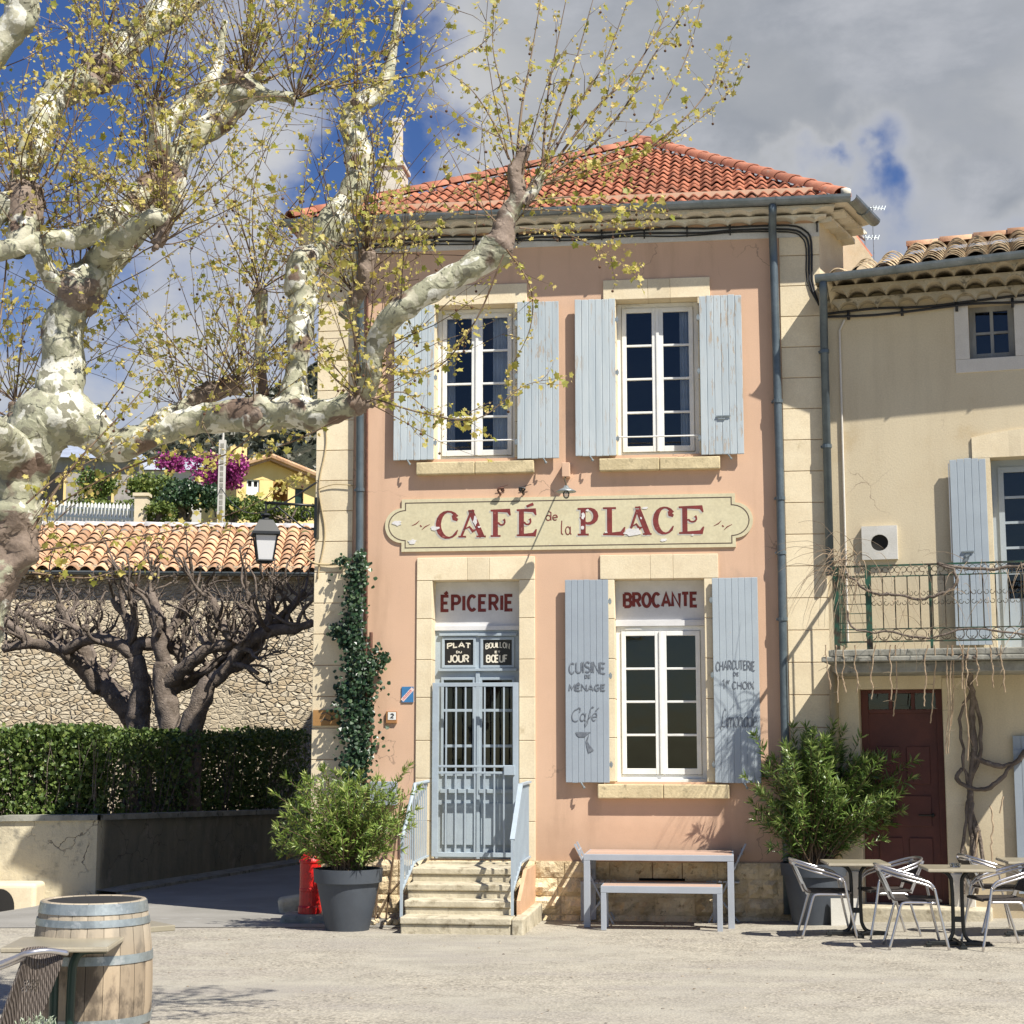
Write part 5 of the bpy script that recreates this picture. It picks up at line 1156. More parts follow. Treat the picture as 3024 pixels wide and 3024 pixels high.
mb.add(vs, [f_ for i in range(n) for f_ in ((4*i, 4*i+4, 4*i+5, 4*i+1), (4*i+1, 4*i+5, 4*i+7, 4*i+3), (4*i+2, 4*i+6, 4*i+4, 4*i))]); mb.build('window_surround', M_cream, hb)
sh = rectB(2813, 2921, 1352, 1905, .1); mb = MB(); pn = 5; pw = (sh[1]-sh[0])/pn
for k in range(pn): mb.box(sh[0]+k*pw+.002, sh[0]+(k+1)*pw-.002, -.10, -.068, sh[2], sh[3]-.03*abs(k/4-.45), rnd.random())
mb.box(sh[0]+.02, sh[1]-.01, -.096, -.07, sh[2]+.01, sh[3]-.04)
s_ = mb.build('shutter', M_bluesh2, hb, bevel=.003); mb = MB(); zz = ZB(1629, 2870, .1); mb.box(sh[0]+.10, sh[1]-.16, -.116, -.10, zz-.006, zz+.01); mb.prism([(sh[0]+.13, zz-.02), (sh[1]-.19, zz-.02), (sh[1]-.28, zz-.10), (sh[0]+.16, zz-.10)], lambda p, q, d_: Vector((p, -.103-d_, q)), 0, .003); mb.build('bolt', M_hoop, s_)
mb = MB(); mb.tube([(sh[0]-.01, -.085, sh[3]-.05), (sh[0]-.01, -.085, zz-.1)], .007, 6); mb.build('shutter_bar', M_white, s_)
# lower right: grey shutter at the frame edge with pale stone jamb
shl = rectB(3000, 3075, 2215, 2640, .07); mb = MB()
for k in range(3): q = (shl[1]-shl[0])/3; mb.box(shl[0]+k*q+.002, shl[0]+(k+1)*q-.002, -.07, -.03, shl[2], shl[3]+.15, rnd.random())
mb.box(shl[0], shl[0]+.14, -.085, -.07, shl[3]-.05, shl[3]+.0); mb.build('shutter', M_bluesh, hb)
# balcony slab, in two mouldings, on the wall
bl = UB(2432, 1945, 1.02); br = UB(3050, 1935, 1.02)+.55; zs1 = ZB(1917, 2600, 1.0); zs0 = ZB(1941, 2600, 1.0)
mb = MB(); mb.box(bl+.05, br, -1.0, 0, zs0+.012, zs1); mb.box(bl-.02, br, -1.05, 0, zs0-.045, zs0+.010); mb.box(bl+.10, br-.1, -.94, 0, zs0-.16, zs0-.047)
bal = mb.build('balcony', M_concrete, hb, bevel=.012)
# iron railing
rl = FB.empty('balcony_railing'); yr = .93; zt_ = ZB(1667, 2700, yr); zb_ = ZB(1895, 2560, yr); ul = bl+.14; pitch = .128
mb = MB(); mb.box(ul, br-.1, -yr-.018, -yr+.018, zt_-.012, zt_+.006); mb.box(ul, br-.1, -yr-.008, -yr+.008, zt_-.125, zt_-.113); mb.box(ul, br-.1, -yr-.01, -yr+.01, zb_-.01, zb_+.006); mb.box(ul, br-.1, -yr-.008, -yr+.008, zb_+.125, zb_+.137)
mb.box(ul-.018, ul+.018, -yr, -.02, zt_-.012, zt_+.006); mb.box(ul-.01, ul+.01, -yr, -.02, zb_-.01, zb_+.006); mb.build('rails', M_green, rl)
def ring(mb, c, r, y, rr=.0045, a0=0, a1=360, n=14, axis='x'):
    pts = [(c[0]+r*math.cos(R(a0+(a1-a0)*i/n)), y, c[1]+r*math.sin(R(a0+(a1-a0)*i/n))) for i in range(n+1)]; mb.tube(pts, rr, 4, cap=False)
k = 0; u = ul+.36
while u < br-.12:
    mb = MB(); mb.box(u-.006, u+.006, -yr-.006, -yr+.006, zb_+.13, zt_-.12)
    r_ = pitch*.44; ring(mb, (u, zb_+.068), r_, -yr); 
    for s_ in (-1, 1):
        ring(mb, (u+s_*.02, zb_+.03), .016, -yr, .004, 90, 90+s_*300, 8)
        ring(mb, (u+s_*pitch*.25, zt_-.05), .030, -yr, .004, 90-s_*90, 90+s_*220, 9)
        for zz in (.50, .62): ring(mb, (u+s_*.035, zb_+(zt_-zb_)*zz), .022, -yr, .004, 90, 90+s_*(280 if zz < .55 else -280), 8)
    ring(mb, (u, zt_-.075), r_*.9, -yr, .0045, 180, 360, 8)
    mb.build('baluster', M_iron, rl); u += pitch; k += 1
for x in (2748,): u = UB(x, 1780, yr); mb = MB(); mb.box(u-.014, u+.014, -yr-.014, -yr+.014, zs1, zt_); mb.build('post', M_green, rl)
for q in (0, .34): mb = MB(); mb.box(ul+q-.03, ul+q+.03, -yr-.02, -yr+.02, zs1-.0, zt_); mb.build('post', M_green, rl)
mb = MB()
for k in range(9): mb.beam((ul+.02, -yr, zb_+k*.1), (ul+.32, -yr, zb_+k*.1), .008, .008)
for k in range(6): mb.box(ul-.006, ul+.006, -.12-k*.15, -.108-k*.15, zb_, zt_)
mb.build('corner_lattice', M_green, rl)
tag(rl, 'green wrought-iron balcony railing with scrolls, on the cream house', 'railing')
def onB(o): o.matrix_world = Matrix.Translation((FB.o.x, FB.o.y, 0)) @ Matrix.Rotation(-FB.a, 4, 'Z'); return o
# bare creeper on the balcony and up the wall
vr = random.Random(3); thick = MB(); thin = MB()
def wob(pts, amp, k=4, r=vr):
    pts = catmull(pts, k); return [Vector(p)+Vector((r.uniform(-1, 1), r.uniform(-1, 1)*.6, r.uniform(-1, 1)))*amp for p in pts]
def B3(x, y, w): u, z = FB.at(x, y, w); return (u, -w, z)
for off, rr in ((0, .03), (.05, .022), (-.06, .018), (.02, .02)):
    pts = [B3(2868, 2640, .10), B3(2875, 2540, .10), B3(2868, 2420, .12), B3(2862, 2330, .10), B3(2872, 2240, .12), B3(2866, 2120, .12), B3(2870, 2040, .25), B3(2858, 1985, .6), B3(2850, 1940, 1.05)]
    thick.tube(wob([(p[0]+off*(1+math.sin(i*1.7)), p[1], p[2]) for i, p in enumerate(pts)], .018), rr, 7, lump=.3, lf=12)
thick.tube(wob([B3(2865, 2225, .12), B3(2905, 2250, .12), B3(2960, 2262, .12), B3(3000, 2250, .12), B3(3030, 2215, .12)], .008), .026, 7, lump=.3, lf=12)
thick.tube(wob([B3(2840, 2270, .12), B3(2825, 2300, .14), B3(2860, 2325, .12), B3(2910, 2330, .12), B3(2955, 2300, .12), B3(2990, 2255, .12)], .008), .024, 7, lump=.3, lf=12)
thick.tube(wob([B3(2500, 1690, .95), B3(2560, 1745, .98), B3(2640, 1755, .98), B3(2700, 1765, .98), B3(2740, 1765, .98), B3(2800, 1745, .98), B3(2822, 1720, .98), B3(2815, 1680, .98), B3(2770, 1662, .98), B3(2900, 1680, .98), B3(3030, 1668, .98)], .015), .015, 6, lump=.3, lf=12)
thick.tube(wob([B3(2500, 1800, .98), B3(2530, 1860, 1.0), B3(2640, 1868, 1.0), B3(2745, 1885, 1.0), B3(2860, 1855, 1.0), B3(3030, 1875, 1.0)], .01), .011, 6, lump=.3, lf=12)
def whip(p, d, L, r0, mbx, droop=.5, kinks=9, rr=vr, jag=.35):
    p = Vector(p); d = Vector(d).normalized(); pts = [p.copy()]; st = L/kinks
    for i in range(kinks):
        d = (d+Vector((rr.uniform(-1, 1), rr.uniform(-1, 1), rr.uniform(-1, 1)))*jag*.5+Vector((0, 0, -droop*.12))).normalized(); p = p+d*st; pts.append(p.copy())
    mbx.tube(pts, [r0*(1-.7*i/kinks) for i in range(kinks+1)], 4, cap=False, tint=rr.random()); return pts
for i in range(85):
    x, y = vr.uniform(2450, 2545), vr.uniform(1625, 1720); b = Vector(B3(x, y, vr.uniform(.75, 1.05)))
    whip(b, (vr.uniform(-.9, .5), vr.uniform(-.6, .2), vr.uniform(-1, .6)), vr.uniform(.25, .9), .0045, thin, 1.6)
for i in range(60):
    x = vr.uniform(2560, 3040); b = Vector(B3(x, vr.choice((1755, 1670, 1865))+vr.uniform(-20, 20), .98)); whip(b, (vr.uniform(-.6, .6), -.2, vr.uniform(-1, .5)), vr.uniform(.15, .5), .004, thin, 1.4, jag=.2)
for x, y2 in ((2440, 2000), (2465, 2040), (2492, 2010), (2530, 2010), (2583, 2030), (2632, 2030), (2640, 2080), (2735, 2050), (2765, 2100), (2800, 2190), (2812, 2110), (2835, 2000), (2860, 2015), (2880, 1990), (2925, 1995), (2960, 2010), (2840, 2210), (2815, 2190)):
    pts = [B3(x+vr.uniform(-6, 6), 1905, 1.07)]; n = 5; xx = x
    for k in range(1, n+1): xx += vr.uniform(-8, 8); pts.append(B3(xx, 1905+(y2+35-1905)*k/n, 1.07-.05*k*(1 if y2 > 2050 else .3)))
    w = wob(pts, .004); thin.tube(w, .007, 5, cap=False, tint=.95)
    for q in w[4::6]: whip(q, (vr.uniform(-1, 1), vr.uniform(-.5, .5), vr.uniform(-.8, .4)), vr.uniform(.04, .14), .004, thin, .6, 4)
for pts in ([(2925, 2380), (2930, 2440), (2928, 2500), (2930, 2560)], [(2890, 2455), (2885, 2500), (2880, 2540)], [(2950, 2400), (2965, 2350)]): thin.tube(wob([B3(x, y, .15) for x, y in pts], .012), .009, 5, cap=False, tint=.9)
vine = onB(thick.build('bare_creeper', M_fig, smooth=True)); tag(vine, 'bare woody creeper twining up the wall and along the iron balcony', 'creeper')
M_vinetwig = pm('pale_creeper_twig', (.34, .26, .17), (.24, .17, .11), scale=12, bump=0, tint=.45)
tag(thin.build('twigs', M_vinetwig, vine), kind='stuff')
# television aerials behind the roofs, a bird on one
def aerial(sx, sy, y, L, lab):
    t = empty('tv_aerial', at(sx, sy+60, y)); mb = MB(); mb.tube([(0, 0, -1.2), (0, 0, .32)], .008, 5); mb.build('mast', M_hoop, t)
    mb = MB(); mb.tube([(-.05, 0, .28), (L, .05, .28)], .008, 5)
    for i in range(5): x = L*i/4; mb.tube([(x-.015, .0, .24), (x+.025, .05, .33)], .004, 4)
    mb.build('boom', M_hoop, t); tag(t, lab, 'aerial'); return t
aerial(2578, 603, 26, .20, 'upper rooftop aerial just right of the café gutter end'); aerial(2556, 690, 26, .22, 'lower rooftop aerial with a bird perched at its end')
mb = MB(); c = at(2540, 692, 26); mb.blob(c, .055, 12, 9, .08, 9, (.8, .7, 1.25)); mb.blob(c+Vector((-.01, -.01, .085)), .032, 10, 8, .05, 9); mb.tube([c+Vector((.01, 0, -.03)), c+Vector((.09, .02, -.11))], [.03, .01], 6); mb.tube([c+Vector((-.03, 0, .085)), c+Vector((-.06, -.01, .08))], [.01, .002], 5)
bd = mb.build('pigeon', pm('dove_grey', (.34, .29, .26), bump=0), None, smooth=True); tag(bd, 'grey-brown bird perched on the lower aerial', 'bird')

# ================================================================== GROUND
mb = MB(); xs = [-60, -30, -14]+[-10+.8*i for i in range(26)]+[14, 30, 60]; ys = [-12, 0, 5, 7.5]+[8+.7*i for i in range(32)]+[31, 34, 40, 60, 120, 300]
vs = [Vector((x, y, gz(x, y))) for x in xs for y in ys]; ny = len(ys)
mb.add(vs, [(i*ny+j, (i+1)*ny+j, (i+1)*ny+j+1, i*ny+j+1) for i in range(len(xs)-1) for j in range(ny-1)]); tag(mb.build('ground', M_ground, smooth=True), kind='structure')
# asphalt lane at the left: sheet a few mm above
def sheet(pts, dz, name, mat, nsub=1):
    mb = MB(); vs = [Vector((p[0], p[1], gz(p[0], p[1])+dz)) for p in pts]; mb.add(vs, [tuple(range(len(vs)))]); return mb.build(name, mat)
mb = MB(); L_ = []
edge_near = lambda x: 18.05+.02*(x+4)+.10*noise.noise(Vector((x*1.3, 0, 3)))
xs2 = [-9+.35*i for i in range(int((9-1.05)/.35)+1)]+[-1.0]; ys2 = [0, .12, .3, .6, .8, 1.1, 1.6, 2.2, 3, 4, 5.5, 8, 12]
rows = []
for x in xs2: rows.append([Vector((x, edge_near(x)+t, gz(x, edge_near(x)+t)+.006)) for t in ys2])
vs = [p for r_ in rows for p in r_]; n = len(ys2); mb.add(vs, [(i*n+j, (i+1)*n+j, (i+1)*n+j+1, i*n+j+1) for i in range(len(xs2)-1) for j in range(n-1)])
tag(mb.build('lane', M_asph), kind='structure')
# garden wall line
gw1 = ground(281, 2644); gw2 = ground(880, 2545); gw0 = at(0, 2699, gw1.y-.12); gw0.z = gz(gw0.x, gw0.y)
d01 = (gw1-gw0).normalized(); far0 = gw0-d01*7
WL = [far0, gw0, gw1, gw2, gw2+(gw2-gw1).normalized()*3.0]
hts = [1.28, 1.27+(gw1.z-gw0.z)*0, 1.10, .94, .9]
def wall_strip(mb, h0, h1, off0, off1, WLs, hs, i0=0):
    pass
root = empty('garden_wall', (gw1.x, gw1.y, gw1.z)); inv = Matrix.Translation(-Vector((gw1.x, gw1.y, gw1.z)))
mb = MB(); mc = MB(); mk = MB()
def side(i): d = (WL[i+1]-WL[i]); d.z = 0; d.normalize(); return Vector((-d.y, d.x, 0))
for i in range(4):
    a, b = WL[i], WL[i+1]; s_ = side(i); k = max(2, int((b-a).length/.5))
    for (m_, o0, o1, za, zb2) in ((mb, 0, .24, lambda t: -.5, lambda t: hts[i]+(hts[i+1]-hts[i])*t-.075), (mc, -.045, .28, lambda t: hts[i]+(hts[i+1]-hts[i])*t-.075, lambda t: hts[i]+(hts[i+1]-hts[i])*t)):
        vs = []
        for j in range(k+1):
            t = j/k; p = a.lerp(b, t); zb_g = gz(p.x, p.y)
            jit = .012*noise.noise(Vector((p.y*2, i, 5))) if m_ is mc else 0
            for (o, z) in ((o0, za(t)), (o1, za(t)), (o1, zb2(t)), (o0, zb2(t))): vs.append(inv @ Vector((p.x+s_.x*(o+jit), p.y+s_.y*(o+jit), a.z+(b.z-a.z)*t+z)))
        m_.add(vs, [(4*j+q, 4*j+(q+1) % 4, 4*j+4+(q+1) % 4, 4*j+4+q) for j in range(k) for q in range(4)])
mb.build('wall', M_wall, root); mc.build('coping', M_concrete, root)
root['label'] = 'low cracked render garden wall with a stone coping, running back beside the lane under the hedges'; root['category'] = 'wall'
mb = MB()
for i in range(2, 4):
    a, b = WL[i], WL[i+1]; s_ = side(i); k = 10; vs = []
    for j in range(k+1):
        p = a.lerp(b, j/k); z = a.z+(b.z-a.z)*j/k
        for o, dz in ((-.32, .0), (-.32, .05), (.0, .07)): vs.append(Vector((p.x+s_.x*o, p.y+s_.y*o, gz(p.x, p.y)+dz)))
    mb.add(vs, [(3*j+q, 3*j+q+1, 3*j+4+q, 3*j+3+q) for j in range(k) for q in range(2)])
tag(mb.build('kerb', M_concrete), kind='structure')
# pale corner block at the wall foot
p = at(97, 2693, gw1.y-.75); p.z = gz(p.x, p.y); bk_ = empty('corner_block', p+Vector((.46, 0, 0)), R(0)); mb = MB(); mb.box(-1.4, -.46, .1, .6, -.1, .31); mb.build('block', M_cream, bk_, bevel=.06, seg=4)
mb = MB()
mb.prism([(-1.14, -.1)]+[(-.94+.2*math.cos(math.pi*i/14), -.0+.24*math.sin(math.pi*i/14)) for i in range(14, -1, -1)]+[(-.74, -.1)], lambda a, b, d: Vector((a, .1-d, b)), 0, .006); mb.build('drain_opening', M_dark, bk_)
tag(bk_, 'pale rounded stone block with a dark drain mouth at the foot of the garden wall', 'stone block')
# garden ground behind the wall
mb = MB(); q = [WL[0]+Vector((.24*side(0).x, 0, 0)), WL[2]+side(1)*.24, WL[4]+side(3)*.24]
mb.add([Vector((q[0].x, q[0].y, .85)), Vector((q[1].x, q[1].y, .75)), Vector((q[2].x, q[2].y, .6)), Vector((-2, 38, .5)), Vector((-30, 38, .6)), Vector((-30, 8, .85))], [(0, 1, 2, 3, 4, 5)]); tag(mb.build('garden_soil', M_soil), kind='structure')

# ================================================================== stone outbuilding across the lane
FC = Frame(0, 35.0, -4.5); hc = FC.empty('stone_barn'); tag(hc, 'long rubble-stone barn with a canal-tiled roof behind the pollarded trees', 'barn')
cz = FC.at(500, 1697)[1]; uc0 = FC.at(-500, 1700)[0]; uc1 = FC.at(1010, 1700)[0]+1.2
mb = MB(); mb.add([Vector((uc0, 0, -1)), Vector((uc1, 0, -1)), Vector((uc1, 0, cz+.2)), Vector((uc0, 0, cz+.2)), Vector((uc1, 6, -1)), Vector((uc1, 6, cz+.2))], [(0, 1, 2, 3), (1, 4, 5, 2)]); mb.build('wall', M_rubble, hc)
mb = MB(); genoise(mb, (uc0, 0), (uc1, 0), (0, -1), cz-.12, 0, .16, .12, pitch=.28, arch=.09); mb.build('cornice', M_cornice, hc)
gutter([(uc0, -.26, FC.at(500, 1690, .3)[1]+.02, 0, -1), (uc1+.1, -.26, FC.at(500, 1690, .3)[1]+.02, 0, -1)], .08, 'gutter', M_zinc, hc)
P0 = Vector((0, -.24, FC.at(500, 1690, .3)[1]+.03)); rt = FC.at(500, 1556, -3.4); P1 = Vector((0, 3.4, rt[1])); sdc = P1-P0; SLc = sdc.length; ndc = Vector((1, 0, 0)).cross(sdc)
mb = MB(); tile_slope(mb, P0, (1, 0, 0), sdc, ndc, Seg(lambda s_: (uc0, uc1+.05), SLc), .29, .41, .065, samples=10, lip=.045, prof=lambda a_, x_: a_*(2*max(0, math.sin(math.pi*x_))**.75-1)); mb.build('roof', M_canal, hc, smooth=True)
mb = MB(); mb.add([P0+Vector((uc0, 0, -.1)), P0+Vector((uc1, 0, -.1)), P1+Vector((uc1, 0, -.1)), P1+Vector((uc0, 0, -.1)), Vector((uc1, 7, P0.z-.2)), Vector((uc0, 7, P0.z-.2))], [(0, 1, 2, 3), (3, 2, 4, 5)]); mb.build('roof_deck', M_canal, hc)
mb = MB(); ridge_tiles(mb, (uc0, 3.4, rt[1]+.02), (uc1, 3.4, rt[1]+.02), .13, L=.45); mb.build('ridge_tiles', M_flake, hc, smooth=True)
# ================================================================== hillside, far houses
mb = MB(); nx, ny_ = 70, 26; vs = []
sky_pts = [(-1400, 1290), (0, 1330), (260, 1325), (420, 1290), (560, 1240), (720, 1190), (880, 1110), (1000, 1040), (1400, 900), (2200, 820), (4400, 900)]
def skyl(sx):
    for (a, ya), (b, yb) in zip(sky_pts, sky_pts[1:]):
        if a <= sx <= b: return ya+(yb-ya)*(sx-a)/(b-a)
    return 1300
for i in range(nx+1):
    sx = -1400+5600*i/nx
    for j in range(ny_+1):
        y = 110+200*j/ny_; p = at(sx, skyl(sx), 310); x = p.x*y/310.0; k = (j/ny_)**.85; z = 9+(p.z-9)*k+2.6*noise.noise(Vector((x*.03, y*.03, 1)))*min(1, j/3)
        vs.append(Vector((x, y, z)))
mb.add(vs, [(i*(ny_+1)+j, (i+1)*(ny_+1)+j, (i+1)*(ny_+1)+j+1, i*(ny_+1)+j+1) for i in range(nx) for j in range(ny_)])
hill = mb.build('hillside', M_hill, smooth=True); tag(hill, kind='structure')
# mid slope (gardens) 45 m - 110 m
mb = MB(); vs = []; xs3 = [-60+4*i for i in range(26)]; ys3 = [42, 50, 58, 66, 74, 82, 95, 112]
def slope_z(x, y): return -.1+max(0, (y-42))*.235
for x in xs3:
    for y in ys3: vs.append(Vector((x, y, slope_z(x, y))))
n = len(ys3); mb.add(vs, [(i*n+j, (i+1)*n+j, (i+1)*n+j+1, i*n+j+1) for i in range(len(xs3)-1) for j in range(n-1)])
tag(mb.build('garden_slope', pm('slope_grass', (.10, .13, .03), (.15, .15, .05), scale=.5, bump=.8, bscale=3, bdist=.2)), kind='structure')
# yellow house
YH = 76.0; FY = Frame(at(820, 1500, YH).x, YH, -22); yh = FY.empty('yellow_house'); tag(yh, 'yellow gabled house with a dark arch on the hillside', 'house')
def Y(sx, sy, w=0): return FY.at(sx, sy, w)
apx = Y(792, 1362); el = Y(700, 1392); er = Y(945, 1428); bz = Y(800, 1560)[1]
win = (*[Y(x, 1440)[0] for x in (728, 766)], Y(745, 1462)[1], Y(745, 1414)[1]); dor = (*[Y(x, 1460)[0] for x in (871, 896)], Y(880, 1500)[1], Y(880, 1442)[1]); ar = (*[Y(x, 1450)[0] for x in (806, 850)], Y(828, 1500)[1], Y(828, 1422)[1])
mb = MB(); wall_holes(mb, el[0], er[0], bz, er[1], [win, dor, ar]); mb.add([Vector((el[0], 0, er[1])), Vector((er[0], 0, er[1])), Vector((apx[0], 0, apx[1])), Vector((el[0], 0, el[1]))], [(0, 1, 2, 3)])
mb.add([Vector((el[0], 0, bz)), Vector((el[0], 8, bz)), Vector((el[0], 8, el[1])), Vector((el[0], 0, el[1]))], [(0, 1, 2, 3)])
M_yel = pm('yellow_render', (.80, .60, .26), (.76, .56, .23), bump=.1); mb.build('wall', M_yel, yh)
mb = MB(); n = 10; u0, u1, c, d = ar; um = (u0+u1)/2; rr = (u1-u0)/2
top = [(um+rr*math.cos(math.pi*i/n), d-rr+rr*math.sin(math.pi*i/n)) for i in range(n+1)]
for i in range(n): (a1, b1), (a2, b2) = top[i], top[i+1]; mb.add([Vector((a1, .0, b1)), Vector((a1, 0, d)), Vector((a2, 0, d)), Vector((a2, 0, b2))], [(0, 1, 2, 3)]); mb.add([Vector((a1, .0, b1)), Vector((a2, 0, b2)), Vector((a2, 1.2, b2)), Vector((a1, 1.2, b1))], [(0, 1, 2, 3)])
for u_ in (u0, u1): mb.add([Vector((u_, 0, c)), Vector((u_, 1.2, c)), Vector((u_, 1.2, d-rr)), Vector((u_, 0, d-rr))], [(0, 1, 2, 3)])
mb.add([Vector((u0, 1.2, c)), Vector((u1, 1.2, c)), Vector((u1, 1.2, d)), Vector((u0, 1.2, d))], [(0, 1, 2, 3)]); mb.build('porch_arch', pm('ochre_render', (.50, .28, .09), bump=0), yh)
for nm, h, mt in (('window', win, M_white), ('door', dor, M_green)):
    mb = MB(); mb.box(h[0], h[1], .15, .2, h[2], h[3]); o = mb.build(nm, M_dark if nm == 'window' else M_greenblk, yh)
    if nm == 'window':
        mb = MB(); mb.box(h[0], h[0]+.08, .08, .14, h[2], h[3]); mb.box(h[1]-.08, h[1], .08, .14, h[2], h[3]); mb.box((h[0]+h[1])/2-.05, (h[0]+h[1])/2+.05, .08, .14, h[2], h[3]); mb.box(h[0], h[1], .07, .15, h[3]-.08, h[3]); mb.box(h[0], h[1], .07, .15, h[2], h[2]+.4); mb.build('frame', M_white, o)
mb = MB(); t_ = .18; A = Vector((apx[0], -.5, apx[1]+t_)); Lp = Vector((el[0]-.5, -.5, el[1]+t_-.12)); Rp = Vector((er[0]+.6, -.5, er[1]+t_-.15)); bk3 = Vector((0, 9, 0))
mb.add([A, Lp, Rp, A+bk3, Lp+bk3, Rp+bk3], [(0, 1, 4, 3), (2, 0, 3, 5)]); mb.add([A, Lp, Lp-Vector((0, 0, .22)), A-Vector((0, 0, .22)), Rp, Rp-Vector((0, 0, .22))], [(0, 1, 2, 3), (4, 0, 3, 5)])
mb.tube([A+Vector((0, -.02, 0)), Rp+Vector((0, -.02, 0))], .12, 6); mb.tube([A+Vector((0, -.02, 0)), Lp+Vector((0, -.02, 0))], .12, 6); mb.build('roof', M_canal, yh)
mb = MB(); cu = Y(692, 1350, -4); mb.box(cu[0]-.3, cu[0]+.5, 3.5, 4.3, cu[1]-2.5, Y(692, 1324, -4)[1]); mb.build('chimney', M_yel, yh)
# blue-roofed grey house at far left
g0 = at(165, 1470, 70); gh = empty('grey_house', (g0.x, g0.y, g0.z-.6), R(10)); mb = MB(); mb.box(-3.2, 3.4, 0, 5, -1, 2.4); mb.build('wall', pm('grey_render', (.36, .33, .30), (.28, .26, .24), bump=.1), gh)
mb = MB(); mb.add([Vector((-3.6, -.4, 2.3)), Vector((3.8, -.4, 2.3)), Vector((3.0, 2.5, 3.4)), Vector((-2.8, 2.5, 3.4))], [(0, 1, 2, 3)]); mb.build('roof', pm('slate_blue_roof', (.30, .34, .42), bump=.1), gh)
for x in (-2.2, -.2, 1.8): mb = MB(); mb.box(x-.5, x+.5, -.03, .02, .4, 1.7); o = mb.build('window', pm('blue_pane', (.06, .10, .25), rough=.2, bump=0) if x < -1 else M_dark, gh); mb = MB(); mb.box(x-.6, x-.5, -.05, .0, .3, 1.8); mb.box(x+.5, x+.6, -.05, 0, .3, 1.8); mb.build('frame', M_yel, o)
tag(gh, 'grey house with a slate-blue roof on the hillside at the far left', 'house')
p = at(445, 1395, 88); g2 = empty('far_house', (p.x, p.y, p.z-2.2)); mb = MB(); mb.box(-2.2, 3.0, 0, 5, -1, 2.3); mb.build('wall', M_stonew, g2); mb = MB(); mb.add([Vector((-2.5, -.3, 2.3)), Vector((3.3, -.3, 2.3)), Vector((2.6, 2.5, 3.3)), Vector((-1.8, 2.5, 3.3)), Vector((-2.5, 5, 2.3)), Vector((3.3, 5, 2.3))], [(0, 1, 2, 3), (3, 2, 5, 4)]); mb.build('roof', pm('bluish_roof', (.40, .43, .48), bump=.1), g2); mb = MB(); mb.box(-.8, .2, -.04, .02, .6, 1.7); mb.build('window', M_dark, g2); tag(g2, 'far house with a bluish roof behind the redbud', 'house')
# concrete pole with street light
p = at(650, 1620, 48); pole = empty('concrete_pole', (p.x, p.y, p.z)); zt = at(652, 1300, 48).z-p.z; mb = MB(); mb.box(-.10, .10, -.06, .06, -2, zt)
pm_ = mb.build('shaft', M_frieze, pole); mb = MB()
for i in range(18): mb.box(-.05, .05, -.066, -.05, .1+i*zt/19, .1+i*zt/19+.13)
mb.build('pocket', M_concrete, pm_); mb = MB(); mb.tube(catmull([(0, 0, zt-.1), (0, 0, zt+.25), (-.15, -.1, zt+.42), (-.42, -.2, zt+.42)], 5), .035, 7); mb.blob((-.52, -.2, zt+.40), .13, 10, 8, 0, 1, (1.6, .9, .6)); mb.build('lamp_head', M_frieze, pole, smooth=True)
tag(pole, 'pale concrete pole with a curved lamp head behind the barn roof', 'pole')
mb = MB(); a = at(652, 1440, 48); b = FA.world(U(934, 1425, .05), .05, Z(1425, 934, .05)); pts = [a.lerp(b, i/16)+Vector((0, 0, -.55*math.sin(math.pi*i/16))) for i in range(17)]; mb.tube(pts, .012, 4); tag(mb.build('overhead_wire', M_cable), 'thin wire strung from the concrete pole to the café corner', 'wire')
# white picket fence
pf = empty('picket_fence', at(80, 1520, 58)); o_ = Vector(pf.location); a = at(80, 1526, 58); b = at(250, 1540, 55); c = at(412, 1548, 52)
rails = MB()
for (p, q) in ((a, b), (b, c)):
    for dz in (.15, .45): rails.beam(p+Vector((0, 0, dz))-o_, q+Vector((0, 0, dz))-o_, .04, .07)
rails.build('rails', M_white, pf)
for (p, q) in ((a, b), (b, c)):
    n = int((q-p).length/.26)
    for i in range(n): r0 = p.lerp(q, i/n)-o_; mb = MB(); mb.box(r0.x-.045, r0.x+.045, r0.y-.03, r0.y-.005, r0.z-.1, r0.z+.58); mb.add([Vector((r0.x-.045, r0.y-.03, r0.z+.58)), Vector((r0.x+.045, r0.y-.03, r0.z+.58)), Vector((r0.x, r0.y-.018, r0.z+.66))], [(0, 1, 2)]); mb.build('picket', M_white, pf)
tag(pf, 'white picket fence above the barn roof on the left', 'fence')
for sx, y_, nm in ((412, 52, 'cream gate pillar at the right end of the picket fence'),):
    p = at(sx+6, 1546, y_); mb = MB(); mb.box(-.2, .2, -.2, .2, -.6, .85); mb.box(-.25, .25, -.25, .25, .85, .95); o = mb.build('gate_pillar', M_cream); o.location = p; tag(o, nm, 'pillar')
# ================================================================== foliage helpers
def rv(r, s=1.0): return Vector((r.uniform(-1, 1), r.uniform(-1, 1), r.uniform(-1, 1)))*s
def runit(r):
    while True:
        v = rv(r)
        if .05 < v.length < 1: return v.normalized()
LOBE = [(0, 0), (.16, .12), (.48, .10), (.36, .38), (.60, .62), (.28, .66), (.0, 1.0), (-.28, .66), (-.60, .62), (-.36, .38), (-.48, .10), (-.16, .12)]
def leaf_lobed(mb, p, d, n, s, t):
    x = d.cross(n).normalized(); q = [p+x*(a*s)+d*(b*s)+n*(-.18*s*abs(a)) for a, b in LOBE]; mb.add(q, [tuple(range(12))], t)
def leaf_small(mb, p, d, n, s, t):
    x = d.cross(n).normalized(); mb.add([p, p+x*s*.45+d*s*.4+n*s*.1, p+x*s*.3+d*s*.75, p+d*s, p-x*s*.3+d*s*.75, p-x*s*.45+d*s*.4+n*s*.1], [(0, 1, 2, 3, 4, 5)], t)
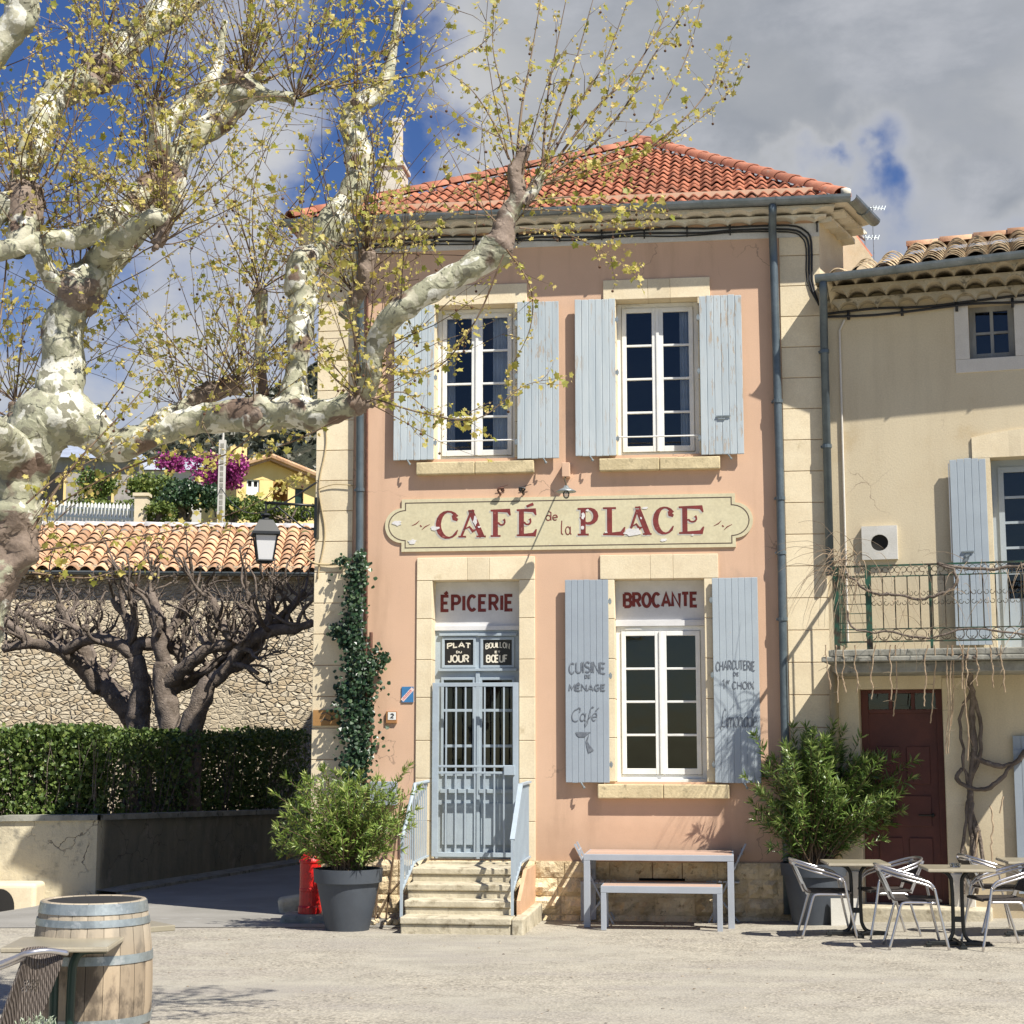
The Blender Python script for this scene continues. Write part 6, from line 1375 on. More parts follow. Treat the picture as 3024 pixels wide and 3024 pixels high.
def leaf_lance(mb, p, d, n, L, w, t, droop=.2):
    x = d.cross(n).normalized(); m = p+d*L*.5+n*.02*L; e = p+d*L-n*droop*L; a = p+d*L*.22; 
    mb.add([p, a+x*w*.8, m+x*w, e, m-x*w, a-x*w*.8], [(0, 1, 2, 4, 5), (2, 3, 4)], t)
def rand_n(r, d):
    n = runit(r); n = n-d*n.dot(d); 
    return n.normalized() if n.length > .05 else d.orthogonal().normalized()
# ================================================================== PLANE TREE
TD = 9.6
tr_ = random.Random(11)
limbs = [  # (P-pixel x, y, radius px, depth offset, knobby 0..1)
 ('trunk', [(-52, 1330, 44, .05, 0), (-48, 1220, 42, 0, .2), (-22, 1140, 38, 0, .7), (0, 1066, 40, 0, .75), (18, 1010, 46, 0, .8), (26, 950, 47, 0, .45), (36, 890, 50, 0, 0), (58, 835, 55, 0, 0), (88, 795, 58, 0, 0), (125, 790, 54, 0, 0), (165, 806, 42, .05, .15), (210, 838, 32, .1, 0), (258, 830, 26, .1, 0), (305, 819, 24, .1, .1), (352, 796, 26, .1, .1), (423, 785, 28, .05, .0), (480, 784, 30, 0, .7), (520, 782, 32, 0, .1), (552, 775, 36, 0, 0), (596, 783, 27, -.05, 0), (643, 768, 23, -.1, .45), (680, 752, 26, -.1, .9)]),
 ('left', [(40, 905, 42, 0, 0), (18, 850, 36, -.2, .1), (-20, 812, 30, -.5, 0), (-80, 770, 30, -.8, 0)]),
 ('centre', [(112, 790, 48, 0, 0), (114, 740, 43, 0, 0), (116, 700, 38, 0, 0), (116, 654, 36, 0, 0), (122, 612, 34, 0, .2), (136, 575, 36, .0, .75), (150, 543, 40, .0, .6), (180, 512, 34, .1, .1), (210, 482, 29, .15, 0), (238, 452, 27, .2, 0), (262, 425, 30, .25, .1), (295, 395, 34, .3, .75), (318, 350, 30, .3, .5), (327, 315, 26, .35, 0), (345, 281, 24, .4, 0), (372, 257, 22, .45, 0), (400, 236, 24, .5, .1), (424, 218, 25, .5, .1), (440, 190, 28, .5, .4), (462, 156, 36, .5, .95)]),
 ('stub', [(462, 160, 24, .5, .6), (500, 178, 11, .45, 0), (540, 182, 11, .4, 0), (558, 186, 13, .4, .9)]),
 ('lfork', [(140, 555, 26, 0, .5), (104, 534, 19, -.1, .1), (88, 508, 16, -.15, 0), (74, 480, 15, -.2, 0), (66, 458, 15, -.2, 0)]),
 ('horizontal', [(-60, 485, 20, -.4, 0), (0, 474, 19, -.3, 0), (66, 458, 18, -.2, .0), (110, 450, 17, -.15, 0), (145, 452, 19, -.1, 0), (175, 438, 21, -.1, 0), (205, 415, 22, -.05, 0), (240, 395, 23, .05, .0), (270, 366, 25, .2, .1), (290, 350, 28, .28, .2)]),
 ('lower', [(175, 500, 24, .1, 0), (215, 462, 22, -.15, 0), (250, 436, 20, -.3, 0), (285, 410, 16, -.35, .2), (310, 425, 14, -.3, .9), (296, 462, 15, -.3, .95)]),
 ('upper_left', [(30, 480, 18, -.25, .2), (40, 430, 25, -.2, .6), (48, 385, 31, -.1, .95), (44, 338, 24, 0, .2), (56, 300, 25, .05, 0), (68, 268, 25, .1, 0), (78, 223, 25, .2, .1), (102, 190, 26, .3, .55), (142, 162, 28, .4, .5), (186, 142, 32, .5, .9), (212, 108, 27, .6, 0), (254, 72, 28, .7, 0), (295, 42, 30, .8, .1), (325, 18, 31, .9, .3), (360, -8, 25, 1.0, 0), (420, -50, 26, 1.1, 0)]),
 ('far_left', [(-30, 440, 22, -.3, .2), (-5, 400, 24, -.2, .5), (48, 385, 22, -.1, .7)]),
 ('top_left', [(-60, 150, 22, -.3, 0), (-10, 100, 26, -.3, 0), (10, 70, 27, -.3, .0), (38, 35, 31, -.3, .3), (40, 10, 30, -.3, .2), (20, -50, 24, -.3, 0)]),
 ('mid_up', [(300, 310, 22, .3, 0), (302, 270, 21, .2, 0), (297, 235, 16, .15, .1), (291, 196, 15, .1, .95)]),
 ('mid_up2', [(300, 262, 16, .2, 0), (330, 222, 16, .3, .1), (358, 195, 16, .4, .2), (389, 169, 16, .4, .3), (405, 140, 12, .4, .1), (414, 105, 8, .45, 0), (424, 40, 6, .5, 0)]),
 ('right_up', [(552, 770, 34, 0, 0), (556, 734, 27, 0, 0), (560, 690, 20, 0, 0), (564, 645, 22, 0, .0), (566, 600, 25, .05, 0), (572, 560, 26, .1, .1), (562, 533, 27, .1, .2), (575, 495, 27, .15, .7), (606, 468, 23, .2, .1), (622, 428, 29, .25, .45), (640, 400, 27, .3, 0), (664, 370, 25, .35, 0), (677, 325, 26, .4, 0), (675, 285, 27, .45, .45), (664, 240, 21, .5, .3), (668, 208, 20, .5, .65), (695, 186, 19, .55, .5), (722, 160, 15, .6, .4), (738, 115, 11, .65, .55), (748, 50, 8, .7, .5), (752, -20, 6, .7, .3)]),
 ('right_arm', [(676, 752, 22, -.1, .8), (698, 715, 19, -.15, .3), (706, 660, 18, -.2, .2), (726, 618, 21, -.25, 0), (752, 588, 22, -.3, 0), (788, 562, 22, -.3, 0), (815, 546, 23, -.3, 0), (850, 524, 22, -.3, 0), (884, 508, 25, -.3, 0), (915, 486, 25, -.3, 0), (940, 462, 27, -.3, .85), (948, 430, 18, -.3, .85), (958, 405, 16, -.3, .7), (978, 378, 16, -.3, .65), (975, 345, 13, -.3, .8), (972, 325, 13, -.3, .9), (992, 280, 9, -.3, .9)]),
 ('right_arm2', [(985, 385, 14, -.3, .7), (1008, 356, 11, -.3, .6), (1022, 326, 9, -.3, .3)]),
 ('knot_stub', [(650, 600, 12, .2, .5), (672, 560, 13, .15, .7), (688, 520, 14, .1, .8), (692, 478, 15, .1, .95)]),
 ('thin_up', [(498, 745, 10, .6, .1), (492, 690, 10, .6, .1), (491, 640, 10, .6, 0), (494, 590, 10, .6, .2), (490, 548, 13, .6, .95)]),
 ('left_low', [(-40, 880, 20, .9, .3), (-10, 820, 18, .8, .5), (25, 790, 16, .8, .6), (30, 760, 12, .8, .95)]),
 ('behind', [(250, 840, 18, .5, .1), (300, 800, 20, .7, .3), (345, 770, 16, .8, .6), (400, 745, 20, .9, .9), (450, 725, 16, .9, .9)]),
]
bark = MB(); knobs = []
def L3(x, y, dd): return atP(x, y, TD+dd)
class TintMB(MB):
    pass
for nm, pts in limbs:
    sm = catmull([(x, y, r, dd, k) for x, y, r, dd, k in pts], 6)
    P3 = [L3(x, y, dd) for x, y, r, dd, k in sm]; RR = [max(.004, r*1.5652/FPX*(TD+dd)*(1.08 if r > 12 else 1.0)) for x, y, r, dd, k in sm]; KK = [k for *_, k in sm]
    n = 26 if max(RR) > .05 else 12; f0 = len(bark.f)
    # ring surface with knobbly places where the limb was cut back
    ref = None; rings = []; m = len(P3)
    for i, p in enumerate(P3):
        t = (P3[min(i+1, m-1)]-P3[max(i-1, 0)]).normalized()
        ref = t.orthogonal().normalized() if ref is None else (ref-t*ref.dot(t)).normalized(); b = t.cross(ref); ring_ = []
        for k in range(n):
            a = 2*math.pi*k/n; dv = ref*math.cos(a)+b*math.sin(a); q = p+dv*RR[i]
            lump = .16+.30*KK[i]; rr = RR[i]*(1+lump*(noise.noise(q*6)*1.1+.8*noise.noise(q*15))+.14*KK[i]*abs(noise.noise(q*34))*1.5+.10*noise.noise(q*2.5)); ring_.append(p+dv*rr)
        rings.append(ring_)
    vs = [v for r_ in rings for v in r_]; b0 = len(bark.v); bark.v.extend(vs)
    for i in range(m-1):
        for k in range(n): bark.f.append([b0+i*n+k, b0+i*n+(k+1) % n, b0+(i+1)*n+(k+1) % n, b0+(i+1)*n+k]); bark.t.append(max(0, min(1, KK[i])))
    bark.f.append([b0+(m-1)*n+k for k in range(n)]); bark.t.append(KK[-1])
    for i in range(len(pts)):
        x, y, r, dd, k = pts[i]
        if k >= .6: knobs.append((L3(x, y, dd), r*1.5652/FPX*(TD+dd), k, x, y))
for p, r, k, x, y in knobs:      # burrs
    for j in range(5): q = p+runit(tr_)*r*.8; b0 = len(bark.f); bark.blob(q, r*tr_.uniform(.28, .5), 9, 7, .5, 14, tint=.9)
tree = empty('plane_tree', (L3(-52, 1330, 0).x, TD, gz(-3.5, TD))); tloc = Vector(tree.location)
def offset(mb_, v): mb_.v = [a-v for a in mb_.v]
# carry the trunk down to the ground
base = L3(-52, 1330, .05); g_ = Vector((base.x-.15, base.y, gz(base.x, base.y)-.1)); bark.tube([base+Vector((0, 0, .06)), base.lerp(g_, .35), base.lerp(g_, .8), g_], [.125, .15, .19, .27], 26, tint=.2, lump=.12, lf=4)
# shoots
shoots = MB(); leaves = MB(); balls = MB()
def add_leaves(p, d, r, small=.0):
    for _ in range(r.choice((1, 2, 3, 3))):
        dd = (d*.3+runit(r)+Vector((0, 0, -.15))).normalized(); s = r.uniform(.012, .027) if r.random() < .82 else r.uniform(.030, .054)
        t = min(1, max(0, r.gauss(.60, .27))) if s < .03 else r.uniform(.0, .6)
        q = p+dd*r.uniform(.004, .022)
        (leaf_lobed if s > .022 else leaf_small)(leaves, q, dd, rand_n(r, dd), s, t)
def shoot(p, d, L, r0, r, kind=1, curve=.25):
    n = max(6, int(L/.10)); d = d.normalized(); pts = [p.copy()]; up = Vector((0, 0, 1)); rads = [r0]
    bend = runit(r)*.05
    for i in range(n):
        d = (d+up*curve*.12+runit(r)*.10+bend*1.3).normalized(); p = p+d*(L/n); pts.append(p.copy()); rads.append(r0*(1-.82*(i+1)/n))
    shoots.tube(pts, rads, 5 if r0 > .006 else 3, cap=False, tint=r.random())
    for i in range(1, n+1):
        if r.random() < .76*(.5+.7*i/n): add_leaves(pts[i], d, r)
        if kind and r.random() < .30:
            dd = (d+runit(r)*1.1).normalized(); l2 = r.uniform(.08, .26); q = pts[i]; q2 = q+dd*l2*.5; q3 = q2+(dd+runit(r)*.4).normalized()*l2*.5
            shoots.tube([q, q2, q3], [.0028, .002, .001], 3, cap=False, tint=r.random())
            for w in (q2, q3, q3): add_leaves(w, dd, r)
        if r.random() < .07:
            q = pts[i]; e = q+Vector((r.uniform(-.02, .02), r.uniform(-.02, .02), -r.uniform(.04, .08))); shoots.tube([q, e], .0012, 3, cap=False, tint=.5); balls.blob(e, .0085, 6, 5, 0, tint=r.random())
for p, r, k, x, y in knobs:
    if y > 850: cnt = 3
    elif x > 900: cnt = 2
    elif k > .8: cnt = 17
    else: cnt = 7
    for j in range(cnt):
        az = tr_.uniform(0, 2*math.pi); sp = abs(tr_.gauss(.7, .45)); d = Vector((math.sin(sp)*math.cos(az), math.sin(sp)*math.sin(az)*.8, math.cos(sp)))
        shoot(p+d*r*.8, d, tr_.uniform(.5, 1.6), tr_.uniform(.003, .006), tr_)
# long named whips of the right-hand crown, following the photograph
def whip_px(pts, dd, r0):
    sm = catmull([(x, y) for x, y in pts], 6); P3 = [atP(x, y, TD+dd+.3*i/len(sm)) for i, (x, y) in enumerate(sm)]; n = len(P3)
    shoots.tube(P3, [r0*(1-.8*i/n) for i in range(n)], 5, cap=False, tint=tr_.random())
    for i in range(2, n):
        dir_ = (P3[i]-P3[i-1]).normalized()
        if tr_.random() < .9: add_leaves(P3[i], dir_, tr_)
        if tr_.random() < .5: add_leaves(P3[i].lerp(P3[i-1], .5), dir_, tr_)
        if tr_.random() < .38: shoot(P3[i], (dir_+runit(tr_)*.9), tr_.uniform(.08, .25), .0022, tr_, 0)
for pts, dd, r0 in (([(975, 300), (985, 200), (1000, 120), (1020, 0)], -.3, .010), ([(970, 300), (955, 200), (930, 90), (935, -10)], -.3, .006), ([(1022, 330), (1030, 220), (1040, 140), (1070, -10)], -.3, .009),
    ([(1024, 325), (1050, 220), (1085, 120), (1120, -5)], -.3, .009), ([(1030, 320), (1090, 200), (1140, 120), (1185, 0)], -.3, .008), ([(1035, 322), (1120, 210), (1190, 140), (1240, 60), (1270, 0)], -.3, .009),
    ([(1035, 330), (1110, 280), (1180, 200), (1230, 110), (1265, 60), (1310, -5)], -.3, .008), ([(1040, 340), (1130, 300), (1220, 240), (1290, 120), (1325, 0)], -.3, .007),
    ([(1030, 345), (1120, 318), (1220, 280), (1300, 215), (1350, 150), (1375, 100)], -.3, .009), ([(1020, 350), (1120, 330), (1210, 290), (1300, 240), (1385, 165)], -.3, .006),
    ([(1000, 380), (1090, 372), (1180, 395), (1280, 405)], -.35, .006), ([(985, 395), (1090, 400), (1150, 420), (1230, 425)], -.35, .005), ([(980, 430), (1060, 440), (1130, 470), (1190, 510)], -.4, .005),
    ([(960, 300), (930, 230), (890, 170), (850, 140)], -.3, .007), ([(955, 470), (1000, 540), (1000, 620), (960, 700)], -.4, .006), ([(950, 480), (900, 600), (830, 690), (760, 700), (700, 640)], -.45, .006),
    ([(700, 750), (800, 780), (900, 790), (985, 730), (1045, 715)], -.4, .006), ([(690, 760), (760, 740), (830, 790), (905, 770)], -.4, .005), ([(560, 186), (600, 165), (680, 130), (760, 60), (830, -10)], .4, .010),
    ([(562, 186), (650, 160), (740, 150), (820, 130), (900, 90), (950, 40)], .4, .008), ([(470, 140), (500, 60), (560, -10)], .5, .009), ([(462, 140), (466, 50), (470, -10)], .5, .010), ([(455, 140), (410, 60), (360, 0)], .5, .008), ([(480, 150), (560, 80), (640, -5)], .5, .008), ([(485, 160), (580, 110), (690, 40), (730, -5)], .5, .008),
    ([(500, 780), (420, 700), (350, 640), (280, 660)], .6, .007), ([(300, 860), (200, 900), (100, 960), (90, 990)], -.5, .008), ([(640, 790), (560, 830), (470, 860), (400, 880)], -.4, .006), ([(500, 800), (420, 860), (340, 850), (240, 900)], -.5, .006),
    ([(70, 1040), (200, 1020), (330, 1000), (460, 960), (560, 905)], -.6, .006), ([(60, 1080), (170, 1090), (260, 1060)], -.6, .005), ([(60, 1000), (130, 890), (230, 780), (300, 700)], -.6, .009), ([(50, 950), (110, 900), (190, 860), (290, 800)], -.6, .006),
    ([(-5, 640), (10, 520), (25, 300), (20, 250)], -.3, .007), ([(80, 350), (110, 260), (150, 100), (150, 0)], .1, .008), ([(100, 330), (160, 200), (220, 190)], .1, .006), ([(60, 350), (30, 250), (60, 100), (90, 60)], .1, .007)):
    whip_px(pts, dd, r0)
# young wood all through the crown
for nm, pts in limbs:
    for i, (x, y, r, dd, k) in enumerate(pts):
        if y > 830 or y < -30: continue
        for j in range(0 if x > 900 else 1):
            d = Vector((tr_.uniform(-1, 1), tr_.uniform(-.7, .7), tr_.uniform(.2, 1.3))); shoot(L3(x, y, dd)+d.normalized()*r*.0024, d, tr_.uniform(.35, 1.05), tr_.uniform(.0025, .005), tr_)
for m_ in (bark, shoots, leaves, balls): offset(m_, tloc)
bark.build('trunk', M_bark, tree, smooth=True); shoots.build('twigs', M_twig, tree, smooth=True); lv = leaves.build('leaves', M_leaf, tree); tag(lv, kind='stuff'); bb = balls.build('seed_balls', pm('seed_ball', (.10, .045, .02), bump=0), tree); tag(bb, kind='stuff')
tag(tree, 'big pollarded plane tree with mottled white and olive bark and small yellow-green spring leaves', 'tree')
print('plane leaves', len(leaves.f), 'shoots', len(shoots.f))

# ================================================================== pollarded trees in front of the barn
def pollard(base_pts, prim, y0, name, lab, seed, group=None):
    r = random.Random(seed); mb = MB(); cl = MB()
    def p3(x, y, dy=0): return atP(x, y, y0+dy)
    b = p3(base_pts[0][0], base_pts[0][1]); root = empty(name, (b.x, b.y, .55))
    trunk = [(Vector((b.x, b.y, .4)), .23)]+[(p3(x, y), rad) for x, y, rad in base_pts]
    s_ = catmull([(*p, q) for p, q in trunk], 4); mb.tube([Vector(q[:3]) for q in s_], [q[3] for q in s_], 12, lump=.28, lf=5)
    def gnarl(p, d, L, r0, depth):
        n = max(4, int(L/.16)); pts = [p.copy()]; rads = [r0]
        for i in range(n):
            d = (d+runit(r)*.42+Vector((0, 0, .10))).normalized(); p = p+d*(L/n)*r.uniform(.8, 1.15)
            if p.z > 5.62: d.z = -abs(d.z)*.2; p.z = 5.62
            pts.append(p.copy()); rads.append(r0*(1-.45*(i+1)/n)*(1+.25*r.random()))
        s2 = catmull([(*a, q) for a, q in zip(pts, rads)], 2); mb.tube([Vector(q[:3]) for q in s2], [q[3] for q in s2], 8, lump=.3, lf=9)
        if depth == 0:
            for _ in range(3): mb.blob(p+runit(r)*.03, r0*r.uniform(.7, 1.15), 7, 6, .5, 14)
            for _ in range(3): whip(p, (r.uniform(-1, 1), r.uniform(-1, 1), .8), r.uniform(.06, .18), .009, cl, -.2, 4, r)
            return
        for _ in range(r.choice((2, 3, 3))):
            q = pts[r.randrange(max(1, n//2), n+1)]; gnarl(q, (d+runit(r)*.9+Vector((0, 0, .15))).normalized(), L*r.uniform(.5, .8), rads[-1]*.8, depth-1)
    for pts in prim:
        P_ = [p3(x, y, dy) for x, y, rad, dy in pts]; Rr = [q[2] for q in pts]
        s2 = catmull([(*a, q) for a, q in zip(P_, Rr)], 5); mb.tube([Vector(q[:3]) for q in s2], [q[3] for q in s2], 10, lump=.3, lf=6)
        m = len(s2)
        for j in range(4, m, 2):
            p = Vector(s2[j][:3]); up = Vector((r.uniform(-.9, .9), r.uniform(-.9, .9), r.uniform(.15, 1.1))).normalized(); room = max(.25, 5.5-p.z)
            gnarl(p, up, min(room, r.uniform(.35, 1.0)), s2[j][3]*.40, r.choice((0, 1, 1, 2)))
    for m_ in (mb, cl): m_.v = [a-Vector(root.location) for a in m_.v]
    mb.build('trunk', M_fig, root, smooth=True); tag(cl.build('twigs', M_fig, root), kind='stuff'); tag(root, lab, 'tree', 'bare pollarded trees in front of the stone barn'); return root
pollard([(262, 1385, .22), (245, 1345, .21), (215, 1310, .19), (180, 1290, .16)], [[(190, 1300, .16, 0), (150, 1255, .14, -.2), (110, 1225, .11, -.4), (60, 1215, .09, -.5), (5, 1225, .07, -.6)], [(180, 1290, .15, 0), (165, 1240, .13, .2), (140, 1190, .10, .3), (110, 1140, .07, .3)], [(215, 1310, .15, 0), (180, 1265, .12, .3), (150, 1245, .10, .5), (90, 1190, .08, .6), (30, 1150, .06, .6)], [(60, 1215, .08, -.5), (20, 1180, .07, -.5), (-30, 1150, .06, -.5)]],
        29.5, 'pollarded_tree', 'left pollarded tree whose trunk leans to the left of its neighbours', 21)
pollard([(262, 1390, .2), (262, 1340, .19), (268, 1290, .17), (255, 1240, .15)], [[(255, 1240, .14, 0), (225, 1215, .12, 0), (170, 1205, .10, .2), (120, 1230, .08, .4)], [(255, 1240, .13, 0), (268, 1215, .12, 0), (330, 1225, .10, .2), (345, 1260, .09, .3)], [(240, 1230, .10, 0), (245, 1180, .09, .2), (215, 1130, .07, .3)], [(300, 1215, .09, 0), (290, 1160, .08, 0), (270, 1120, .06, .1)]],
        28.5, 'pollarded_tree', 'upright pollarded tree directly behind the barrel, second from the left', 22)
pollard([(322, 1395, .22), (316, 1340, .2), (308, 1290, .18), (312, 1250, .16)], [[(312, 1260, .15, 0), (300, 1215, .13, 0), (300, 1170, .11, 0), (285, 1120, .07, .1)], [(312, 1290, .14, 0), (350, 1260, .12, -.2), (390, 1225, .11, -.3), (440, 1215, .10, -.3), (500, 1190, .08, -.3), (560, 1180, .06, -.3)], [(318, 1300, .13, 0), (355, 1285, .12, .3), (400, 1260, .11, .4), (440, 1230, .10, .4), (470, 1180, .08, .4), (480, 1130, .06, .4)], [(300, 1220, .10, 0), (330, 1180, .09, .3), (350, 1130, .07, .3)]],
        28.0, 'pollarded_tree', 'middle pollarded tree with a long limb reaching right towards the café', 23)
pollard([(358, 1398, .19), (368, 1350, .18), (382, 1310, .16), (400, 1285, .14)], [[(400, 1285, .13, 0), (430, 1262, .12, 0), (455, 1225, .11, 0), (500, 1195, .10, -.1), (560, 1185, .08, -.2), (590, 1175, .06, -.3)], [(430, 1262, .11, 0), (470, 1240, .10, .2), (510, 1160, .08, .2), (500, 1110, .06, .2)], [(455, 1225, .10, 0), (420, 1180, .08, .2), (400, 1130, .07, .2)], [(500, 1195, .08, 0), (545, 1150, .07, .1), (575, 1115, .05, .1)]],
        27.5, 'pollarded_tree', 'right-hand pollarded tree with its trunk leaning towards the café', 24)

# ================================================================== hedges behind the wall
def hedge(name, lab, t0, t1, h, thick_, n, seed, gaps=None, mat=None):
    """along the wall line, parameter = metres from gw0"""
    r = random.Random(seed); L1 = (gw1-gw0).length; L2 = (gw2-gw1).length
    def pos(t):
        if t < L1: p = gw0+(gw1-gw0).normalized()*t; s_ = side(1)
        else: p = gw1+(gw2-gw1).normalized()*(t-L1); s_ = side(2)
        return p, s_
    p0_, s0_ = pos(t0); root = empty(name, (p0_.x, p0_.y, .8)); o = Vector(root.location); lv = MB(); st_ = MB()
    for i in range(n):
        t = r.uniform(t0, t1); p, s_ = pos(t); w = .35+thick_*r.random(); z = .85+(h(t)-.85)*(1-r.random()**1.15)
        top = h(t)+.34*noise.noise(Vector((t*1.9, w*3, seed)))+.12*noise.noise(Vector((t*6, w*9, seed)))
        w += .22*noise.noise(Vector((t*2.3, z*2.3, seed+9)))
        z = min(z, top)
        if gaps and gaps(t, z, w, r): continue
        q = Vector((p.x+s_.x*w, p.y+s_.y*w, z))-o
        d = (runit(r)+Vector((0, 0, .25))-s_*.4).normalized(); leaf_small(lv, q, d, rand_n(r, d), r.uniform(.05, .085), min(1, max(0, r.gauss(.45, .22))))
    for i in range(int((t1-t0)*26)):
        t = r.uniform(t0, t1); p, s_ = pos(t); w = .40+thick_*.9*r.random(); q = Vector((p.x+s_.x*w, p.y+s_.y*w, .8))-o
        whip(q, (r.uniform(-.25, .25), r.uniform(-.25, .25), 1), h(t)-.95, .012, st_, -.4, 7, r, .3)
    l_ = lv.build('leaves', mat or M_leafh, root); tag(l_, kind='stuff'); st_.build('stems', M_fig, root); tag(root, lab, 'hedge'); return root
Lw = (gw1-gw0).length
zt1 = lambda t: 2.34-.018*max(0, t)
hedge('hedge', 'sunlit green hedge above the left end of the garden wall', -2.2, Lw-.02, lambda t: 2.27, .85, 17000, 31)
L2w = (gw2-gw1).length
def gp(t, z, w, r): 
    u = (t-Lw)/L2w
    dens = .30 if (u > .38 and z < 1.95) else (.62 if z < 1.75 else 0)
    if .82 < u < .95: dens *= .2
    return r.random() < dens+ (.35 if noise.noise(Vector((t*1.6, z*2.2, 4))) < -.12 and u > .3 and z < 2.0 else 0)
hedge('hedge', 'dark shaded hedge along the lane, thin at its foot, right of the sunlit hedge', Lw+.05, Lw+L2w+1.5, lambda t: 2.26-.012*(t-Lw)+(.10 if t > Lw+L2w*.86 else 0), .8, 24000, 32, gp)
# ================================================================== shrubs on the slope
def bush(name, lab, c, rad, n, s, mat, seed, cat='shrub', trunk=0.0, group=None, spikes=False):
    r = random.Random(seed); c = Vector(c); root = empty(name, (c.x, c.y, c.z-rad[2]-trunk)); o = Vector(root.location); mb = MB(); sub = [(runit(r), r.uniform(.25, .55)) for _ in range(14)]
    for i in range(n):
        d, q = r.choice(sub); p = Vector((d.x*rad[0], d.y*rad[1], d.z*rad[2]))*.62+Vector((runit(r).x*rad[0], runit(r).y*rad[1], runit(r).z*rad[2]))*q*r.random()**.4
        dd = (runit(r)+Vector((0, 0, .4))).normalized(); leaf_small(mb, c+p-o, dd, rand_n(r, dd), s*r.uniform(.6, 1.3), min(1, max(0, r.gauss(.5, .22)+.15*noise.noise(p*1.5))))
    l_ = mb.build('crown', mat, root); tk = MB()
    for i in range(5): tk.tube([Vector((.0, 0, -.3)), Vector((r.uniform(-.2, .2)*rad[0], 0, trunk+rad[2]*.5)), Vector((r.uniform(-.6, .6)*rad[0], r.uniform(-.4, .4)*rad[1], trunk+rad[2]*1.4))], [.10, .07, .03], 5)
    tk.build('trunk', M_fig, root); tag(root, lab, cat, group); return root
bush('redbud_tree', 'bright magenta redbud in blossom beside the yellow house', at(645, 1392, 66), (1.35, 1.1, .75), 3600, .13, M_redbud, 41, 'tree', .8)
bush('redbud_tree', 'smaller magenta redbud branch mass left of the main blossom', at(500, 1372, 68), (.75, .7, .5), 1500, .12, M_redbud, 42, 'tree', .8)
M_conif = M_leafi
bush('conifer_shrub', 'dark blue-green conifer shrub in front of the redbud', at(545, 1478, 54), (1.15, .9, .80), 5200, .12, M_leafi, 43)
bush('garden_shrub', 'light green shrub below the yellow house', at(830, 1520, 60), (1.7, .9, .55), 4200, .11, M_grass, 44)
bush('garden_shrub', 'grey-green shrub at the foot of the concrete pole', at(690, 1505, 56), (.5, .5, .45), 1500, .09, M_leafh, 45)
bush('garden_shrub', 'mid-green clipped bush above the picket fence', at(330, 1500, 60), (1.6, .8, .45), 3200, .11, M_grass, 46)
bush('garden_shrub', 'olive bush left of the conifer shrub', at(440, 1440, 62), (1.0, .8, .8), 2600, .12, M_grass, 47)
bush('garden_shrub', 'dark shrub between the grey house and the olive bush', at(290, 1430, 64), (.9, .8, .7), 2200, .12, M_leafh, 48)
bush('garden_shrub', 'dark green bush beside the arch of the yellow house', at(735, 1487, 64), (.55, .5, .35), 1200, .10, M_leafh, 49)
bush('garden_shrub', 'pale bush beside the gate pillar', at(470, 1520, 52), (.6, .5, .4), 1500, .09, M_grass, 50)
# scattered wood on the far hillside: one mass
r = random.Random(5); mb = MB()
for i in range(9000):
    sx = r.uniform(-200, 1100); k = r.random(); y = 112+190*k; p = at(sx, skyl(sx), 310); x = p.x*y/310.0; kk = ((y-110)/200)**.85; z = 9+(p.z-9)*kk
    s = r.uniform(.5, 1.2); t = r.random()
    for q in range(4): d = (runit(r)+Vector((0, 0, .5))).normalized(); leaf_small(mb, Vector((x, y, z))+rv(r, s*.5), d, rand_n(r, d), s, t)
M_far = bpy.data.materials['hedge_leaf'].copy(); M_far.name = 'far_scrub'
for e, c_ in zip([n_ for n_ in M_far.node_tree.nodes if n_.type == 'VALTORGB'][0].color_ramp.elements, ((.035, .045, .03), (.06, .065, .04), (.13, .12, .08))): e.color = (*c_, 1)
hw = mb.build('hillside_scrub', M_far); tag(hw, kind='stuff')

# ================================================================== ivy on the café corner
r = random.Random(61); mb = MB(); sm_ = MB(); spine = [(1064, 1625, 8), (1062, 1660, 30), (1052, 1700, 42), (1048, 1760, 30), (1046, 1800, 34), (1040, 1850, 36), (1050, 1900, 40), (1058, 1950, 58), (1068, 2000, 50), (1058, 2050, 62), (1052, 2100, 58), (1052, 2150, 58), (1058, 2200, 58), (1050, 2250, 50), (1052, 2300, 38), (1040, 2360, 40), (1040, 2420, 30)]
def ivy_leaf(x, y, w, s):
    u, z = FA.at(x, y, w); d = Vector((r.uniform(-1, 1), -.5, r.uniform(-1.2, .4))).normalized(); n = Vector((r.uniform(-.5, .5), -1, r.uniform(-.2, .8))); n = (n-d*n.dot(d)).normalized()
    leaf_small(mb, Vector((u, -w, z)), d, n, s, min(1, abs(r.gauss(.30, .28))))
for (x0, y0, r0), (x1, y1, r1) in zip(spine, spine[1:]):
    for i in range(int((r0+r1)*2.1)):
        t = r.random(); ivy_leaf(x0+(x1-x0)*t+r.gauss(0, (r0+(r1-r0)*t)*.48), y0+(y1-y0)*t+r.uniform(-6, 6), r.uniform(.05, .28), r.uniform(.035, .065))
for cx, cy, rx, ry, n in ((1010, 1655, 22, 16, 60), (995, 1855, 18, 22, 70), (1012, 1880, 22, 26, 60), (1135, 1940, 16, 16, 60), (1118, 1962, 20, 12, 50), (1110, 1920, 18, 14, 26), (1012, 2040, 20, 20, 60), (985, 1872, 14, 8, 14)):
    for i in range(n): ivy_leaf(cx+r.gauss(0, rx*.5), cy+r.gauss(0, ry*.5), r.uniform(.04, .2), r.uniform(.035, .06))
def A3(x, y, w): u, z = FA.at(x, y, w); return (u, -w, z)
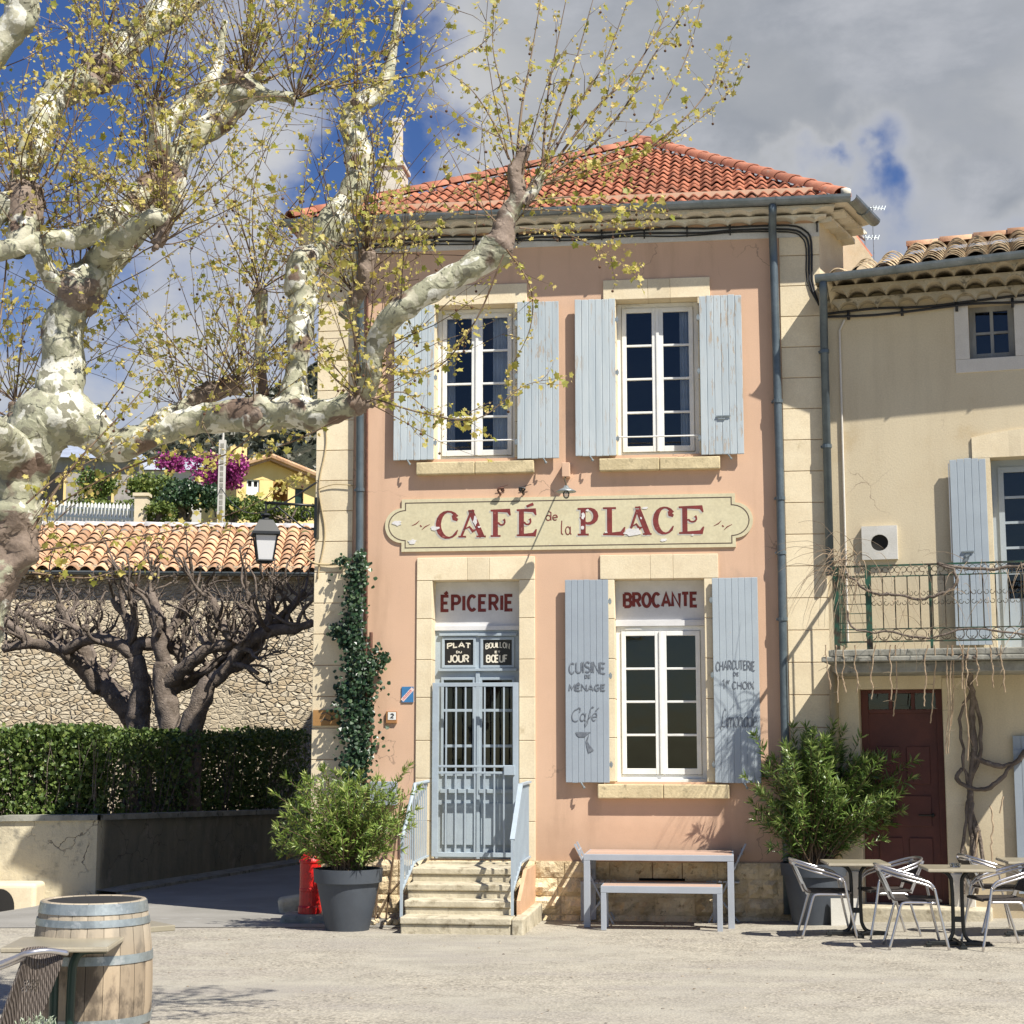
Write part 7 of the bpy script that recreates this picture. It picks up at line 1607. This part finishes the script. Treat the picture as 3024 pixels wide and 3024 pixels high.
for k in range(4): sm_.tube(wob([A3(1050+8*math.sin(k*2+i), y, .05) for i, y in enumerate(range(2500, 1640, -90))], .012, 3, r), .012, 5)
for y in range(1860, 2600, 60): sm_.tube(wob([A3(1075, y, .06), A3(1090+r.uniform(-6, 10), y-40, .05)], .01, 3, r), .006, 4)
iv = onA(mb.build('ivy', M_leafi)); tag(iv, 'dark green ivy column climbing the left corner beside the downpipe', 'ivy'); o = sm_.build('stems', M_ole, iv)

# ================================================================== pots and oleanders
def pot(name, lab, gx, gy, sxl, sxr, syt, h_px, sxb0, sxb1):
    g = ground(gx, gy); w_ = (sxr-sxl)/FPX*g.y*1.02/2; wb = (sxb1-sxb0)/FPX*g.y*1.02/2; h = (gy-syt)/FPX*g.y*1.0; hb_ = h_px/FPX*g.y
    root = empty(name, g); mb = MB(); prof = [(wb, 0), (w_*.90, h-hb_-.004), (w_*.90, h-hb_), (w_*.975, h-hb_), (w_, h-.01), (w_, h), (w_*.93, h), (w_*.91, h-.07)]
    mb.lathe(prof, 48); mb.build('pot', M_pot, root, smooth=False).data.polygons.foreach_set('use_smooth', [True]*0 or [False]*len(root.children[0].data.polygons)); mb = MB(); mb.lathe([(w_*.9, h-.08), (.01, h-.06)], 24); mb.build('soil', M_soil, root)
    for o in root.children:
        if o.name.startswith('pot'):
            o.data.polygons.foreach_set('use_smooth', [len(p.vertices) == 4 for p in o.data.polygons]); md = o.modifiers.new('edge', 'EDGE_SPLIT'); md.split_angle = R(30)
    tag(root, lab, 'plant pot', 'large anthracite plant pots'); return root, g, w_, h
po1, g1, w1_, h1_ = pot('plant_pot', 'large anthracite pot left of the steps', 1026, 2746, 934.6, 1131.8, 2572, 38, 966, 1088)
po2, g2, w2_, h2_ = pot('plant_pot', 'large anthracite pot in front of the cream house corner', 2406, 2727, 2300, 2486, 2555, 36, 2343, 2468)
mb = MB(); c = Vector((w2_*.62, -w2_*.45, 0)); mb.box(.14, .46, -w2_-.02, -w2_+.0, .0, .29); o = mb.build('pale_board', M_frieze); o.location = g2+Vector((-.02, .06, 0)); tag(o, 'pale grey board leaning on the right-hand pot', 'board')
def oleander(name, lab, g, h0, tips, seed, mat, L=.115, nleaf=26, dens=1.0, stemr=.008):
    r = random.Random(seed); root = empty(name, g+Vector((0, 0, h0-.08))); o = Vector(root.location); st_ = MB(); lv = MB()
    for (sx, sy, dy) in tips:
        tip = at(sx, sy, g.y+dy)-o; base = Vector((r.uniform(-.12, .12), r.uniform(-.12, .12), 0)); mid = base.lerp(tip, .5)+Vector((tip.x*-.10, 0, tip.length*.10)); n = 9; pts = []
        for i in range(n+1): t = i/n; pts.append((base*(1-t)**2+mid*2*t*(1-t)+tip*t*t)+rv(r, .008))
        st_.tube(pts, [stemr*(1-.7*i/n) for i in range(n+1)], 5, cap=False)
        Ls = (tip-base).length; k = int(Ls/.028)
        for j in range(k):
            t = 1-(j/k)*.78
            if t < .22: continue
            p = pts[min(n, int(t*n))].lerp(pts[min(n, int(t*n)+1)], t*n-int(t*n)); ax = (pts[min(n, int(t*n)+1)]-pts[max(0, int(t*n)-1)]).normalized()
            for q in range(3):
                if r.random() > dens*(1 if t > .6 else .75): continue
                out = rand_n(r, ax); d = (ax*r.uniform(.3, .9)+out*.9).normalized(); leaf_lance(lv, p, d, rand_n(r, d) if r.random() < .4 else (ax-d*ax.dot(d)).normalized(), L*r.uniform(.65, 1.2), L*.072*r.uniform(.8, 1.2), min(1, max(0, r.gauss(.45, .22))), r.uniform(0, .3))
        for q in range(9): d = ((tip-pts[-3]).normalized()+runit(r)*.7).normalized(); leaf_lance(lv, tip, d, rand_n(r, d), L*r.uniform(.7, 1.1), L*.07, min(1, r.uniform(.4, 1)), .15)
    st_.build('stems', M_ole, root); l_ = lv.build('leaves', mat, root); tag(l_, kind='stuff'); tag(root, lab, 'shrub', 'potted oleanders'); return root
r = random.Random(71); tips = []
for i in range(150):
    a = r.uniform(-math.pi*.05, math.pi*1.05); rr = r.random()**.5; x = 1020+205*math.cos(a)*rr; y = 2500-235*max(-.1, math.sin(a))*rr+ (18 if rr < .5 else 0); tips.append((x, y, r.uniform(-.45, .5)))
tips += [(812, 2345, -.1), (818, 2452, -.2), (850, 2300, 0), (905, 2290, .1), (1205, 2265, 0), (1232, 2330, -.2), (1215, 2440, -.3), (1190, 2280, -.2), (880, 2495, -.3), (1225, 2390, .1), (960, 2270, .1), (1065, 2290, 0), (865, 2420, -.2)]
oleander('oleander_bush', 'light green oleander in the pot left of the steps', g1, h1_, tips, 72, M_leafo, .105, dens=.62)
tips = []
for i in range(185):
    a = r.uniform(-math.pi*.12, math.pi*1.12); rr = r.random()**.5; x = 2440+215*math.cos(a)*rr; y = 2380-215*math.sin(a)*rr; tips.append((x, y, r.uniform(-.55, .55)))
tips += [(2700, 2245, 0), (2690, 2300, -.1), (2660, 2340, -.1), (2635, 2240, .1), (2540, 2180, 0), (2460, 2140, 0), (2340, 2150, .1), (2230, 2175, 0), (2205, 2300, -.1), (2380, 2150, 0), (2600, 2480, -.2), (2280, 2500, -.3), (2660, 2395, 0), (2490, 2160, -.2)]
oleander('oleander_bush', 'taller dark green oleander in the pot beside the red-brown door', g2, h2_, tips, 73, M_leafd, .12, dens=.66)

# ================================================================== hydrant on its slab, stones
g = at(915, 2697, 18.75)
hy = empty('fire_hydrant', g); H_ = (2696-2518)/FPX*g.y; wH = (955-889)/FPX*g.y/2
mb = MB(); mb.lathe([(wH*1.05, 0), (wH*1.05, .07), (wH*.96, .09), (wH*.94, H_*.35), (wH*.97, H_*.36), (wH*.97, H_*.40), (wH*.93, H_*.41), (wH*.93, H_*.80), (wH*1.02, H_*.81), (wH*1.02, H_*.84), (wH*.9, H_*.87), (wH*.6, H_*.96), (wH*.2, H_), (.0, H_)], 20); mb.build('body', M_hydr, hy, smooth=False, bevel=.004)
mb = MB(); mb.lathe([(.05, 0), (.05, .08), (.065, .08), (.065, .11), (.03, .12)], 14, M=Matrix.Translation((wH*.8, -.03, H_*.62)) @ Matrix.Rotation(R(90), 4, 'Y')); mb.lathe([(.035, 0), (.035, .07), (.05, .07), (.05, .09)], 12, M=Matrix.Translation((0, -wH*.8, H_*.60)) @ Matrix.Rotation(R(90), 4, 'X')); mb.build('outlet', M_hydr, hy)
mb = MB(); mb.box(-.02, .02, -.02, .02, H_-.01, H_+.05); mb.box(-.05, .05, -.015, .015, H_+.02, H_+.045); mb.build('spindle', M_hydr, hy, bevel=.004)
tag(hy, 'red fire hydrant half hidden behind the left oleander', 'hydrant')
g = at(925, 2697, 18.75); mb = MB(); mb.box(-.34, .42, -.22, .30, -.25, .0); o = mb.build('stone_slab', M_concrete, bevel=.05); o.location = g; tag(o, 'lichened stone slab under the red hydrant', 'slab')
g = ground(870, 2695); mb = MB(); mb.box(-.18, .2, -.12, .12, -.05, .20); o = mb.build('guard_stone', M_step, bevel=.05); o.location = g; o.rotation_euler = (0, R(-8), R(10)); tag(o, 'worn guard stone left of the red hydrant', 'stone')
g = ground(1125, 2733); mb = MB(); 
for i in range(9): mb.blob((r.uniform(-.12, .22), r.uniform(-.05, .35), .02), r.uniform(.02, .06), 8, 6, .4, 20)
o = mb.build('rubble_stones', M_rock); o.location = g; tag(o, 'few small rubble stones between the left pot and the steps', 'stones')
# two dead canes leaning from behind the pot to the steps
mb = MB(); P = [ground(1105, 2725)+Vector((0, .3, 0))]; 
mb.tube([P[0], Vector(FA.world(U(1150, 2640, .3), .3, Z(2640, 1150, .3))), Vector(FA.world(U(1185, 2600, .3), .3, Z(2600, 1185, .3)))], .014, 6); mb.tube([P[0]+Vector((.1, .1, 0)), Vector(FA.world(U(1165, 2500, .25), .25, Z(2500, 1165, .25))), Vector(FA.world(U(1190, 2330, .2), .2, Z(2330, 1190, .2)))], .012, 6)
mb.tube([P[0]+Vector((-.02, .05, 0)), Vector(FA.world(U(1118, 2600, .25), .25, Z(2600, 1118, .25)))], .010, 6)
tag(mb.build('vine_canes', M_ole), 'dry brown canes leaning between the left pot and the steps', 'canes')

# ================================================================== grey table, benches and chairs under the window
def placed(name, p, rz, lab, cat, group=None): o = empty(name, p, rz); tag(o, lab, cat, group); return o
gT = ground(1946, 2742); sT = FPX/gT.y/1.025; WT = (2157.7-1734)/sT; HT = (2742-2539)/sT*1.0; leg = 50/2.668/sT; ang = -FA.a
tb = placed('slatted_table', gT+Vector((0, .0, 0)), ang, 'long grey metal table with a weathered slatted top under the brocante window', 'table')
DT = .85; mb = MB(); n = 9
for i in range(n): d0 = .04+(DT-.08)*i/n; mb.box(-WT/2+.02, WT/2-.02, d0, d0+(DT-.08)/n-.008, HT-.022, HT+.002, rnd.random())
mb.build('tabletop', M_pinkwood, tb)
mb = MB(); ap = 45/2.668/sT; mb.box(-WT/2, WT/2, 0, .035, HT-ap, HT); mb.box(-WT/2, WT/2, DT-.035, DT, HT-ap, HT); mb.box(-WT/2, -WT/2+.035, .036, DT-.036, HT-ap, HT-.001); mb.box(WT/2-.035, WT/2, .036, DT-.036, HT-ap, HT-.001); mb.build('apron', M_greymet, tb, bevel=.004)
for x in (-WT/2, WT/2-leg):
    for y in (0, DT-leg): mb = MB(); mb.box(x+.001, x+leg-.001, y+.001, y+leg, 0, HT-ap-.001); mb.build('leg', M_greymet, tb, bevel=.004)
def bench(name, g, W_, H_, D_, legw, lab, thinlegs=False):
    b = placed(name, g, ang, lab, 'bench', 'grey slatted benches at the table'); mb = MB()
    for i in range(4): d0 = .02+(D_-.04)*i/4; mb.box(-W_/2+.015, W_/2-.015, d0, d0+(D_-.04)/4-.008, H_-.018, H_+.002, rnd.random())
    mb.build('seat', M_pinkwood, b); mb = MB(); a = .07; mb.box(-W_/2, W_/2, 0, .03, H_-a, H_); mb.box(-W_/2, W_/2, D_-.03, D_, H_-a, H_); mb.box(-W_/2, -W_/2+.03, .031, D_-.031, H_-a, H_-.001); mb.box(W_/2-.03, W_/2, .031, D_-.031, H_-a, H_-.001); mb.build('frame', M_greymet, b, bevel=.003)
    for x in (-W_/2, W_/2-legw):
        for y in (0, D_-legw): mb = MB(); mb.box(x+.001, x+legw-.001, y+.001, y+legw-.001, 0, H_-a-.001); mb.build('leg', M_greymet, b, bevel=.003)
    return b
gB = ground(1954, 2750); sB = FPX/gB.y/1.025
bench('garden_bench', gB, (2125-1783)/sB, (2750-2627)/sB, .36, .058, 'nearer grey bench pushed under the long table')
gB2 = gT+Vector((.0, .62, 0)); gB2.z = gz(gB2.x, gB2.y); bench('garden_bench', gB2+Vector((-.05, .12, 0)), 1.5, .43, .34, .045, 'farther grey bench between the long table and the stone plinth')
def folding_chair(name, g, rz, lab):
    c = placed(name, g, rz, lab, 'chair', 'grey folding chairs at the ends of the long table')
    for y in (-.22, .22): mb = MB(); mb.beam((.16, y, 0), (-.26, y, .86), .035, .02); mb.build('back_post', M_greymet, c)
    for y in (-.19, .19): mb = MB(); mb.beam((-.18, y, 0), (.18, y, .44), .03, .018); mb.build('leg', M_greymet, c)
    mb = MB()
    for i in range(6): mb.box(-.18+i*.062, -.18+i*.062+.05, -.20, .20, .43, .448)
    mb.build('seat', M_greymet, c); mb = MB()
    for i in range(4): t = .62+.09*i; mb.box(.16-.42*t-.01, .16-.42*t+.008, -.21, .21, .86*t-.03, .86*t+.03)
    mb.build('backrest', M_greymet, c); return c
gc = ground(1745, 2735); folding_chair('folding_chair', Vector((gc.x+.12, gc.y+.45, gz(gc.x, gc.y+.45))), ang+R(2), 'grey folding chair at the left end of the long table, its back leaning left')
gc = ground(2150, 2732); folding_chair('folding_chair', Vector((gc.x+.02, gc.y+.5, gz(gc.x, gc.y+.5))), ang+R(178), 'grey folding chair at the right end of the long table, its back leaning right')

# ================================================================== bistro tables and chairs
def make_chair():
    c = empty('bistro_chair')
    def armpath(z, s, ins): 
        pts = []
        f = .27-ins*.1
        left = [(.27, -f-.02, 0), (.205, -f-.01, .30), (.165, -f, .52), (.13, -f, .59-z), (.06, -f, .625-z), (-.12, -f+.005, .675-z), (-.26, -f+.06, .72-z), (-.33, -f+.16, .745-z), (-.345, 0, .75-z)]
        return catmull(left+[(x, -y, zz) for x, y, zz in reversed(left[:-1])], 4)
    p1 = armpath(0, 1, 0)
    arm = [p for p in p1 if p[2] > .53]; mb = MB(); mb.tube(arm, .0125, 8); arm2 = [(x+.006, y*.985, z-.035) for x, y, z in arm if z > .575]; mb.tube(arm2, .011, 8); mb.build('armrest', M_alu, c, smooth=True)
    for s in (-1, 1):
        mb = MB(); mb.tube(catmull([(.27, s*.29, 0), (.235, s*.285, .16), (.205, s*.28, .30), (.165, s*.27, .52), (.155, s*.27, .55)], 3), .0125, 8); mb.build('leg', M_alu, c, smooth=True)
        mb = MB(); mb.tube(catmull([(-.26, s*.23, 0), (-.20, s*.225, .2), (-.145, s*.215, .385), (-.115, s*.21, .415), (-.05, s*.21, .42), (.17, s*.22, .42)], 4), .0125, 8); mb.build('leg', M_alu, c, smooth=True)
    mb = MB(); mb.box(-.19, .22, -.20, .20, .432, .452); mb.tube([(.22, -.2, .437), (.22, .2, .437)], .014, 8); mb.tube(catmull([(-.19, -.2, .44), (-.225, -.2, .47), (-.245, -.2, .52)], 3), .01, 6); mb.build('seat', M_weave, c, bevel=.008)
    for y in (-.16, .16): mb = MB(); mb.beam((-.19, y, .42), (-.325, y*.95, .73), .03, .012, up=(0, 1, 0)); mb.build('back_support', M_alu, c)
    mb = MB(); n = 12; vs = []
    for j in range(6):
        t = j/5
        for i in range(n+1): y = -.17+.34*i/n; vs.append(Vector((-.20-.125*t-.02*(1-(y/.17)**2), y, .50+.20*t)))
    mb.add(vs, [(j*(n+1)+i, j*(n+1)+i+1, (j+1)*(n+1)+i+1, (j+1)*(n+1)+i) for j in range(5) for i in range(n)]); mb.build('backrest', M_weave, c); return c
def make_table():
    t = empty('bistro_table'); h = .72; mb = MB(); mb.box(-.30, .30, -.30, .30, h-.028, h); mb.build('tabletop', M_tabletop, t, bevel=.006, seg=3)
    mb = MB(); mb.box(-.303, .303, -.303, .303, h-.026, h-.004); mb.build('edging', M_tableedge, t, bevel=.004)
    for s in (-1, 1): mb = MB(); mb.tube(catmull([(s*.24, 0, h-.035), (s*.12, 0, h-.04), (s*.06, 0, h-.09), (s*.045, 0, h-.18), (s*.045, 0, .20), (s*.06, 0, .10), (s*.11, 0, .045), (s*.24, 0, .03)], 5), .018, 8); mb.build('leg', M_blackmet, t, smooth=True)
    mb = MB(); mb.tube([(0, -.24, .035), (0, .24, .035)], .02, 8); mb.box(-.28, .28, -.022, .022, .012, .045); mb.box(-.045, .045, -.012, .012, .22, .27); mb.box(-.30, -.25, -.03, .03, 0, .03); mb.box(.25, .30, -.03, .03, 0, .03); mb.box(-.03, .03, -.27, -.23, 0, .03); mb.box(-.03, .03, .23, .27, 0, .03)
    mb.build('foot', M_blackmet, t, bevel=.004); return t
ch0 = make_chair(); first = [True]
def put_chair(sx, sy, deg, lab, scale=1.0):
    g = ground(sx, sy); o = ch0 if first[0] else copy_tree(ch0); first[0] = False; o.location = g; o.rotation_euler = (0, 0, R(deg)); o.scale = (scale,)*3; tag(o, lab, 'chair', 'aluminium bistro chairs'); return o
put_chair(2440, 2764, -4, 'aluminium bistro chair nearest the right-hand pot, facing right', 1.0)
put_chair(2622, 2762, 186, 'aluminium bistro chair on the right side of the first table, facing left towards the pot')
put_chair(2702, 2797, -6, 'aluminium bistro chair in front, left of the table with the ashtray, facing right')
put_chair(2955, 2797, 184, 'aluminium bistro chair right of the table with the ashtray, facing left')
put_chair(2945, 2752, 8, 'aluminium bistro chair in the shade behind, facing the edge of the photo')
tb0 = make_table(); ft = [True]
def put_table(sx, sy, deg, lab):
    g = ground(sx, sy); o = tb0 if ft[0] else copy_tree(tb0); ft[0] = False; o.location = g; o.rotation_euler = (0, 0, R(deg)); tag(o, lab, 'table', 'square bistro tables'); return o
put_table(2531, 2763, -3, 'square beige bistro table without anything on it, beside the right-hand pot')
t2 = put_table(2832, 2795, -5, 'square beige bistro table with the glass ashtray')
put_table(3062, 2764, -5, 'square bistro table cut off by the right edge of the photo')
a = MB(); a.lathe([(.045, 0), (.05, .005), (.055, .035), (.048, .035), (.04, .012), (.0, .012)], 8); o = a.build('ashtray', M_glass); o.location = Vector(t2.location)+Vector((-.02, -.05, .722)); tag(o, 'small clear glass ashtray on the second bistro table', 'ashtray')

# ================================================================== barrel, foreground table and chair
def barrel(name, y, sxc, lab):
    g = Vector((0, 0, 0)); p = at(sxc, 2655, y); base = gz(p.x, p.y); H_ = p.z-base; k = H_/.95; root = empty(name, (p.x, y, base)); Rt = 144/FPX*y*1.02; Rb = 167/FPX*y*1.03
    def rad(z): t = (z/H_-.5)*2; return Rb-(Rb-Rt)*abs(t)**2.1
    ns = 22; stv = MB()
    for s_ in range(ns):
        a0 = 2*math.pi*s_/ns+.004; a1 = 2*math.pi*(s_+1)/ns-.004; nz = 16; vs = []
        for i in range(nz+1):
            z = H_*i/nz
            for q in range(4): a = a0+(a1-a0)*q/3; rr = rad(z)-(.0015 if q in (0, 3) else 0); vs.append(Vector((rr*math.cos(a), rr*math.sin(a), z)))
        for q in range(4): a = a0+(a1-a0)*q/3; vs.append(Vector(((rad(H_)-.028)*math.cos(a), (rad(H_)-.028)*math.sin(a), H_)))
        for q in range(4): a = a0+(a1-a0)*q/3; vs.append(Vector(((rad(H_)-.028)*math.cos(a), (rad(H_)-.028)*math.sin(a), H_-.06)))
        stv.add(vs, [(4*i+q, 4*i+q+1, 4*i+5+q, 4*i+4+q) for i in range(nz+2) for q in range(3)], rnd.random())
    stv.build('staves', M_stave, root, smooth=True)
    mb = MB(); mb.lathe([(rad(H_)-.03, H_-.05), (.001, H_-.045)], 32); mb.build('head', M_pinkwood, root)
    mb = MB(); mb.lathe([(rad(0)*1.0, .02), (rad(H_*.1)-.006, H_*.1), (rad(H_*.5)-.008, H_*.5), (rad(H_*.9)-.006, H_*.9), (rad(H_)-.004, H_-.005)], 32); mb.build('inner_shell', M_dark, root)
    for z0, z1 in ((.935, .995), (.865, .905), (.655, .705), (.30, .35), (.085, .13), (.0, .055)):
        mb = MB(); hz0, hz1 = H_*z0, H_*z1; mb.lathe([(rad(hz0)+.001, hz0), (rad(hz0)+.005, hz0), (rad(hz1)+.005, hz1), (rad(hz1)+.001, hz1)], 48)
        mb.f = [f_ for f_ in mb.f if len(f_) == 4]; mb.t = mb.t[:len(mb.f)]; mb.build('hoop', M_hoop, root, smooth=False)
    tag(root, lab, 'barrel'); return root, p
br_, bp = barrel('oak_barrel', 9.35, 278, 'upright oak wine barrel with galvanised hoops at the lower left')
# square table in front: corners from the photo
zt = gz(-2.2, 8.9)+.74
def onz(sx, sy, z): d = px_dir(sx, sy); t = (z-HCAM)/d.z; return Vector((d.x*t, d.y*t, z))
A_ = onz(300, 2793, zt); B_ = onz(385, 2767, zt); C_ = onz(84, 2769, zt)
xd = (A_-(A_+C_-B_)).normalized(); ct = (A_+C_)/2
tf = empty('cafe_table', (ct.x, ct.y, gz(ct.x, ct.y)), math.atan2((B_-C_).y, (B_-C_).x)); hw_ = (B_-C_).length/2; hd = (A_-B_).length/2; hd = min(max(hd, hw_*.9), hw_*1.15); Ht = zt-gz(ct.x, ct.y)
mb = MB(); mb.box(-hw_, hw_, -hd, hd, Ht-.028, Ht); mb.build('tabletop', M_tabletop, tf, bevel=.005, seg=3); mb = MB(); mb.box(-hw_-.002, hw_+.002, -hd-.002, hd+.002, Ht-.025, Ht-.003); mb.build('edging', M_tableedge, tf, bevel=.004)
for s in (-1, 1): mb = MB(); mb.tube(catmull([(s*.22, 0, Ht-.04), (s*.10, 0, Ht-.045), (s*.055, 0, Ht-.10), (s*.045, 0, Ht-.2), (s*.045, 0, .2), (s*.07, 0, .06), (s*.24, 0, .03)], 5), .024, 8); mb.build('leg', M_greenblk, tf, smooth=True)
mb = MB(); mb.box(-.26, .26, -.03, .03, .0, .045); mb.box(-.03, .03, -.26, .26, .0, .044); mb.build('foot', M_greenblk, tf, bevel=.004)
tag(tf, 'square beige café table in front of the barrel, cut off at the left', 'table')
# second table peeping out behind the barrel
z2 = gz(-2.2, 10.6)+.70; E_ = onz(514, 2732, z2); F_ = onz(430, 2723, z2); G_ = onz(460, 2756, z2)
t3 = empty('cafe_table', (0, 0, 0)); cx = E_+Vector((-.40, .06, 0)); t3.location = (cx.x, cx.y, gz(cx.x, cx.y)); t3.rotation_euler = (0, 0, R(38)); H3 = z2-gz(cx.x, cx.y)
mb = MB(); mb.box(-.29, .29, -.29, .29, H3-.035, H3); mb.build('tabletop', M_tabletop, t3, bevel=.005)
for s in (-1, 1): mb = MB(); mb.tube([(s*.045, 0, H3-.04), (s*.045, 0, .03)], .02, 8); mb.build('leg', M_greenblk, t3)
mb = MB(); mb.box(-.24, .24, -.03, .03, 0, .04); mb.box(-.03, .03, -.24, .24, 0, .039); mb.build('foot', M_greenblk, t3)
tag(t3, 'café table almost hidden behind the barrel, one corner showing on its right', 'table')
# woven chair at the very left
yc = 8.5; cc = empty('woven_chair', (at(60, 3000, yc).x, yc, gz(-2.5, yc))); o_ = Vector(cc.location)
def C3(x, y, dy=0): return at(x, y, yc+dy)-o_
tl_, tr2, br2, bl2 = C3(72, 2812, 0), C3(198, 2812, .14), C3(100, 3060, .10), C3(-18, 3060, -.04)
n = 18; m = 26; vs = []
for j in range(m+1):
    for i in range(n+1):
        a = tl_.lerp(tr2, i/n); b = bl2.lerp(br2, i/n); p = a.lerp(b, j/m); back = (tr2-tl_).cross(bl2-tl_).normalized(); p = p+back*(.05*math.sin(math.pi*i/n)+(.05*(1-j/4)**2 if j < 4 else 0)+.004*((i+j) % 2)); vs.append(p)
mb = MB(); holes = {(i, j) for j in range(9, 13) for i in range(5, 13) if (i+j) % 2 == 0}
mb.add(vs, [(j*(n+1)+i, j*(n+1)+i+1, (j+1)*(n+1)+i+1, (j+1)*(n+1)+i) for j in range(m) for i in range(n) if (i, j) not in holes])
bk3 = mb.build('backrest', None, cc); sd3 = bk3.modifiers.new('s', 'SOLIDIFY'); sd3.thickness = .012
m_, nt, bs = newmat('brown_rattan'); wv_ = ND(nt, 'ShaderNodeTexWave', wave_type='BANDS', bands_direction='X'); nt.links.new(texco(nt, (1, 1, .25)), wv_.inputs['Vector']); wv_.inputs['Scale'].default_value = 34; wv_.inputs['Distortion'].default_value = 1.5
nt.links.new(MIXC(nt, wv_.outputs['Fac'], (.05, .038, .03), (.20, .165, .14)), bs.inputs['Base Color']); bs.inputs['Roughness'].default_value = .55; BUMP(nt, wv_.outputs['Fac'], bs, .8, .006); bk3.data.materials.append(m_)
mb = MB(); mb.tube(catmull([C3(200, 2815, .14), C3(140, 2808, .07), C3(80, 2816, 0), C3(40, 2832, -.12), C3(-10, 2850, -.25), C3(-70, 2862, -.35)], 5), .015, 8); mb.tube(catmull([C3(70, 2830, 0), C3(20, 2850, -.15), C3(-60, 2878, -.33)], 5), .013, 8); mb.build('arm_frame', M_alu, cc, smooth=True)
mb = MB(); mb.tube([bl2, C3(-40, 3120, -.1)], .013, 6); mb.tube([br2, C3(70, 3200, .1)], .013, 6); mb.tube([br2+Vector((0, 0, .04)), C3(-30, 3060, -.4)], .013, 6)
for q in (C3(-40, 3120, -.1), C3(70, 3200, .1), bl2+Vector((-.28, -.3, 0)), br2+Vector((-.3, -.35, 0))): mb.tube([q, Vector((q.x, q.y, 0))], .013, 6)
mb.build('leg_frame', M_alu, cc); mb = MB(); q = (bl2+br2)/2; mb.add([bl2, br2, br2+Vector((-.42, -.25, -.01)), bl2+Vector((-.42, -.25, -.01))], [(0, 1, 2, 3)]); s_ = mb.build('seat', m_, cc); s_.modifiers.new('s', 'SOLIDIFY').thickness = .02
tag(cc, 'brown woven café chair with an aluminium arm at the lower left edge', 'chair')
# little herb at the lower left
hp = at(118, 3030, 7.9); r = random.Random(81); base = gz(hp.x, hp.y); root = empty('herb_plant', (hp.x, hp.y, hp.z-.12)); mb = MB(); st_ = MB()
for i in range(60):
    d = Vector((r.gauss(0, .28), r.gauss(0, .28), 1)).normalized(); L = r.uniform(.09, .17); p = Vector((r.uniform(-.05, .05), r.uniform(-.05, .05), 0)); e = p+d*L; st_.tube([p, e], .0018, 3, cap=False)
    for k in range(9): q = p.lerp(e, .25+.75*k/8); dd = (d+runit(r)*.9).normalized(); leaf_lance(mb, q, dd, rand_n(r, dd), r.uniform(.015, .028), .0028, r.uniform(.5, 1))
M_lav = bpy.data.materials['hedge_leaf'].copy(); M_lav.name = 'silver_herb_leaf'
for e, c_ in zip([n_ for n_ in M_lav.node_tree.nodes if n_.type == 'VALTORGB'][0].color_ramp.elements, ((.20, .26, .16), (.34, .40, .26), (.55, .60, .48))): e.color = (*c_, 1)
st_.build('stems', M_lav, root); mb.build('leaves', M_lav, root); tag(root, 'small silvery herb poking up at the bottom left edge', 'herb')
hpo = empty('herb_pot', (hp.x, hp.y, base)); mb = MB(); mb.lathe([(.09, 0), (.13, hp.z-.14-base), (.14, hp.z-.12-base), (.12, hp.z-.12-base), (.11, hp.z-.16-base)], 24); mb.build('pot', M_pot, hpo); mb = MB(); mb.lathe([(.125, hp.z-.14-base), (.001, hp.z-.13-base)], 16); mb.build('soil', M_soil, hpo); tag(hpo, 'tall dark pot holding the small silvery herb', 'plant pot')

# ================================================================== litter on the square
r = random.Random(91); mb = MB()
for i in range(420):
    x, y = r.uniform(-4.5, 6.5), r.uniform(8.2, 18.6); z = gz(x, y)
    if r.random() < .45:
        d = Vector((r.uniform(-1, 1), r.uniform(-1, 1), .1)).normalized(); leaf_small(mb, Vector((x, y, z+.006)), d, Vector((0, 0, 1)), r.uniform(.015, .035), r.random())
    else: mb.blob((x, y, z), r.uniform(.006, .016), 6, 5, .5, 40, (1, 1, .6), r.random())
o = mb.build('ground_litter', pm('litter', (.22, .17, .11), (.34, .30, .24), scale=9, bump=0, tint=.5)); tag(o, kind='stuff')
